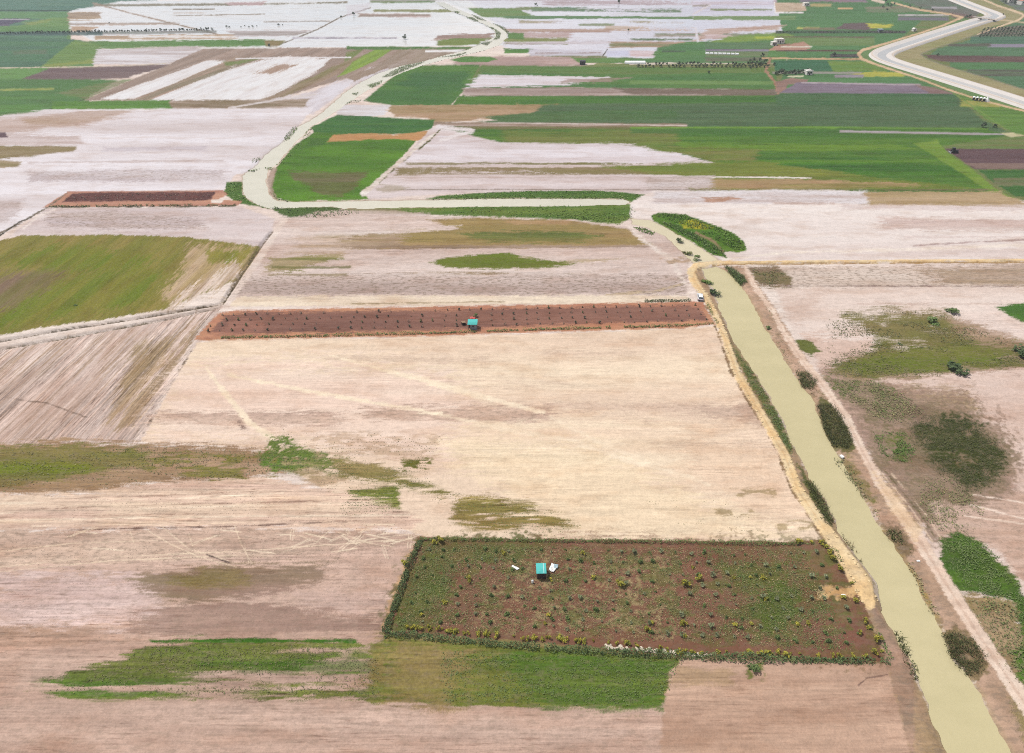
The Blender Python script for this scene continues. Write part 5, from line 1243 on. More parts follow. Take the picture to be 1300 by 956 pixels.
def reed_bed(name, poly, mat, n_m2=9, h=1.7, w=.07, clump=None, feather=1.0, seed=1, cap=26000, z0=0.0, leafy=.35, label=None, leaf=.22):
    """a stand of reeds or weeds nobody could count: upright blades and some leaves"""
    rng = np.random.default_rng(seed)
    n = int(min(cap, poly_area(poly) * n_m2))
    xy = rand_in_poly(poly, n, feather, rng, clump)
    hv = h * (.6 + .8 * fbm(xy[:, 0] / 3 + seed, xy[:, 1] / 3, 3))
    v1, f1 = blades(xy, z0 - .15, hv, w, .3, rng)
    me = None
    k = int(len(xy) * leafy)
    if k:
        pk = np.arange(k) % len(xy)
        c = np.column_stack([xy[pk] + rng.normal(size=(k, 2)) * .15, rng.random(k) * hv[pk] * .7 + .1 + z0])
        v2, f2 = quads_cloud(c, leaf * rng.uniform(.6, 1.25, k), 1.1, rng)
        q = f2.reshape(-1, 4); tri = np.concatenate([q[:, [0, 1, 2]], q[:, [0, 2, 3]]]).ravel()
        v = np.concatenate([v1, v2]); f = np.concatenate([f1, tri + len(v1)])
    else:
        v, f = v1, f1
    o = link(name, mesh_from_arrays(name, v, f, 3, mat))
    return tag(o, kind='stuff', label=label)


def plant_copy(src_mesh, name, x, y, s, label, cat, group, z=None, sz=None):
    o = link(name, src_mesh, (x, y, put_z(x, y) if z is None else z), rz=random.uniform(0, 6.28))
    o.scale = (s, s, s if sz is None else sz)
    return tag(o, label, cat, group)


# ------------------------------------------------------------------ reeds and weeds along the water
reed_bed('reeds', [(1037, 516), (1052, 513), (1066, 525), (1082, 560), (1078, 572), (1056, 567), (1046, 548)], LEAF['olive'], 34, 1.5, .05, leaf=.16, leafy=.8, seed=2)
reed_bed('reeds', [(1010, 472), (1024, 474), (1038, 486), (1030, 497), (1018, 492)], LEAF['olive'], 34, 1.4, .05, leaf=.16, leafy=.8, seed=3)
reed_bed('reeds', [(1022, 612), (1032, 616), (1048, 640), (1058, 664), (1048, 668), (1034, 645)], LEAF['olive'], 34, 1.5, .05, leaf=.16, leafy=.8, seed=4)
reed_bed('reeds', [(932, 448), (944, 458), (960, 480), (978, 512), (992, 536), (1008, 575), (1004, 582), (984, 545), (962, 505), (946, 478)], LEAF['reedg'], 24, .9, .05, leaf=.15, leafy=.8, seed=5, clump=(3, 3, .38))
reed_bed('reeds', [(918, 338), (930, 342), (944, 352), (949, 360), (940, 363), (930, 352)], LEAF['reedg'], 26, 1.6, .07, leaf=.2, leafy=.8, seed=6)
reed_bed('reeds', [(1196, 806), (1206, 802), (1234, 812), (1250, 836), (1244, 858), (1226, 858), (1206, 836)], LEAF['olive'], 32, 1.3, .045, leaf=.14, leafy=.9, seed=7, clump=(2.2, 2.2, .34))
reed_bed('reeds', [(1122, 672), (1140, 672), (1156, 690), (1152, 712), (1138, 704)], LEAF['reed'], 9, 1.2, .08, seed=8, clump=(2, 2, .45))
reed_bed('reeds', [(1136, 800), (1146, 812), (1160, 838), (1168, 866), (1158, 866), (1146, 838)], LEAF['reed'], 11, 1.1, .08, seed=9, clump=(2, 2, .42))
reed_bed('reeds', [(1068, 676), (1082, 692), (1096, 716), (1088, 714), (1074, 694)], LEAF['dry'], 9, .8, .08, seed=10, clump=(2, 2, .42))
reed_bed('reeds', [(545, 254), (565, 249), (600, 246), (668, 242.6), (770, 243), (818, 248), (806, 256), (790, 252.6), (640, 252.2)], LEAF['grass'], 3.2, .7, .14, seed=11, cap=16000, leaf=.4)
reed_bed('reeds', [(548, 264), (633, 262.6), (796, 260), (806, 264), (804, 276), (786, 284), (724, 278), (646, 275), (575, 271)], LEAF['grass'], 2.4, .6, .14, seed=12, cap=16000, clump=(8, 4, .36), leaf=.4)
reed_bed('reeds', [(340, 263), (380, 264), (436, 265), (466, 268), (448, 274), (396, 277), (362, 274)], LEAF['reedg'], 3.2, .7, .14, seed=13, cap=12000, leaf=.4)
reed_bed('reeds', [(289, 233), (306, 232), (307, 246), (318, 257), (343, 266), (302, 257), (285, 246)], LEAF['grass'], 4, .8, .14, seed=14, leaf=.4)
reed_bed('reeds', [(832, 281), (850, 289), (880, 306), (906, 324), (922, 327), (918, 318), (888, 300), (856, 285)], LEAF['reedg'], 8, 1.0, .10, seed=15, leaf=.3)
reed_bed('weeds', [(828, 275), (838, 271), (870, 273), (896, 283), (924, 293), (944, 307), (947, 317), (934, 319), (900, 300), (862, 284)], LEAF['grass'], 4, .9, .14, seed=16, leaf=.35, clump=(5, 4, .3))
for k, (poly, lf) in enumerate((
        ([(360, 180), (368, 176), (378, 163), (374, 160), (362, 172)], 'reed'), ([(384, 176), (390, 166), (398, 160), (402, 152), (394, 170), (388, 180)], 'reed'),
        ([(371, 186), (382, 181), (384, 184), (376, 190)], 'reed'), ([(350, 210), (362, 199), (374, 188), (372, 196), (356, 212)], 'reed'), ([(316, 205), (326, 200), (332, 202), (322, 208)], 'reed'),
        ([(336, 213), (350, 213), (348, 218), (342, 217)], 'reed'), ([(312, 217), (330, 214), (322, 218.4)], 'reed'), ([(342, 244), (352, 250), (366, 256), (352, 254)], 'reed'),
        ([(437, 133), (446, 128), (460, 127), (454, 131)], 'reed'), ([(466, 108), (486, 102), (482, 107), (470, 112)], 'reed'), ([(484, 98), (510, 84), (540, 78), (522, 86), (496, 97)], 'reed'),
        ([(556, 73), (580, 69), (594, 66), (582, 71)], 'reed'), ([(446, 119), (456, 117), (452, 121)], 'reed'), ([(590, 22), (600, 22), (608, 27), (602, 28)], 'reed'), ([(598, 18), (610, 22), (618, 27), (606, 24)], 'reed'),
        ([(624, 29), (640, 34), (646, 40), (646, 47), (642, 40), (632, 33)], 'reed'), ([(615, 33), (628, 38), (630, 45), (626, 51), (634, 49), (636, 42), (626, 35)], 'reed'), ([(575, 14), (584, 15), (582, 17)], 'reed'),
        ([(610, 55), (625, 52), (618, 58)], 'reed'), ([(804, 289), (815, 289), (832, 296), (828, 299), (812, 294)], 'reed'))):
    sc = 2.0 if k < 8 else 2.6
    reed_bed('reeds', poly, LEAF['grass' if k % 2 else 'reedg'], 3.2 if k < 19 else 7, .4, .1, seed=20 + k, cap=6000, leaf=.32, leafy=1.4, feather=0)
# weeds over the eastern scrub and the field corners
reed_bed('weeds', [(1050, 482), (1110, 483), (1146, 500), (1172, 522), (1150, 532), (1128, 538), (1096, 522), (1064, 498)], LEAF['weed'], 12, .3, .06, seed=50, clump=(5, 4, .40), feather=3, leaf=.18, leafy=1.2)
reed_bed('weeds', [(1112, 552), (1148, 548), (1160, 572), (1148, 588), (1118, 576)], LEAF['grass'], 14, .3, .06, seed=51, clump=(4, 3, .36), feather=3, leaf=.17, leafy=1.2)
reed_bed('weeds', [(1156, 540), (1182, 527), (1230, 530), (1262, 555), (1279, 574), (1266, 612), (1226, 626), (1186, 592), (1160, 566)], LEAF['olive'], 12, .2, .05, seed=52, clump=(6, 4, .38), feather=4.5, leafy=1.6, leaf=.13)
reed_bed('weeds', [(1170, 610), (1205, 605), (1248, 645), (1240, 668), (1200, 682), (1165, 655)], LEAF['weed'], 9, .3, .05, seed=53, clump=(4, 3, .44), feather=3, leafy=1.2, leaf=.15)
reed_bed('grass', [(1193, 684), (1218, 676), (1246, 690), (1276, 720), (1296, 742), (1308, 780), (1302, 830), (1284, 762), (1212, 752), (1196, 728)], LEAF['bush'], 13, .3, .06, seed=54, clump=(3, 2, .36), feather=2.5, leafy=1.3, leaf=.16, cap=30000)
reed_bed('grass', [(1216, 756), (1284, 764), (1306, 830), (1330, 960), (1300, 960), (1262, 830)], LEAF['weed'], 9, .3, .08, seed=55, clump=(2.5, 2, .42), feather=1.5, leafy=.7)
reed_bed('grass', [(328, 589), (328, 579), (342, 569), (341, 556), (364, 555), (378, 565), (404, 574), (420, 582), (390, 592), (376, 599), (346, 599)], LEAF['bush'], 5, .12, .05, seed=56, clump=(5, 1.4, .42), feather=3, leafy=1.2, leaf=.12)
reed_bed('weeds', [(0, 570), (180, 566), (340, 576), (420, 596), (330, 604), (120, 620), (0, 626)], LEAF['weed'], 1.6, .25, .09, seed=58, clump=(12, 2, .46), feather=2, leafy=1.0, leaf=.18)
reed_bed('grass', [(190, 816), (440, 818), (482, 834), (480, 886), (60, 880), (150, 846)], LEAF['weed'], 5, .12, .05, seed=59, clump=(16, 1.2, .46), feather=1, leafy=1.4, leaf=.12)
reed_bed('grass', [(640, 830), (720, 828), (870, 838), (850, 868), (840, 896), (560, 890), (560, 826)], LEAF['bush'], 8, .12, .05, seed=60, clump=(10, 1.6, .40), feather=1, leafy=1.4, leaf=.12)
reed_bed('weeds', [(1054, 400), (1126, 394), (1200, 400), (1246, 420), (1300, 442), (1300, 462), (1232, 474), (1190, 476), (1096, 480), (1044, 478)], LEAF['weed'], 2.2, .18, .06, seed=61, clump=(9, 4, .50), feather=3, leafy=1.2, leaf=.2)
reed_bed('weeds', [(952, 342), (985, 339), (1004, 352), (1004, 362), (964, 364)], LEAF['weed'], 3, .4, .12, seed=62, clump=(5, 3, .44), feather=1.5, leafy=.9, leaf=.25)
reed_bed('weeds', [(1056, 582), (1076, 584), (1112, 640), (1096, 634)], LEAF['weed'], 8, .4, .08, seed=63, clump=(3, 2, .45), feather=1, leafy=.8)
def row_weeds(poly, gap, step, mat, leaf, thr, seed, clump=(9, 2.0), per=2, direction=0.0):
    """weeds and volunteer crop left standing in drill rows"""
    rng = np.random.default_rng(seed)
    w = wpts(poly); lo = w.min(0); hi = w.max(0)
    ys = np.arange(lo[1], hi[1], gap); step = step * .6
    pts = []
    for y in ys:
        xs = np.arange(lo[0], hi[0], step) + rng.uniform(-.5, .5) * step
        xs = xs + rng.normal(size=len(xs)) * step * .25
        pts.append(np.column_stack([xs, y + rng.normal(size=len(xs)) * gap * .10]))
    q = np.concatenate(pts)
    s = sdf(w, q[:, 0], q[:, 1]) + (rng.random(len(q)) - .2) * 3
    ok = (s < 0) & (fbm(q[:, 0] / clump[0] + seed, q[:, 1] / clump[1], 3) > thr + (rng.random(len(q)) - .5) * .2)
    leaf = leaf * .72
    q = np.repeat(q[ok], per, 0)
    c = np.column_stack([q + rng.normal(size=q.shape) * leaf * .5, rng.random(len(q)) * leaf * .5 + .03])
    v, f = quads_cloud(c, leaf * rng.uniform(.5, 1.2, len(c)), .9, rng)
    return tag(link('weeds', mesh_from_arrays('weeds', v, f, 4, mat)), kind='stuff')


row_weeds([(380, 548), (560, 552), (560, 582), (400, 586)], 1.1, 1.0, LEAF['weed'], .17, .50, 301, (10, 3))
row_weeds([(400, 578), (440, 582), (500, 592), (545, 606), (590, 628), (560, 638), (500, 618), (420, 606)], .8, .35, LEAF['bush'], .15, .46, 302, (8, 2))
row_weeds([(508, 582), (550, 580), (546, 602), (510, 600)], .9, .4, LEAF['bush'], .16, .42, 303, (6, 2))
row_weeds([(440, 617), (506, 616), (508, 648), (500, 653), (432, 653)], .85, .3, LEAF['bush'], .15, .38, 304, (10, 1.6))
row_weeds([(574, 630), (620, 630), (680, 645), (742, 668), (700, 680), (600, 676), (570, 666)], .85, .5, LEAF['bush'], .15, .44, 305, (9, 1.6))
row_weeds([(360, 545), (420, 560), (470, 600), (460, 640), (420, 640), (390, 600), (340, 600)], .9, .8, LEAF['weed'], .15, .50, 306, (6, 2))
row_weeds([(820, 632), (960, 628), (970, 640), (820, 644)], .9, .6, LEAF['weed'], .14, .54, 307, (8, 2))
row_weeds([(850, 656), (1010, 650), (1028, 678), (860, 676)], .9, .6, LEAF['weed'], .14, .57, 308, (8, 2))
row_weeds([(120, 566), (330, 568), (400, 600), (330, 606), (120, 604)], .9, .9, LEAF['weed'], .18, .50, 309, (12, 2))
row_weeds([(0, 610), (330, 604), (540, 650), (530, 676), (0, 672)], 1.0, 1.6, LEAF['stub'], .12, .54, 310, (14, 3), 2)
row_weeds([(0, 676), (520, 678), (500, 716), (0, 722)], .9, 1.0, LEAF['stub'], .10, .50, 311, (12, 3), 2)
row_weeds([(0, 722), (510, 700), (490, 806), (150, 815), (0, 830)], .8, .9, LEAF['stub'], .07, .54, 312, (14, 4), 2)
# scrubby growth on the canal banks
reed_bed('weeds', [(966, 380), (975, 385), (1000, 440), (1024, 476), (1046, 500), (1038, 508), (1008, 470), (984, 433)], LEAF['dry'], 6, .4, .08, seed=64, clump=(3, 2, .44), feather=1, leafy=.9)
reed_bed('weeds', [(1100, 640), (1118, 650), (1170, 735), (1200, 790), (1190, 796), (1148, 708)], LEAF['dry'], 6, .35, .07, seed=65, clump=(2, 2, .46), feather=1, leafy=.9)
reed_bed('weeds', [(897, 372), (910, 402), (922, 432), (946, 472), (974, 530), (1000, 580), (1022, 620), (1012, 618), (986, 566), (952, 500), (926, 448), (906, 410)], LEAF['weed'], 6, .35, .08, seed=66, clump=(2, 2, .42), feather=.6, leafy=.9)
reed_bed('straw', [(1036, 750), (1046, 743), (1086, 746), (1092, 757), (1062, 762), (1040, 760)], LEAF['straw'], 60, .12, .05, seed=67, feather=1, leafy=1.2, leaf=.14)

# single bushes at the water's edge
BSH = [bush_mesh('bush', LEAF['reedg'], 260, 1.0, 1.5, .2, 70), bush_mesh('bush', LEAF['dark'], 260, 1.0, 1.4, .2, 71), bush_mesh('bush', LEAF['grass'], 220, 1.0, 1.0, .2, 72), bush_mesh('bush', LEAF['weed'], 200, 1.0, .9, .2, 73)]
for (x, y, k, s, lab) in ((896, 359, 2, 1.6, 'bright green bush at the head of the canal beside the road bend'), (906, 374, 1, 1.9, 'dark bush standing in the canal edge opposite the parked car'),
                          (975, 418, 0, .9, 'small green bush on the canal edge beside the track'), (862, 307, 1, 1.5, 'round dark bush on the bare bank south of the weedy island'),
                          (872, 322, 3, 1.6, 'brownish low bush in the shallow pool above the dirt road'), (884, 329, 0, 1.4, 'straggly green bush where the pool meets the dirt road'),
                          (1210, 397, 0, 2.0, 'dark green bush on the bare upper edge of the eastern grass field'), (1182, 409, 0, 2.0, 'green bush within the northern part of the eastern grass field'),
                          (1212, 470, 1, 3.0, 'large dark bush on the southern edge of the eastern grass field'), (1300, 452, 1, 3.4, 'dark bush at the frame edge of the eastern grass field'),
                          (1142, 437, 1, .7, 'tiny dark bush alone in the eastern grass field'), (958, 850, 0, 1.0, 'green bush on the tan strip below the weedy plot'),
                          (1003, 836, 3, .8, 'olive tuft bush on the plot bottom edge above the tan strip'), (96, 388, 2, .6, 'green bush at the lower edge of the olive green crop beside the ditch')):
    w = P(x, y)
    plant_copy(BSH[k], 'bush', w.x, w.y, s, lab, 'bush', 'single bushes beside water and fields', z=-.05, sz=s * (.5 if x > 1100 else .75))

# ------------------------------------------------------------------ the weedy plot: hedges, saplings, yellow bushes
hedge('hedge', [(533, 685), (600, 685.5), (700, 687), (860, 688.5), (950, 690.5), (1050, 691)], LEAF['bush'], 'low green hedge along the far edge of the weedy plot against the pale field', 'hedge', .8, .75, 42, .14, .2, 81)
hedge('hedge', [(534, 686), (520, 716), (508, 752), (496, 784), (489, 804)], LEAF['hedge'], 'dark green hedge on the slanting short side of the weedy plot beside pinkish soil', 'hedge', 1.25, 1.15, 80, .17, .08, 82)
hedge('hedge', [(489, 805), (560, 811), (640, 819), (740, 826), (852, 832), (900, 835), (1000, 838), (1128, 841)], LEAF['hedge'], 'long dark hedge along the near edge of the weedy plot above the green crop', 'hedge', 1.3, 1.0, 72, .16, .22, 83)
hedge('hedge', [(1054, 694), (1074, 726), (1094, 762), (1112, 800), (1130, 838)], LEAF['bush'], 'broken green hedge between the weedy plot and the canal spoil bank', 'hedge', 1.3, .8, 55, .16, .36, 84)
hedge('hedge', [(248, 430), (300, 428.6), (400, 427), (560, 423), (700, 418), (860, 414), (906, 412)], LEAF['bush'], 'thin grassy hedge along the near edge of the red orchard strip', 'hedge', .9, .7, 26, .2, .30, 85)
hedge('hedge', [(818, 383), (846, 382.4), (876, 382)], LEAF['dark'], 'short dark hedge at the canal end of the red orchard strip', 'hedge', 1.2, .8, 40, .2, .1, 86)
hedge('hedge', [(62, 262.6), (120, 262), (200, 261.4), (300, 260.6)], LEAF['bush'], 'thin green hedge along the near edge of the dark brown strip', 'hedge', 1.0, .7, 12, .3, .38, 87)
hedge('hedge', [(898, 386), (906, 404), (912, 414)], LEAF['bush'], 'small green hedge between the red orchard strip and the canal road', 'hedge', 1.2, .8, 40, .2, .2, 88)

TL, TR, BR, BL = (536, 690), (1048, 696), (1120, 828), (500, 794)


def plot_px(u, v):
    a = (TL[0] + (TR[0] - TL[0]) * u, TL[1] + (TR[1] - TL[1]) * u)
    b = (BL[0] + (BR[0] - BL[0]) * u, BL[1] + (BR[1] - BL[1]) * u)
    return a[0] + (b[0] - a[0]) * v, a[1] + (b[1] - a[1]) * v


SAP = [bush_mesh('sapling', LEAF['grey'], 130, .45, .75, .13, 90), bush_mesh('sapling', LEAF['bush'], 150, .5, .7, .13, 91), bush_mesh('sapling', LEAF['bush'], 120, .42, .55, .13, 92), bush_mesh('sapling', LEAF['grey'], 110, .36, .55, .12, 93)]
LABS = ['grey green sapling in the rows of the weedy plot', 'leafy green sapling in the rows of the weedy plot', 'small low green sapling in the rows of the weedy plot', 'grey green sapling in the rows of the weedy plot']
rr = random.Random(5)
HUT_PX = (687, 724)
for r in range(9):
    v = .07 + r * .108
    for c in range(29):
        if rr.random() < .24:
            continue
        u = .02 + c * .0338 + rr.uniform(-.007, .007)
        x, y = plot_px(u, v + rr.uniform(-.016, .016))
        if abs(x - 690) < 24 and abs(y - 724) < 20:
            continue
        k = rr.choice((0, 1, 1, 2, 2, 3) if u < .35 else (0, 0, 1, 2, 3))
        w = P(x, y)
        plant_copy(SAP[k], 'sapling', w.x, w.y, rr.uniform(.5, 1.25), LABS[k], 'sapling', 'saplings in rows on the weedy plot')
YB = [bush_mesh('flowering_bush', LEAF['yellow'], 170, .55, .8, .13, 95), bush_mesh('flowering_bush', LEAF['yellow'], 120, .42, .55, .13, 96)]
for (x, y) in ((565, 767), (595, 736), (640, 704), (516, 717), (698, 737), (752, 733), (788, 744), (691, 793), (697, 781), (829, 791), (866, 793), (870, 809), (879, 722), (888, 735), (932, 735), (954, 734), (967, 735), (972, 760), (866, 793), (934, 794), (955, 793), (1014, 794),
               (1024, 793), (868, 743), (1049, 697), (1052, 702), (1056, 712), (1066, 726), (1080, 742), (1096, 790), (1102, 798), (1090, 805), (1112, 815), (1118, 828), (1108, 830), (1070, 760), (1086, 766), (534, 780), (740, 703), (1012, 690), (1030, 691), (1041, 690), (560, 688), (550, 690), (820, 800)):
    w = P(x + rr.uniform(-1, 1), y)
    plant_copy(rr.choice(YB), 'flowering_bush', w.x, w.y, rr.uniform(.8, 1.5), 'yellow flowering bush scattered over the weedy plot', 'bush', 'yellow bushes on the weedy plot')
for k in range(84):
    t = rr.random() ** 1.5
    pts = [(520, 797), (545, 799), (640, 808), (740, 815), (790, 818), (870, 829), (1000, 831), (1110, 835)]
    q = along(np.array(pts, float), n=200)[int(t * 199)]
    w = P(q[0] + rr.uniform(-3, 3), q[1] + rr.uniform(-2, 2))
    plant_copy(rr.choice(YB), 'flowering_bush', w.x, w.y, rr.uniform(.6, 1.15), 'yellow flowering bush lined up inside the near hedge of the plot', 'bush', 'yellow bushes along the near hedge', sz=rr.uniform(.7, 1.1))
# ground cover of the plot
reed_bed('weeds', [(534, 690), (700, 694), (690, 706), (600, 720), (576, 736), (560, 794), (500, 798), (510, 752)], LEAF['bush'], 11, .2, .05, seed=100, clump=(4, 3, .42), feather=1, leafy=1.0, leaf=.11, cap=30000)
reed_bed('weeds', [(900, 694), (1048, 696), (1096, 780), (1120, 830), (1020, 826), (930, 790), (930, 730)], LEAF['bush'], 7, .18, .05, seed=101, clump=(4, 3, .47), feather=1, leafy=1.0, leaf=.11, cap=36000)
reed_bed('weeds', [(536, 690), (1048, 696), (1120, 830), (500, 796)], LEAF['weed'], 6, .2, .05, seed=102, clump=(1.5, 1.2, .46), leafy=1.6, leaf=.10, cap=60000)
reed_bed('weeds', [(536, 690), (1048, 696), (1120, 830), (500, 796)], LEAF['bush'], 3, .25, .05, seed=103, clump=(2.5, 1.6, .52), leafy=1.4, leaf=.12, cap=60000)
reed_bed('dry_weeds', [(536, 690), (1048, 696), (1120, 830), (500, 796)], LEAF['straw'], 6.5, .1, .04, seed=104, clump=(3, 2, .36), leafy=1.0, leaf=.085, cap=60000)
# pale stones along the plot's near edge
def stone_mesh(seed):
    bm = bmesh.new(); bmesh.ops.create_icosphere(bm, subdivisions=2, radius=.22)
    r_ = random.Random(seed); ph = [r_.uniform(0, 6) for _ in range(6)]
    for v in bm.verts:
        n = 1 + .16 * math.sin(v.co.x * 14 + ph[0]) + .14 * math.sin(v.co.y * 13 + ph[1]) + .12 * math.sin(v.co.z * 15 + ph[2])
        v.co = v.co * n; v.co.z *= .6
    me = bpy.data.meshes.new('stone'); bm.to_mesh(me); bm.free(); me.materials.append(STONE)
    return me


SM = [stone_mesh(k) for k in range(4)]
for k in range(64):
    q = along(np.array([(770, 822), (830, 826), (870, 831), (905, 833)], float), n=100)[rr.randrange(100)]
    w = P(q[0], q[1] + rr.uniform(-2.2, 1.8))
    o = link('stone', rr.choice(SM), (w.x, w.y, put_z(w.x, w.y) + .08), rz=rr.uniform(0, 6)); s = rr.uniform(.6, 1.8); o.scale = (s, s, s)
    tag(o, 'pale field stone in the heap line along the plot near hedge', 'stone', 'stones along the near hedge')
# clods of earth on the spoil bank
SB = simple_mat('spoil_clod', A(244, 216, 168), .95, .1, .2, 3, objvar=.15)
CM = []
for k in range(3):
    me = SM[k].copy(); me.materials.clear(); me.materials.append(SB); CM.append(me)
for k in range(130):
    i = rr.randrange(7, 18); t = rr.random(); a, b = ROAD_W[i], ROAD_W[i + 1 if i < 18 else i]
    wd = ROAD_WID[i] * rr.choice((-1, 1)) * rr.uniform(.6, 1.0)
    w = P(a[0] + (b[0] - a[0]) * t + wd, a[1] + (b[1] - a[1]) * t)
    o = link('earth_clod', rr.choice(CM), (w.x, w.y, put_z(w.x, w.y) + .06), rz=rr.uniform(0, 6)); s = rr.uniform(.45, 1.25); o.scale = (s, s * rr.uniform(.7, 1.2), s)
    tag(o, 'pale yellow clod of earth on the canal spoil bank road', 'clod', 'clods on the spoil bank')

# ------------------------------------------------------------------ red orchard strip saplings
OS = [bush_mesh('orchard_sapling', LEAF['sap'], 60, .36, .8, .17, 110), bush_mesh('orchard_sapling', LEAF['dark'], 50, .32, .7, .16, 111), bush_mesh('orchard_sapling', LEAF['stub'], 34, .3, .7, .14, 112)]
for r, (yl, yr) in enumerate(((400, 388), (407, 394), (414, 400.5), (421, 407))):
    xl = (282, 274, 268, 264)[r]; xr = (882, 886, 890, 896)[r]
    for c in range(43):
        t = c / 42
        if rr.random() < .10:
            continue
        x = xl + (xr - xl) * t + rr.uniform(-1, 1); y = yl + (yr - yl) * t + rr.uniform(-.5, .5)
        if abs(x - 599) < 16 and 400 < y < 422:
            continue
        w = P(x, y)
        k = rr.choice((0, 0, 1, 2, 2))
        plant_copy(OS[k], 'orchard_sapling', w.x, w.y, rr.uniform(.6, 1.2), ('thin dark sapling in the rows of the red orchard strip', 'thin dark sapling in the rows of the red orchard strip', 'bare brown sapling in the rows of the red orchard strip')[k], 'sapling', 'saplings on the red orchard strip', z=0)
reed_bed('weeds', [(80, 256), (92, 246), (274, 244), (268, 253)], LEAF['stub'], .5, .7, .16, seed=115, leafy=.8, leaf=.3)

# ------------------------------------------------------------------ near hut with its litter
hp = P(687.5, 735); hx, hy = hp.x, hp.y
hz = put_z(hx, hy)
hut = empty('hut', (hx, hy + 1.0, hz), .02, 'small dark hut under a bright turquoise sheet roof on the weedy plot', 'hut')
w_ = MB(); T = .07
w_.box((0, 1.0, .88), (1.9, T, 1.76)); w_.box((-.93, 0, .88), (T, 1.9, 1.76)); w_.box((.93, 0, .88), (T, 1.9, 1.76))
w_.box((-.62, -.96, .82), (.62, T, 1.64)); w_.box((.66, -.96, .82), (.54, T, 1.64)); w_.box((.04, -.96, 1.5), (.7, T, .28))
w_.build('wall', WOODD, hut)
d_ = MB(); d_.box((.04, -.90, .68), (.68, .05, 1.34)); d_.box((.04, -.935, .35), (.6, .02, .08)); d_.box((.04, -.935, 1.05), (.6, .02, .08))
dr = d_.build('door', WOODD, hut)
MB().cyl((.30, -.96, .7), .02, .09, 'Y').build('handle', RIMM, dr)
tilt = Matrix.Rotation(math.radians(4), 4, 'X')
rf = MB(); rf.box((-.08, .0, 1.86), (1.96, 2.3, .05), tilt)
for k in range(9):
    rf.cyl((-.98 + k * .225, 0, 1.89), .018, 2.3, 'Y', 6)
roof = rf.build('roof', TURQ, hut)
MB().box((.38, .0, 1.925), (.16, 2.3, .02), tilt).build('ridge_sheet', TURQ2, roof)
for (px_, py_) in ((-.9, -1.02), (.9, -1.02)):
    MB().cyl((px_, py_, .9), .045, 1.8, 'Z', 8).build('post', WOODB, hut)


def crumple(name, mat, sx, sy, h, seed, parent=None, nx=16, ny=16):
    rng = np.random.default_rng(seed)
    gx, gy = np.meshgrid(np.linspace(-.5, .5, nx), np.linspace(-.5, .5, ny))
    z = (fbm(gx * 7 + seed, gy * 7, 3)) * h
    edge = .04 * (fbm(gx * 9 + 3, gy * 9 + seed, 2) - .5)
    v = np.column_stack([(gx + edge).ravel() * sx * (1 + .3 * gy.ravel()), (gy - edge).ravel() * sy, z.ravel() + .03])
    i, j = np.meshgrid(np.arange(ny - 1), np.arange(nx - 1), indexing='ij'); a = (i * nx + j).ravel()
    top = np.column_stack([a, a + 1, a + nx + 1, a + nx])
    me = mesh_from_arrays(name, v, top.ravel(), 4, mat)
    o = link(name, me, parent=parent)
    md = o.modifiers.new('thick', 'SOLIDIFY'); md.thickness = .015
    return o


w = P(702, 722); sh = crumple('plastic_sheet', PLAST, 1.25, 1.8, .55, 5); sh.location = (w.x, w.y, put_z(w.x, w.y)); sh.rotation_euler = (0, 0, -.5)
tag(sh, 'crumpled white plastic sheet with a pale blue fold beside the turquoise hut', 'plastic sheet')
sb = crumple('blue_fold', PALEB, .8, .8, .25, 9, sh); sb.location = (.35, .55, .32); sb.rotation_euler = (.3, .1, .4)
w = P(654, 721); sc_ = crumple('plastic_scrap', WHITE, 1.5, .55, .2, 12); sc_.location = (w.x, w.y, put_z(w.x, w.y)); sc_.rotation_euler = (0, 0, -.5)
tag(sc_, 'narrow white plastic scrap lying on bare soil west of the turquoise hut', 'scrap')
w = P(676, 740); can = empty('water_canister', (w.x, w.y, put_z(w.x, w.y)), .2, 'upright white canister on the soil in front of the turquoise hut', 'canister')
MB().box((0, 0, .42), (.38, .30, .8), bevel=.05).build('body', WHITE, can); MB().cyl((.08, 0, .87), .06, .1).build('cap', DARKM, can); MB().box((-.08, 0, .86), (.16, .04, .05)).build('handle', WHITE, can)
w = P(1070, 758)
def lump(name, mat, r, sx, sy, sz, seed):
    bm = bmesh.new(); bmesh.ops.create_icosphere(bm, subdivisions=3, radius=r)
    for v in bm.verts:
        n = 1 + .10 * math.sin(v.co.x * 9 / r * .4 + seed) + .08 * math.sin(v.co.y * 11 / r * .4 + seed * 2)
        v.co = Vector((v.co.x * sx, v.co.y * sy, v.co.z * sz)) * n
    me = bpy.data.meshes.new(name); bm.to_mesh(me); bm.free(); me.materials.append(mat)
    me.polygons.foreach_set('use_smooth', np.ones(len(me.polygons), bool))
    return me


o = link('sack', lump('sack', WHITE, .35, 1.3, .8, .6, 3), (w.x, w.y, put_z(w.x, w.y) + .16)); tag(o, 'white sack lying in weeds at the end of the straw patch', 'sack')
w = P(1165, 714); o = link('sack', lump('sack', WHITE, .28, 1.2, .8, .6, 5), (w.x, w.y, put_z(w.x, w.y) + .12)); tag(o, 'small white sack dropped beside the pink track east of the canal', 'sack')
w = P(1068.5, 581); bx = empty('water_tank', (w.x, w.y, put_z(w.x, w.y) + .05), .5, 'white plastic tank on the east waterline of the canal', 'tank')
MB().box((0, 0, .25), (.62, .85, .5), bevel=.05).build('body', WHITE, bx); MB().cyl((0, .1, .53), .14, .07).build('lid', WHITE, bx)

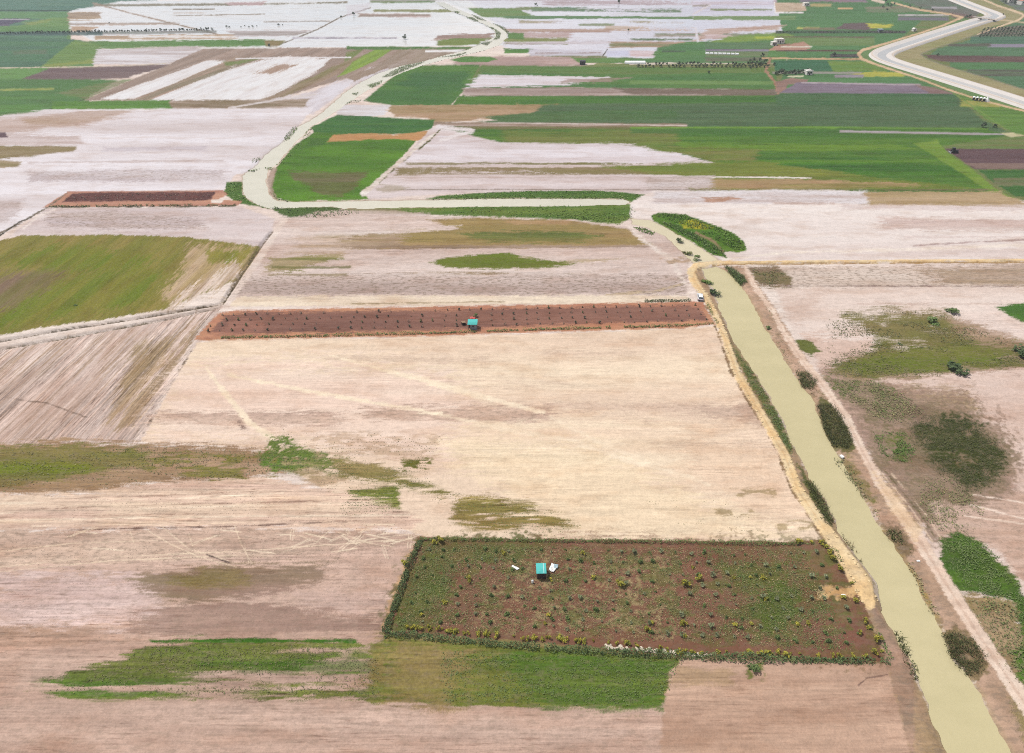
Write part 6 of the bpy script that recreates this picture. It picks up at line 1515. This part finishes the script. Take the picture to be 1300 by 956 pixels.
# ------------------------------------------------------------------ hut on the red orchard strip
hp = P(600, 419); hut2 = empty('hut', (hp.x, hp.y + 1.2, 0), 0, 'small hut with turquoise roof and grey wall on the red orchard strip', 'hut')
w_ = MB(); w_.box((.1, 1.15, 1.0), (2.4, .08, 2.0)); w_.box((1.26, 0, 1.0), (.08, 2.2, 2.0)); w_.box((-1.06, .5, 1.0), (.08, 1.2, 2.0)); w_.box((.25, -1.1, .98), (1.94, .08, 1.96))
w_.build('wall', GREYW, hut2)
rf = MB(); rf.box((0, .0, 2.12), (2.95, 2.75, .06), Matrix.Rotation(math.radians(5), 4, 'X'))
for k in range(11):
    rf.cyl((-1.4 + k * .28, 0, 2.16), .02, 2.7, 'Y', 6)
rf.build('roof', TURQ, hut2)
for (px_, py_) in ((-1.2, -1.15), (-1.2, 1.1)):
    MB().cyl((px_, py_, 1.0), .06, 2.1, 'Z', 8).build('post', WOODD, hut2)
MB().box((.2, -1.16, 1.3), (.5, .03, .45)).build('window', GLASS, hut2)
w = P(588.5, 412); cr = empty('wooden_chest', (w.x, w.y, 0), .45, 'brown wooden chest with a sloping lid beside the turquoise roofed orchard hut', 'chest')
MB().prism([(-.55, 0), (.55, 0), (.55, .75), (-.55, 1.0)], -.45, .45).build('body', WOODD, cr); MB().box((0, 0, .93), (1.3, 1.05, .06), Matrix.Rotation(math.radians(12.5), 4, 'Y')).build('lid', WOODB, cr)
w = P(600, 404); o = crumple('red_cloth', simple_mat('red_cloth', (.42, .10, .09), .9, .1, .2, 3), 1.7, 1.2, .35, 17); o.location = (w.x, w.y, 0)
tag(o, 'faded red cloth on the soil behind the orchard hut', 'cloth')
w = P(604, 402); plant_copy(BSH[0], 'bush', w.x, w.y, .75, 'small green bush behind the orchard hut beside the red cloth', 'bush', None, z=0)

# ------------------------------------------------------------------ parked car
w = P(888.5, 380); dirv = P(885, 370) - P(892, 390)
car = empty('parked_car', (w.x, w.y, put_z(w.x, w.y)), math.atan2(dirv.y, dirv.x) - math.pi / 2 - .1, 'silver hatchback car parked on the canal road above the red orchard strip', 'car')
# side profile in yz, extruded in x with a narrower waist
def car_shell(prof, w0, w1):
    bm = bmesh.new(); n = len(prof)
    zs = [p[1] for p in prof]; z0, z1 = min(zs), max(zs)
    ws_ = [w0 + (w1 - w0) * (p[1] - z0) / (z1 - z0) for p in prof]
    a = [bm.verts.new((-q / 2, p[0], p[1])) for p, q in zip(prof, ws_)]; b = [bm.verts.new((q / 2, p[0], p[1])) for p, q in zip(prof, ws_)]
    bm.faces.new(a); bm.faces.new(list(reversed(b)))
    for i in range(n):
        bm.faces.new((a[i], b[i], b[(i + 1) % n], a[(i + 1) % n]))
    bmesh.ops.recalc_face_normals(bm, faces=bm.faces[:])
    bmesh.ops.bevel(bm, geom=bm.edges[:], offset=.05, segments=2, affect='EDGES')
    return bm


def from_bm(bm, name, mat, parent):
    me = bpy.data.meshes.new(name); bm.to_mesh(me); bm.free(); me.materials.append(mat)
    return link(name, me, parent=parent)


from_bm(car_shell([(-2.05, .35), (-2.1, .62), (-2.0, .92), (-1.5, .98), (.85, .95), (1.7, .84), (2.08, .68), (2.1, .35), (1.6, .24), (-1.7, .24)], 1.74, 1.70), 'body', CARP, car)
cb = from_bm(car_shell([(-1.85, .93), (-1.6, 1.36), (-1.3, 1.45), (-.1, 1.47), (.25, 1.42), (.95, .93)], 1.60, 1.24), 'cabin', CARP, car)
MB().faces([(-.70, .99, .97), (.70, .99, .97), (.56, .30, 1.42), (-.56, .30, 1.42)], [(0, 1, 2, 3)]).build('windscreen', GLASS, car)
MB().faces([(-.68, -1.90, .99), (.68, -1.90, .99), (.56, -1.63, 1.35), (-.56, -1.63, 1.35)], [(0, 1, 2, 3)]).build('rear_window', GLASS, car)
for s in (-1, 1):
    MB().faces([(s * .812, -1.5, 1.0), (s * .812, .70, 1.0), (s * .69, .15, 1.36), (s * .69, -1.3, 1.36)], [(0, 1, 2, 3)]).build('side_window', GLASS, car)
    MB().box((s * .6, 2.08, .70), (.36, .08, .14), bevel=.02).build('headlight', GLASS, car)
    MB().box((s * .66, -2.07, .80), (.24, .08, .2), bevel=.02).build('tail_light', REDC, car)
    MB().box((s * .93, .72, 1.0), (.16, .10, .12), bevel=.02).build('wing_mirror', CARP, car)
    for yy in (-1.3, 1.32):
        wh = MB().cyl((s * .80, yy, .31), .31, .2, 'X', 20).build('wheel', RUBBER, car)
        MB().cyl((s * .905, yy, .31), .19, .02, 'X', 16).build('rim', RIMM, wh)
MB().box((0, 2.1, .42), (1.6, .1, .2), bevel=.03).build('bumper', DARKM, car)
MB().box((0, -2.1, .42), (1.6, .1, .2), bevel=.03).build('bumper', DARKM, car)

# ------------------------------------------------------------------ far machine, shelters, houses, greenhouse
w = P(1211, 194); tr = empty('tractor', (w.x, w.y, 0), -math.pi / 2, 'dark tractor at the corner of the maroon ploughed field', 'tractor')
MB().box((0, .9, 1.05), (.8, 1.7, .7), bevel=.08).build('bonnet', DARKM, tr); MB().box((0, -.6, 1.0), (1.0, 1.2, .5), bevel=.05).build('body', DARKM, tr)
cbm = MB().box((0, -.6, 1.85), (1.2, 1.2, 1.2), bevel=.06).build('cab', GLASS, tr); MB().box((0, -.6, 2.5), (1.4, 1.4, .1), bevel=.03).build('roof', DARKM, cbm)
for s in (-1, 1):
    MB().cyl((s * .8, -.7, .75), .75, .42, 'X', 20).build('wheel', RUBBER, tr); MB().cyl((s * .65, 1.35, .45), .45, .3, 'X', 18).build('wheel', RUBBER, tr)
MB().cyl((.3, 1.2, 1.75), .05, .8).build('exhaust_pipe', DARKM, tr)
hr = MB().box((0, -2.2, .5), (2.4, .15, .15)); [hr.box((-1.1 + k * .44, -2.25, .25), (.06, .3, .5)) for k in range(6)]; hr.box((0, -1.6, .6), (.15, 1.2, .12)); hr.build('harrow', RIMM, tr)


def house(px_, py_, rz, sx, sy, h, label, roofm, gable=1.0, group=None, cat='house'):
    q = P(px_, py_)
    e = empty('house', (q.x, q.y, 0), rz, label, cat, group)
    MB().box((0, 0, h / 2), (sx, sy, h)).build('wall', PLASTER, e)
    r = MB()
    if gable > .2:
        r.prism([(-sx / 2 - .3, h), (sx / 2 + .3, h), (0, h + gable)], -sy / 2 - .3, sy / 2 + .3)
    else:
        r.box((0, 0, h + .1), (sx + .3, sy + .3, .2)); r.box((0, -sy / 2 - .05, h + .35), (sx + .3, .12, .3))
    ro = r.build('roof', roofm, e)
    MB().box((sx * .25, sy * .2, h + gable * .7 + .3), (.5, .5, 1.0)).build('chimney', PLASTER, ro)
    for k in (-1, 1):
        wn = MB().box((k * sx * .28, -sy / 2 - .02, h * .58), (1.0, .06, 1.1)).build('window', GLASS, e)
        MB().box((k * sx * .28, -sy / 2 - .06, h * .58 - .6), (1.2, .14, .08)).build('sill', PLASTER, wn)
    dd = MB().box((0, -sy / 2 - .03, 1.05), (.95, .08, 2.1)).build('door', WOODD, e)
    MB().cyl((.35, -sy / 2 - .1, 1.05), .04, .06, 'Y', 8).build('handle', RIMM, dd)
    return e


house(988.5, 54.6, .1, 7, 6, 3.2, 'white flat roofed house with trees at the far tan farmyard track', PLASTER, .15)
house(982, 57.4, .1, 4, 4, 2.4, 'small white outbuilding in front of the far flat roofed house', PLASTER, .15)
house(1023, 7.5, .1, 6, 5, 3, 'white house on the corner of the far tan yard', PLASTER, .15)
house(1025.6, 94.4, .2, 4.5, 4, 2.6, 'small white house among garden trees by the lavender strip', PLASTER, .15)
house(1297, 5.5, .2, 9, 8, 4, 'house with a red tiled roof beyond the concrete canal', REDROOF, 2.2)
house(1281, 2.6, .2, 8, 7, 3.4, 'pale house among trees behind the red roofed house', PLASTER, .9)
w = P(739.5, 82); sh = empty('shed', (w.x, w.y, 0), 0, 'dark shed alone on the green strip below the flooded fields', 'shed')
MB().box((0, 0, 1.3), (4, 3, 2.6)).build('wall', DARKM, sh); MB().box((0, 0, 2.7), (4.4, 3.4, .16), Matrix.Rotation(.08, 4, 'X')).build('roof', DARKM, sh); MB().box((0, -1.53, .95), (1, .06, 1.9)).build('door', WOODD, sh)


def tunnel(px_, py_, length, r, label, cat, group, along_x=True, name='greenhouse'):
    q = P(px_, py_); e = empty(name, (q.x, q.y, 0), 0 if along_x else math.pi / 2, label, cat, group)
    bm = bmesh.new(); rows_ = []
    for x in np.linspace(-length / 2, length / 2, max(3, int(length / 2.5))):
        rows_.append([bm.verts.new((x, math.cos(t) * r, math.sin(t) * r * .85)) for t in np.linspace(0, math.pi, 11)])
    for a, b in zip(rows_, rows_[1:]):
        for i in range(10):
            bm.faces.new((a[i], b[i], b[i + 1], a[i + 1]))
    bm.faces.new(rows_[0]); bm.faces.new(rows_[-1])
    from_bm(bm, 'cover', FILM, e)
    h = MB()
    for x in np.linspace(-length / 2, length / 2, max(3, int(length / 4))):
        pts_ = [(x, math.cos(t) * (r + .03), math.sin(t) * (r * .85 + .03)) for t in np.linspace(0, math.pi, 9)]
        for a, b in zip(pts_, pts_[1:]):
            m_ = (Vector(a) + Vector(b)) / 2; dv = Vector(b) - Vector(a)
            h.box(m_, (.05, .05, dv.length), dv.to_track_quat('Z', 'Y').to_matrix().to_4x4())
    h.build('hoop', RIMM, e)
    MB().box((-length / 2 - .03, 0, .8), (.05, .9, 1.6)).build('door', WHITE, e)
    return e


tunnel(806, 80.6, 15, 2.2, 'long white film greenhouse at the west end of the far orchard rows', 'greenhouse', None)
for k in range(8):
    tunnel(897.5 + k * 5.4, 68.4 + .1 * k, 2.4, 1.3, 'short white film tunnel in the row below the dark field strip', 'tunnel', 'white film tunnels in a row', True, 'film_tunnel')
for k in range(4):
    q = P(1235.5 + k * 4.4, 127.4 + .5 * k)
    e = empty('shelter', (q.x, q.y, 0), -.5, 'white roofed open shelter in the row beside the dirt road', 'shelter', 'white shelters beside the dirt road')
    MB().prism([(-.75, 1.9), (.75, 1.9), (0, 2.35)], -1.3, 1.3).build('roof', WHITE, e); MB().box((0, .9, .95), (1.3, .08, 1.9)).build('wall', DARKM, e)
    for (a, b) in ((-.65, -1.2), (.65, -1.2), (-.65, 1.2), (.65, 1.2)):
        MB().cyl((a, b, .95), .05, 1.9, 'Z', 6).build('post', RIMM, e)
q = P(1252.5, 128.6); e = empty('tent', (q.x, q.y, 0), -.4, 'white peaked tent at the end of the shelter row', 'tent')
MB().cyl((0, 0, 1.5), 1.7, 3.0, 'Z', 4, .05).build('canopy', WHITE, e); MB().cyl((0, 0, 1.6), .05, 3.2, 'Z', 8).build('pole', RIMM, e)
q = P(1160, 39.6); e = empty('shed', (q.x, q.y, 0), .2, 'tiny white shed where the dark hedge strip meets the dirt road', 'shed'); MB().box((0, 0, 1.1), (3, 2.5, 2.2)).build('wall', PLASTER, e); MB().prism([(-1.8, 2.2), (1.8, 2.2), (0, 2.9)], -1.5, 1.5).build('roof', PLASTER, e); MB().box((0, -1.28, .9), (.9, .06, 1.8)).build('door', WOODD, e)
q = P(1117, 40.8); e = empty('shed', (q.x, q.y, 0), .1, 'small blue grey shed in the dark hedge strip', 'shed'); MB().box((0, 0, 1.2), (4, 3, 2.4)).build('wall', GREYW, e); MB().box((0, 0, 2.5), (4.4, 3.4, .14)).build('roof', PALEB, e); MB().box((0, -1.53, .9), (.9, .06, 1.8)).build('door', WOODD, e)

# ------------------------------------------------------------------ trees
def tree_mesh(name, mat, h, r, n, leaf, seed):
    rng = np.random.default_rng(seed)
    c = crown_points(n, r, r, h * .36, h * .62, 6, rng)
    v, f = quads_cloud(c, leaf, .3, rng)
    return mesh_from_arrays('crown', v, f, 4, mat)


def trunk_mesh(h, r, seed):
    bm = bmesh.new(); r_ = random.Random(seed)
    bmesh.ops.create_cone(bm, cap_ends=True, segments=7, radius1=r, radius2=r * .5, depth=h * .5, matrix=Matrix.Translation((0, 0, h * .25)))
    for k in range(4):
        a = k * 1.57 + r_.random(); d = Vector((math.cos(a), math.sin(a), 1.1)).normalized()
        M = Matrix.Translation(Vector((0, 0, h * .42)) + d * h * .14) @ d.to_track_quat('Z', 'Y').to_matrix().to_4x4()
        bmesh.ops.create_cone(bm, cap_ends=True, segments=5, radius1=r * .5, radius2=r * .2, depth=h * .28, matrix=M)
    me = bpy.data.meshes.new('trunk'); bm.to_mesh(me); bm.free(); me.materials.append(BARK)
    return me


TREES = [(tree_mesh('crown', LEAF['far'], 4.0, 1.7, 150, .5, 200 + k), trunk_mesh(4.0, .16, k)) for k in range(4)]
TREES += [(tree_mesh('crown', LEAF['dark'], 4.4, 1.9, 160, .5, 210 + k), trunk_mesh(4.4, .18, 9 + k)) for k in range(2)]


def tree(px_, py_, s, label, group=None, k=None, name='tree', sz=1.0):
    q = P(px_, py_); k = rr.randrange(4) if k is None else k
    e = empty(name, (q.x, q.y, -.05), rr.uniform(0, 6.28), label, 'tree', group); e.scale = (s, s, s * sz)
    link('crown', TREES[k][0], parent=e); link('trunk', TREES[k][1], parent=e)
    return e


for k in range(86):      # dark line of trees far west
    x = 1 + k * 3.15 + rr.uniform(-1.0, 1.0)
    tree(x, 43.4 - .018 * x + rr.uniform(-.3, .3) * .8, rr.uniform(.36, .62), 'dark tree in the long far row between the flooded and green fields', 'trees in the far dark row')
for r, y in enumerate((82.4, 85.6)):      # orchard rows
    for k in range(35):
        x = 808 + k * 4.85 + r * 2
        if x > 978 or rr.random() < .08 or (r == 0 and x < 822):
            continue
        tree(x, y + .006 * (x - 800) * .4, rr.uniform(.42, .66), 'small orchard tree in the two far rows east of the film greenhouse', 'orchard trees in the two far rows')
for k in range(16):
    tree(rr.uniform(952, 984), rr.uniform(76, 88), rr.uniform(.35, .62), 'garden tree clustered around the junction of the far dirt roads', 'garden trees at the road junction')
for k in range(24):
    x = 984 + k * 2.0
    tree(x, 93.5 + rr.uniform(-1.4, 2.2), rr.uniform(.4, .8), 'garden tree in the strip north of the lavender field', 'garden trees by the lavender')
for r in range(5):
    for k in range(13):
        x = 1250 + k * 4.4 - r * 1.5
        if x > 1306:
            continue
        tree(x, 35.5 + r * 2.5 + (1306 - x) * .03, rr.uniform(.36, .55), 'small orchard tree on brown soil beyond the concrete canal', 'orchard trees beyond the canal')
for (x, y) in ((1124, 3), (1127, 7), (1121, 10), (1131, 9), (1126, 14), (1135, 6), (1183, 14.5), (1168, 11.5), (1155, 9), (1226, 23.5), (1231, 22.5), (1273, 20.5)):
    tree(x, y, rr.uniform(.6, .95), 'tree near the upper bend of the far dirt road', 'trees near the upper dirt road')
for k in range(16):
    tree(1282 + rr.uniform(-12, 20), rr.uniform(-2, 6), rr.uniform(.6, 1.2), 'tree around the red roofed house', 'trees around the red roofed house')
for k in range(34):
    x = 990 + k * 4.6
    tree(x, 41.2 + rr.uniform(-.6, .6), rr.uniform(.3, .5), 'low dark tree in the hedge strip east of the flooded fields', 'low trees in the dark hedge strip', k=4 + k % 2, sz=.6)
for (x, y, s, lab) in ((514, 50, .9, 'lone dark tree standing in the large flooded field'), (448.5, 19.6, .8, 'lone tree on the bank at the corner of the large flooded field'), (433, 22.6, .6, 'small tree on the track across the upper flooded fields'), (680.5, 7.8, .9, 'lone tree at the far edge of the flooded strips'),
                       (786, 4.5, .9, 'small tree on the pink strip at the far flooded edge'), (798, 39.5, .5, 'tiny tree by the water in the middle flooded strips'), (1059, 71.6, .9, 'dark tree at the west end of the black strip'), (968, 72.2, .8, 'dark tree at the end of the pale dirt road'),
                       (1248, 161.5, .8, 'spreading dark tree at the east end of the pale grey strip'), (1262, 162, .6, 'smaller tree at the east end of the pale grey strip'), (342, 59.5, .7, 'tree at the corner of the slanting strips'), (1190, 71, .5, 'small tree on the bank of the dry embankment'), (900, 93.6, .6, 'lone bush like tree in the light green strip')):
    tree(x, y, s, lab)
for (x, y) in ((288, 34.4), (291, 34.8), (306, 34.6), (311, 33.2), (316, 34.6), (321, 34.2), (326, 33.6), (354, 32.4), (359, 32), (238, 38.5), (250, 38.8), (262, 38.2), (139, 29.4)):
    tree(x, y, rr.uniform(.35, .6), 'small tree half drowned in the upper flooded fields', 'half drowned trees in the upper flooded fields', sz=.7)

# ------------------------------------------------------------------ concrete canal, upper right: swept cross section
CC = [(1190, -8), (1212, -.5), (1240, 10.5), (1258, 17), (1265, 20.5), (1257, 24.5), (1244, 27), (1215, 36), (1180, 47.2), (1145, 58.6), (1124, 66), (1117.5, 71), (1124, 76.6), (1146, 84), (1180, 94.2), (1215, 105), (1260, 119), (1300, 132), (1345, 147)]
cw = along(wpts(CC), step=4.0)
for _ in range(3):
    cw[1:-1] = (cw[:-2] + 2 * cw[1:-1] + cw[2:]) / 4
tg = np.gradient(cw, axis=0); tg /= np.linalg.norm(tg, axis=1)[:, None]
nm = np.column_stack([-tg[:, 1], tg[:, 0]])


def sweep(name, prof, mat, kind='structure', parent=None):
    n, k = len(cw), len(prof)
    v = np.concatenate([np.column_stack([cw + nm * o_, np.full(n, z_)]) for o_, z_ in prof])
    fs = []
    for j in range(k - 1):
        a = j * n + np.arange(n - 1)
        fs.append(np.column_stack([a, a + n, a + n + 1, a + 1]))
    o = link(name, mesh_from_arrays(name, v, np.concatenate(fs).ravel(), 4, mat), parent=parent)
    tag(o, kind=kind)
    return o


sweep('concrete_canal', [(-9.4, -.2), (-8.2, 1.3), (-6.6, 1.5), (-5.8, 1.5), (-2.2, .15), (2.2, .15), (5.8, 1.5), (6.6, 1.5), (8.2, 1.3), (9.4, -.2)], CONC)
sweep('concrete_canal_water', [(-3.1, .5), (3.1, .5)], water_mat('clear_canal_water', A(206, 202, 200), .15, .03))
sweep('service_road', [(6.7, 1.52), (8.1, 1.35)], CONC2); sweep('service_road', [(-6.7, 1.52), (-8.1, 1.35)], CONC2)
# flat farm bridge over it
q = P(1248, 25.6); q2 = cw[np.argmin(np.linalg.norm(cw - np.array([q.x, q.y]), axis=1))]
ib = int(np.argmin(np.linalg.norm(cw - np.array([q.x, q.y]), axis=1)))
br = empty('farm_bridge', (q2[0], q2[1], 0), math.atan2(nm[ib][1], nm[ib][0]), 'low farm bridge carrying the dirt road over the concrete canal', 'bridge')
MB().box((0, 0, 1.85), (22, 4.6, .4)).build('deck', CONC2, br)
for s in (-1, 1):
    rl = MB().box((0, s * 2.2, 2.55), (20, .12, .12))
    for k in range(9):
        rl.box((-9.6 + k * 2.4, s * 2.2, 2.3), (.12, .12, .5))
    rl.build('railing', RIMM, br)
MB().box((-4, 0, .8), (.5, 4.2, 1.7)).build('pier', CONC, br); MB().box((4, 0, .8), (.5, 4.2, 1.7)).build('pier', CONC, br)
# ================================================================== sky, sun, air, camera
SUN_EL, SUN_AZ_VEC = math.radians(60), Vector((-0.83, 0.56))
sd_ = Vector((SUN_AZ_VEC.x * math.cos(SUN_EL), SUN_AZ_VEC.y * math.cos(SUN_EL), math.sin(SUN_EL))).normalized()
world = bpy.data.worlds.new('World'); scene.world = world
world.use_nodes = True
nt = world.node_tree; nt.nodes.clear()
wo = nt.nodes.new('ShaderNodeOutputWorld'); bg = nt.nodes.new('ShaderNodeBackground')
sky = nt.nodes.new('ShaderNodeTexSky'); sky.sky_type = 'NISHITA'; sky.sun_disc = False
sky.sun_elevation = SUN_EL; sky.sun_rotation = math.atan2(sd_.x, sd_.y)
sky.air_density = 1.0; sky.dust_density = 2.0; sky.ozone_density = 1.0
tc = nt.nodes.new('ShaderNodeTexCoord')
# fair weather cloud: broken white cover, closing up low down
cn = nt.nodes.new('ShaderNodeTexNoise'); cn.inputs['Scale'].default_value = 3.2; cn.inputs['Detail'].default_value = 6
mp = nt.nodes.new('ShaderNodeMapping'); mp.inputs['Scale'].default_value = (1, 1, 2.6)
nt.links.new(tc.outputs['Generated'], mp.inputs[0]); nt.links.new(mp.outputs[0], cn.inputs['Vector'])
cr = nt.nodes.new('ShaderNodeMapRange'); cr.inputs[1].default_value = .40; cr.inputs[2].default_value = .60
nt.links.new(cn.outputs[0], cr.inputs[0])
cm = nt.nodes.new('ShaderNodeMix'); cm.data_type = 'RGBA'
nt.links.new(cr.outputs[0], cm.inputs[0]); nt.links.new(sky.outputs[0], cm.inputs[6]); cm.inputs[7].default_value = (9.2, 9.1, 9.1, 1)
nt.links.new(cm.outputs[2], bg.inputs[0]); bg.inputs[1].default_value = 0.10
nt.links.new(bg.outputs[0], wo.inputs[0])

sun = bpy.data.lights.new('sun', 'SUN'); sun.energy = 4.2; sun.angle = math.radians(0.55); sun.color = (1.0, 0.972, 0.94)
so = bpy.data.objects.new('sun', sun); COL.objects.link(so)
so.rotation_euler = sd_.to_track_quat('Z', 'Y').to_euler(); so.location = (-60, 40, 150)

cam = bpy.data.cameras.new('camera'); co = bpy.data.objects.new('camera', cam); COL.objects.link(co)
co.location = (0, 0, H); co.rotation_euler = (math.pi / 2 - PITCH, 0, 0)
cam.sensor_fit = 'HORIZONTAL'; cam.sensor_width = 36.0; cam.lens = 36.0 * F_PX / 1300.0
cam.shift_y = -(478.0 - CY) / 1300.0
cam.clip_start = 1.0; cam.clip_end = 60000.0
scene.camera = co

HAZE = 0.00016
if HAZE:
    hb = MB(); hb.box((0, 0, (H + 14 - 4) / 2), (60000, 60000, H + 14 + 4))
    hm = bpy.data.materials.new('haze'); hm.use_nodes = True
    hn = hm.node_tree; hn.nodes.clear()
    ho = hn.nodes.new('ShaderNodeOutputMaterial'); hv = hn.nodes.new('ShaderNodeVolumePrincipled')
    hv.inputs['Color'].default_value = (0.86, 0.92, 1.0, 1); hv.inputs['Density'].default_value = HAZE
    hv.inputs['Anisotropy'].default_value = 0.3
    hn.links.new(hv.outputs[0], ho.inputs['Volume'])
    h = hb.build('haze', hm); tag(h, kind='stuff')

vs = scene.view_settings
scene.display_settings.display_device = 'sRGB'
vs.view_transform = 'Standard'; vs.look = 'None'; vs.gamma = 1.0; vs.use_curve_mapping = False
vs.exposure = 0.0
scene.render.engine = 'CYCLES'
scene.cycles.max_bounces = 5; scene.cycles.diffuse_bounces = 1; scene.cycles.glossy_bounces = 1; scene.cycles.volume_bounces = 0
scene.cycles.use_denoising = False
scene.cycles.filter_width = 1.0
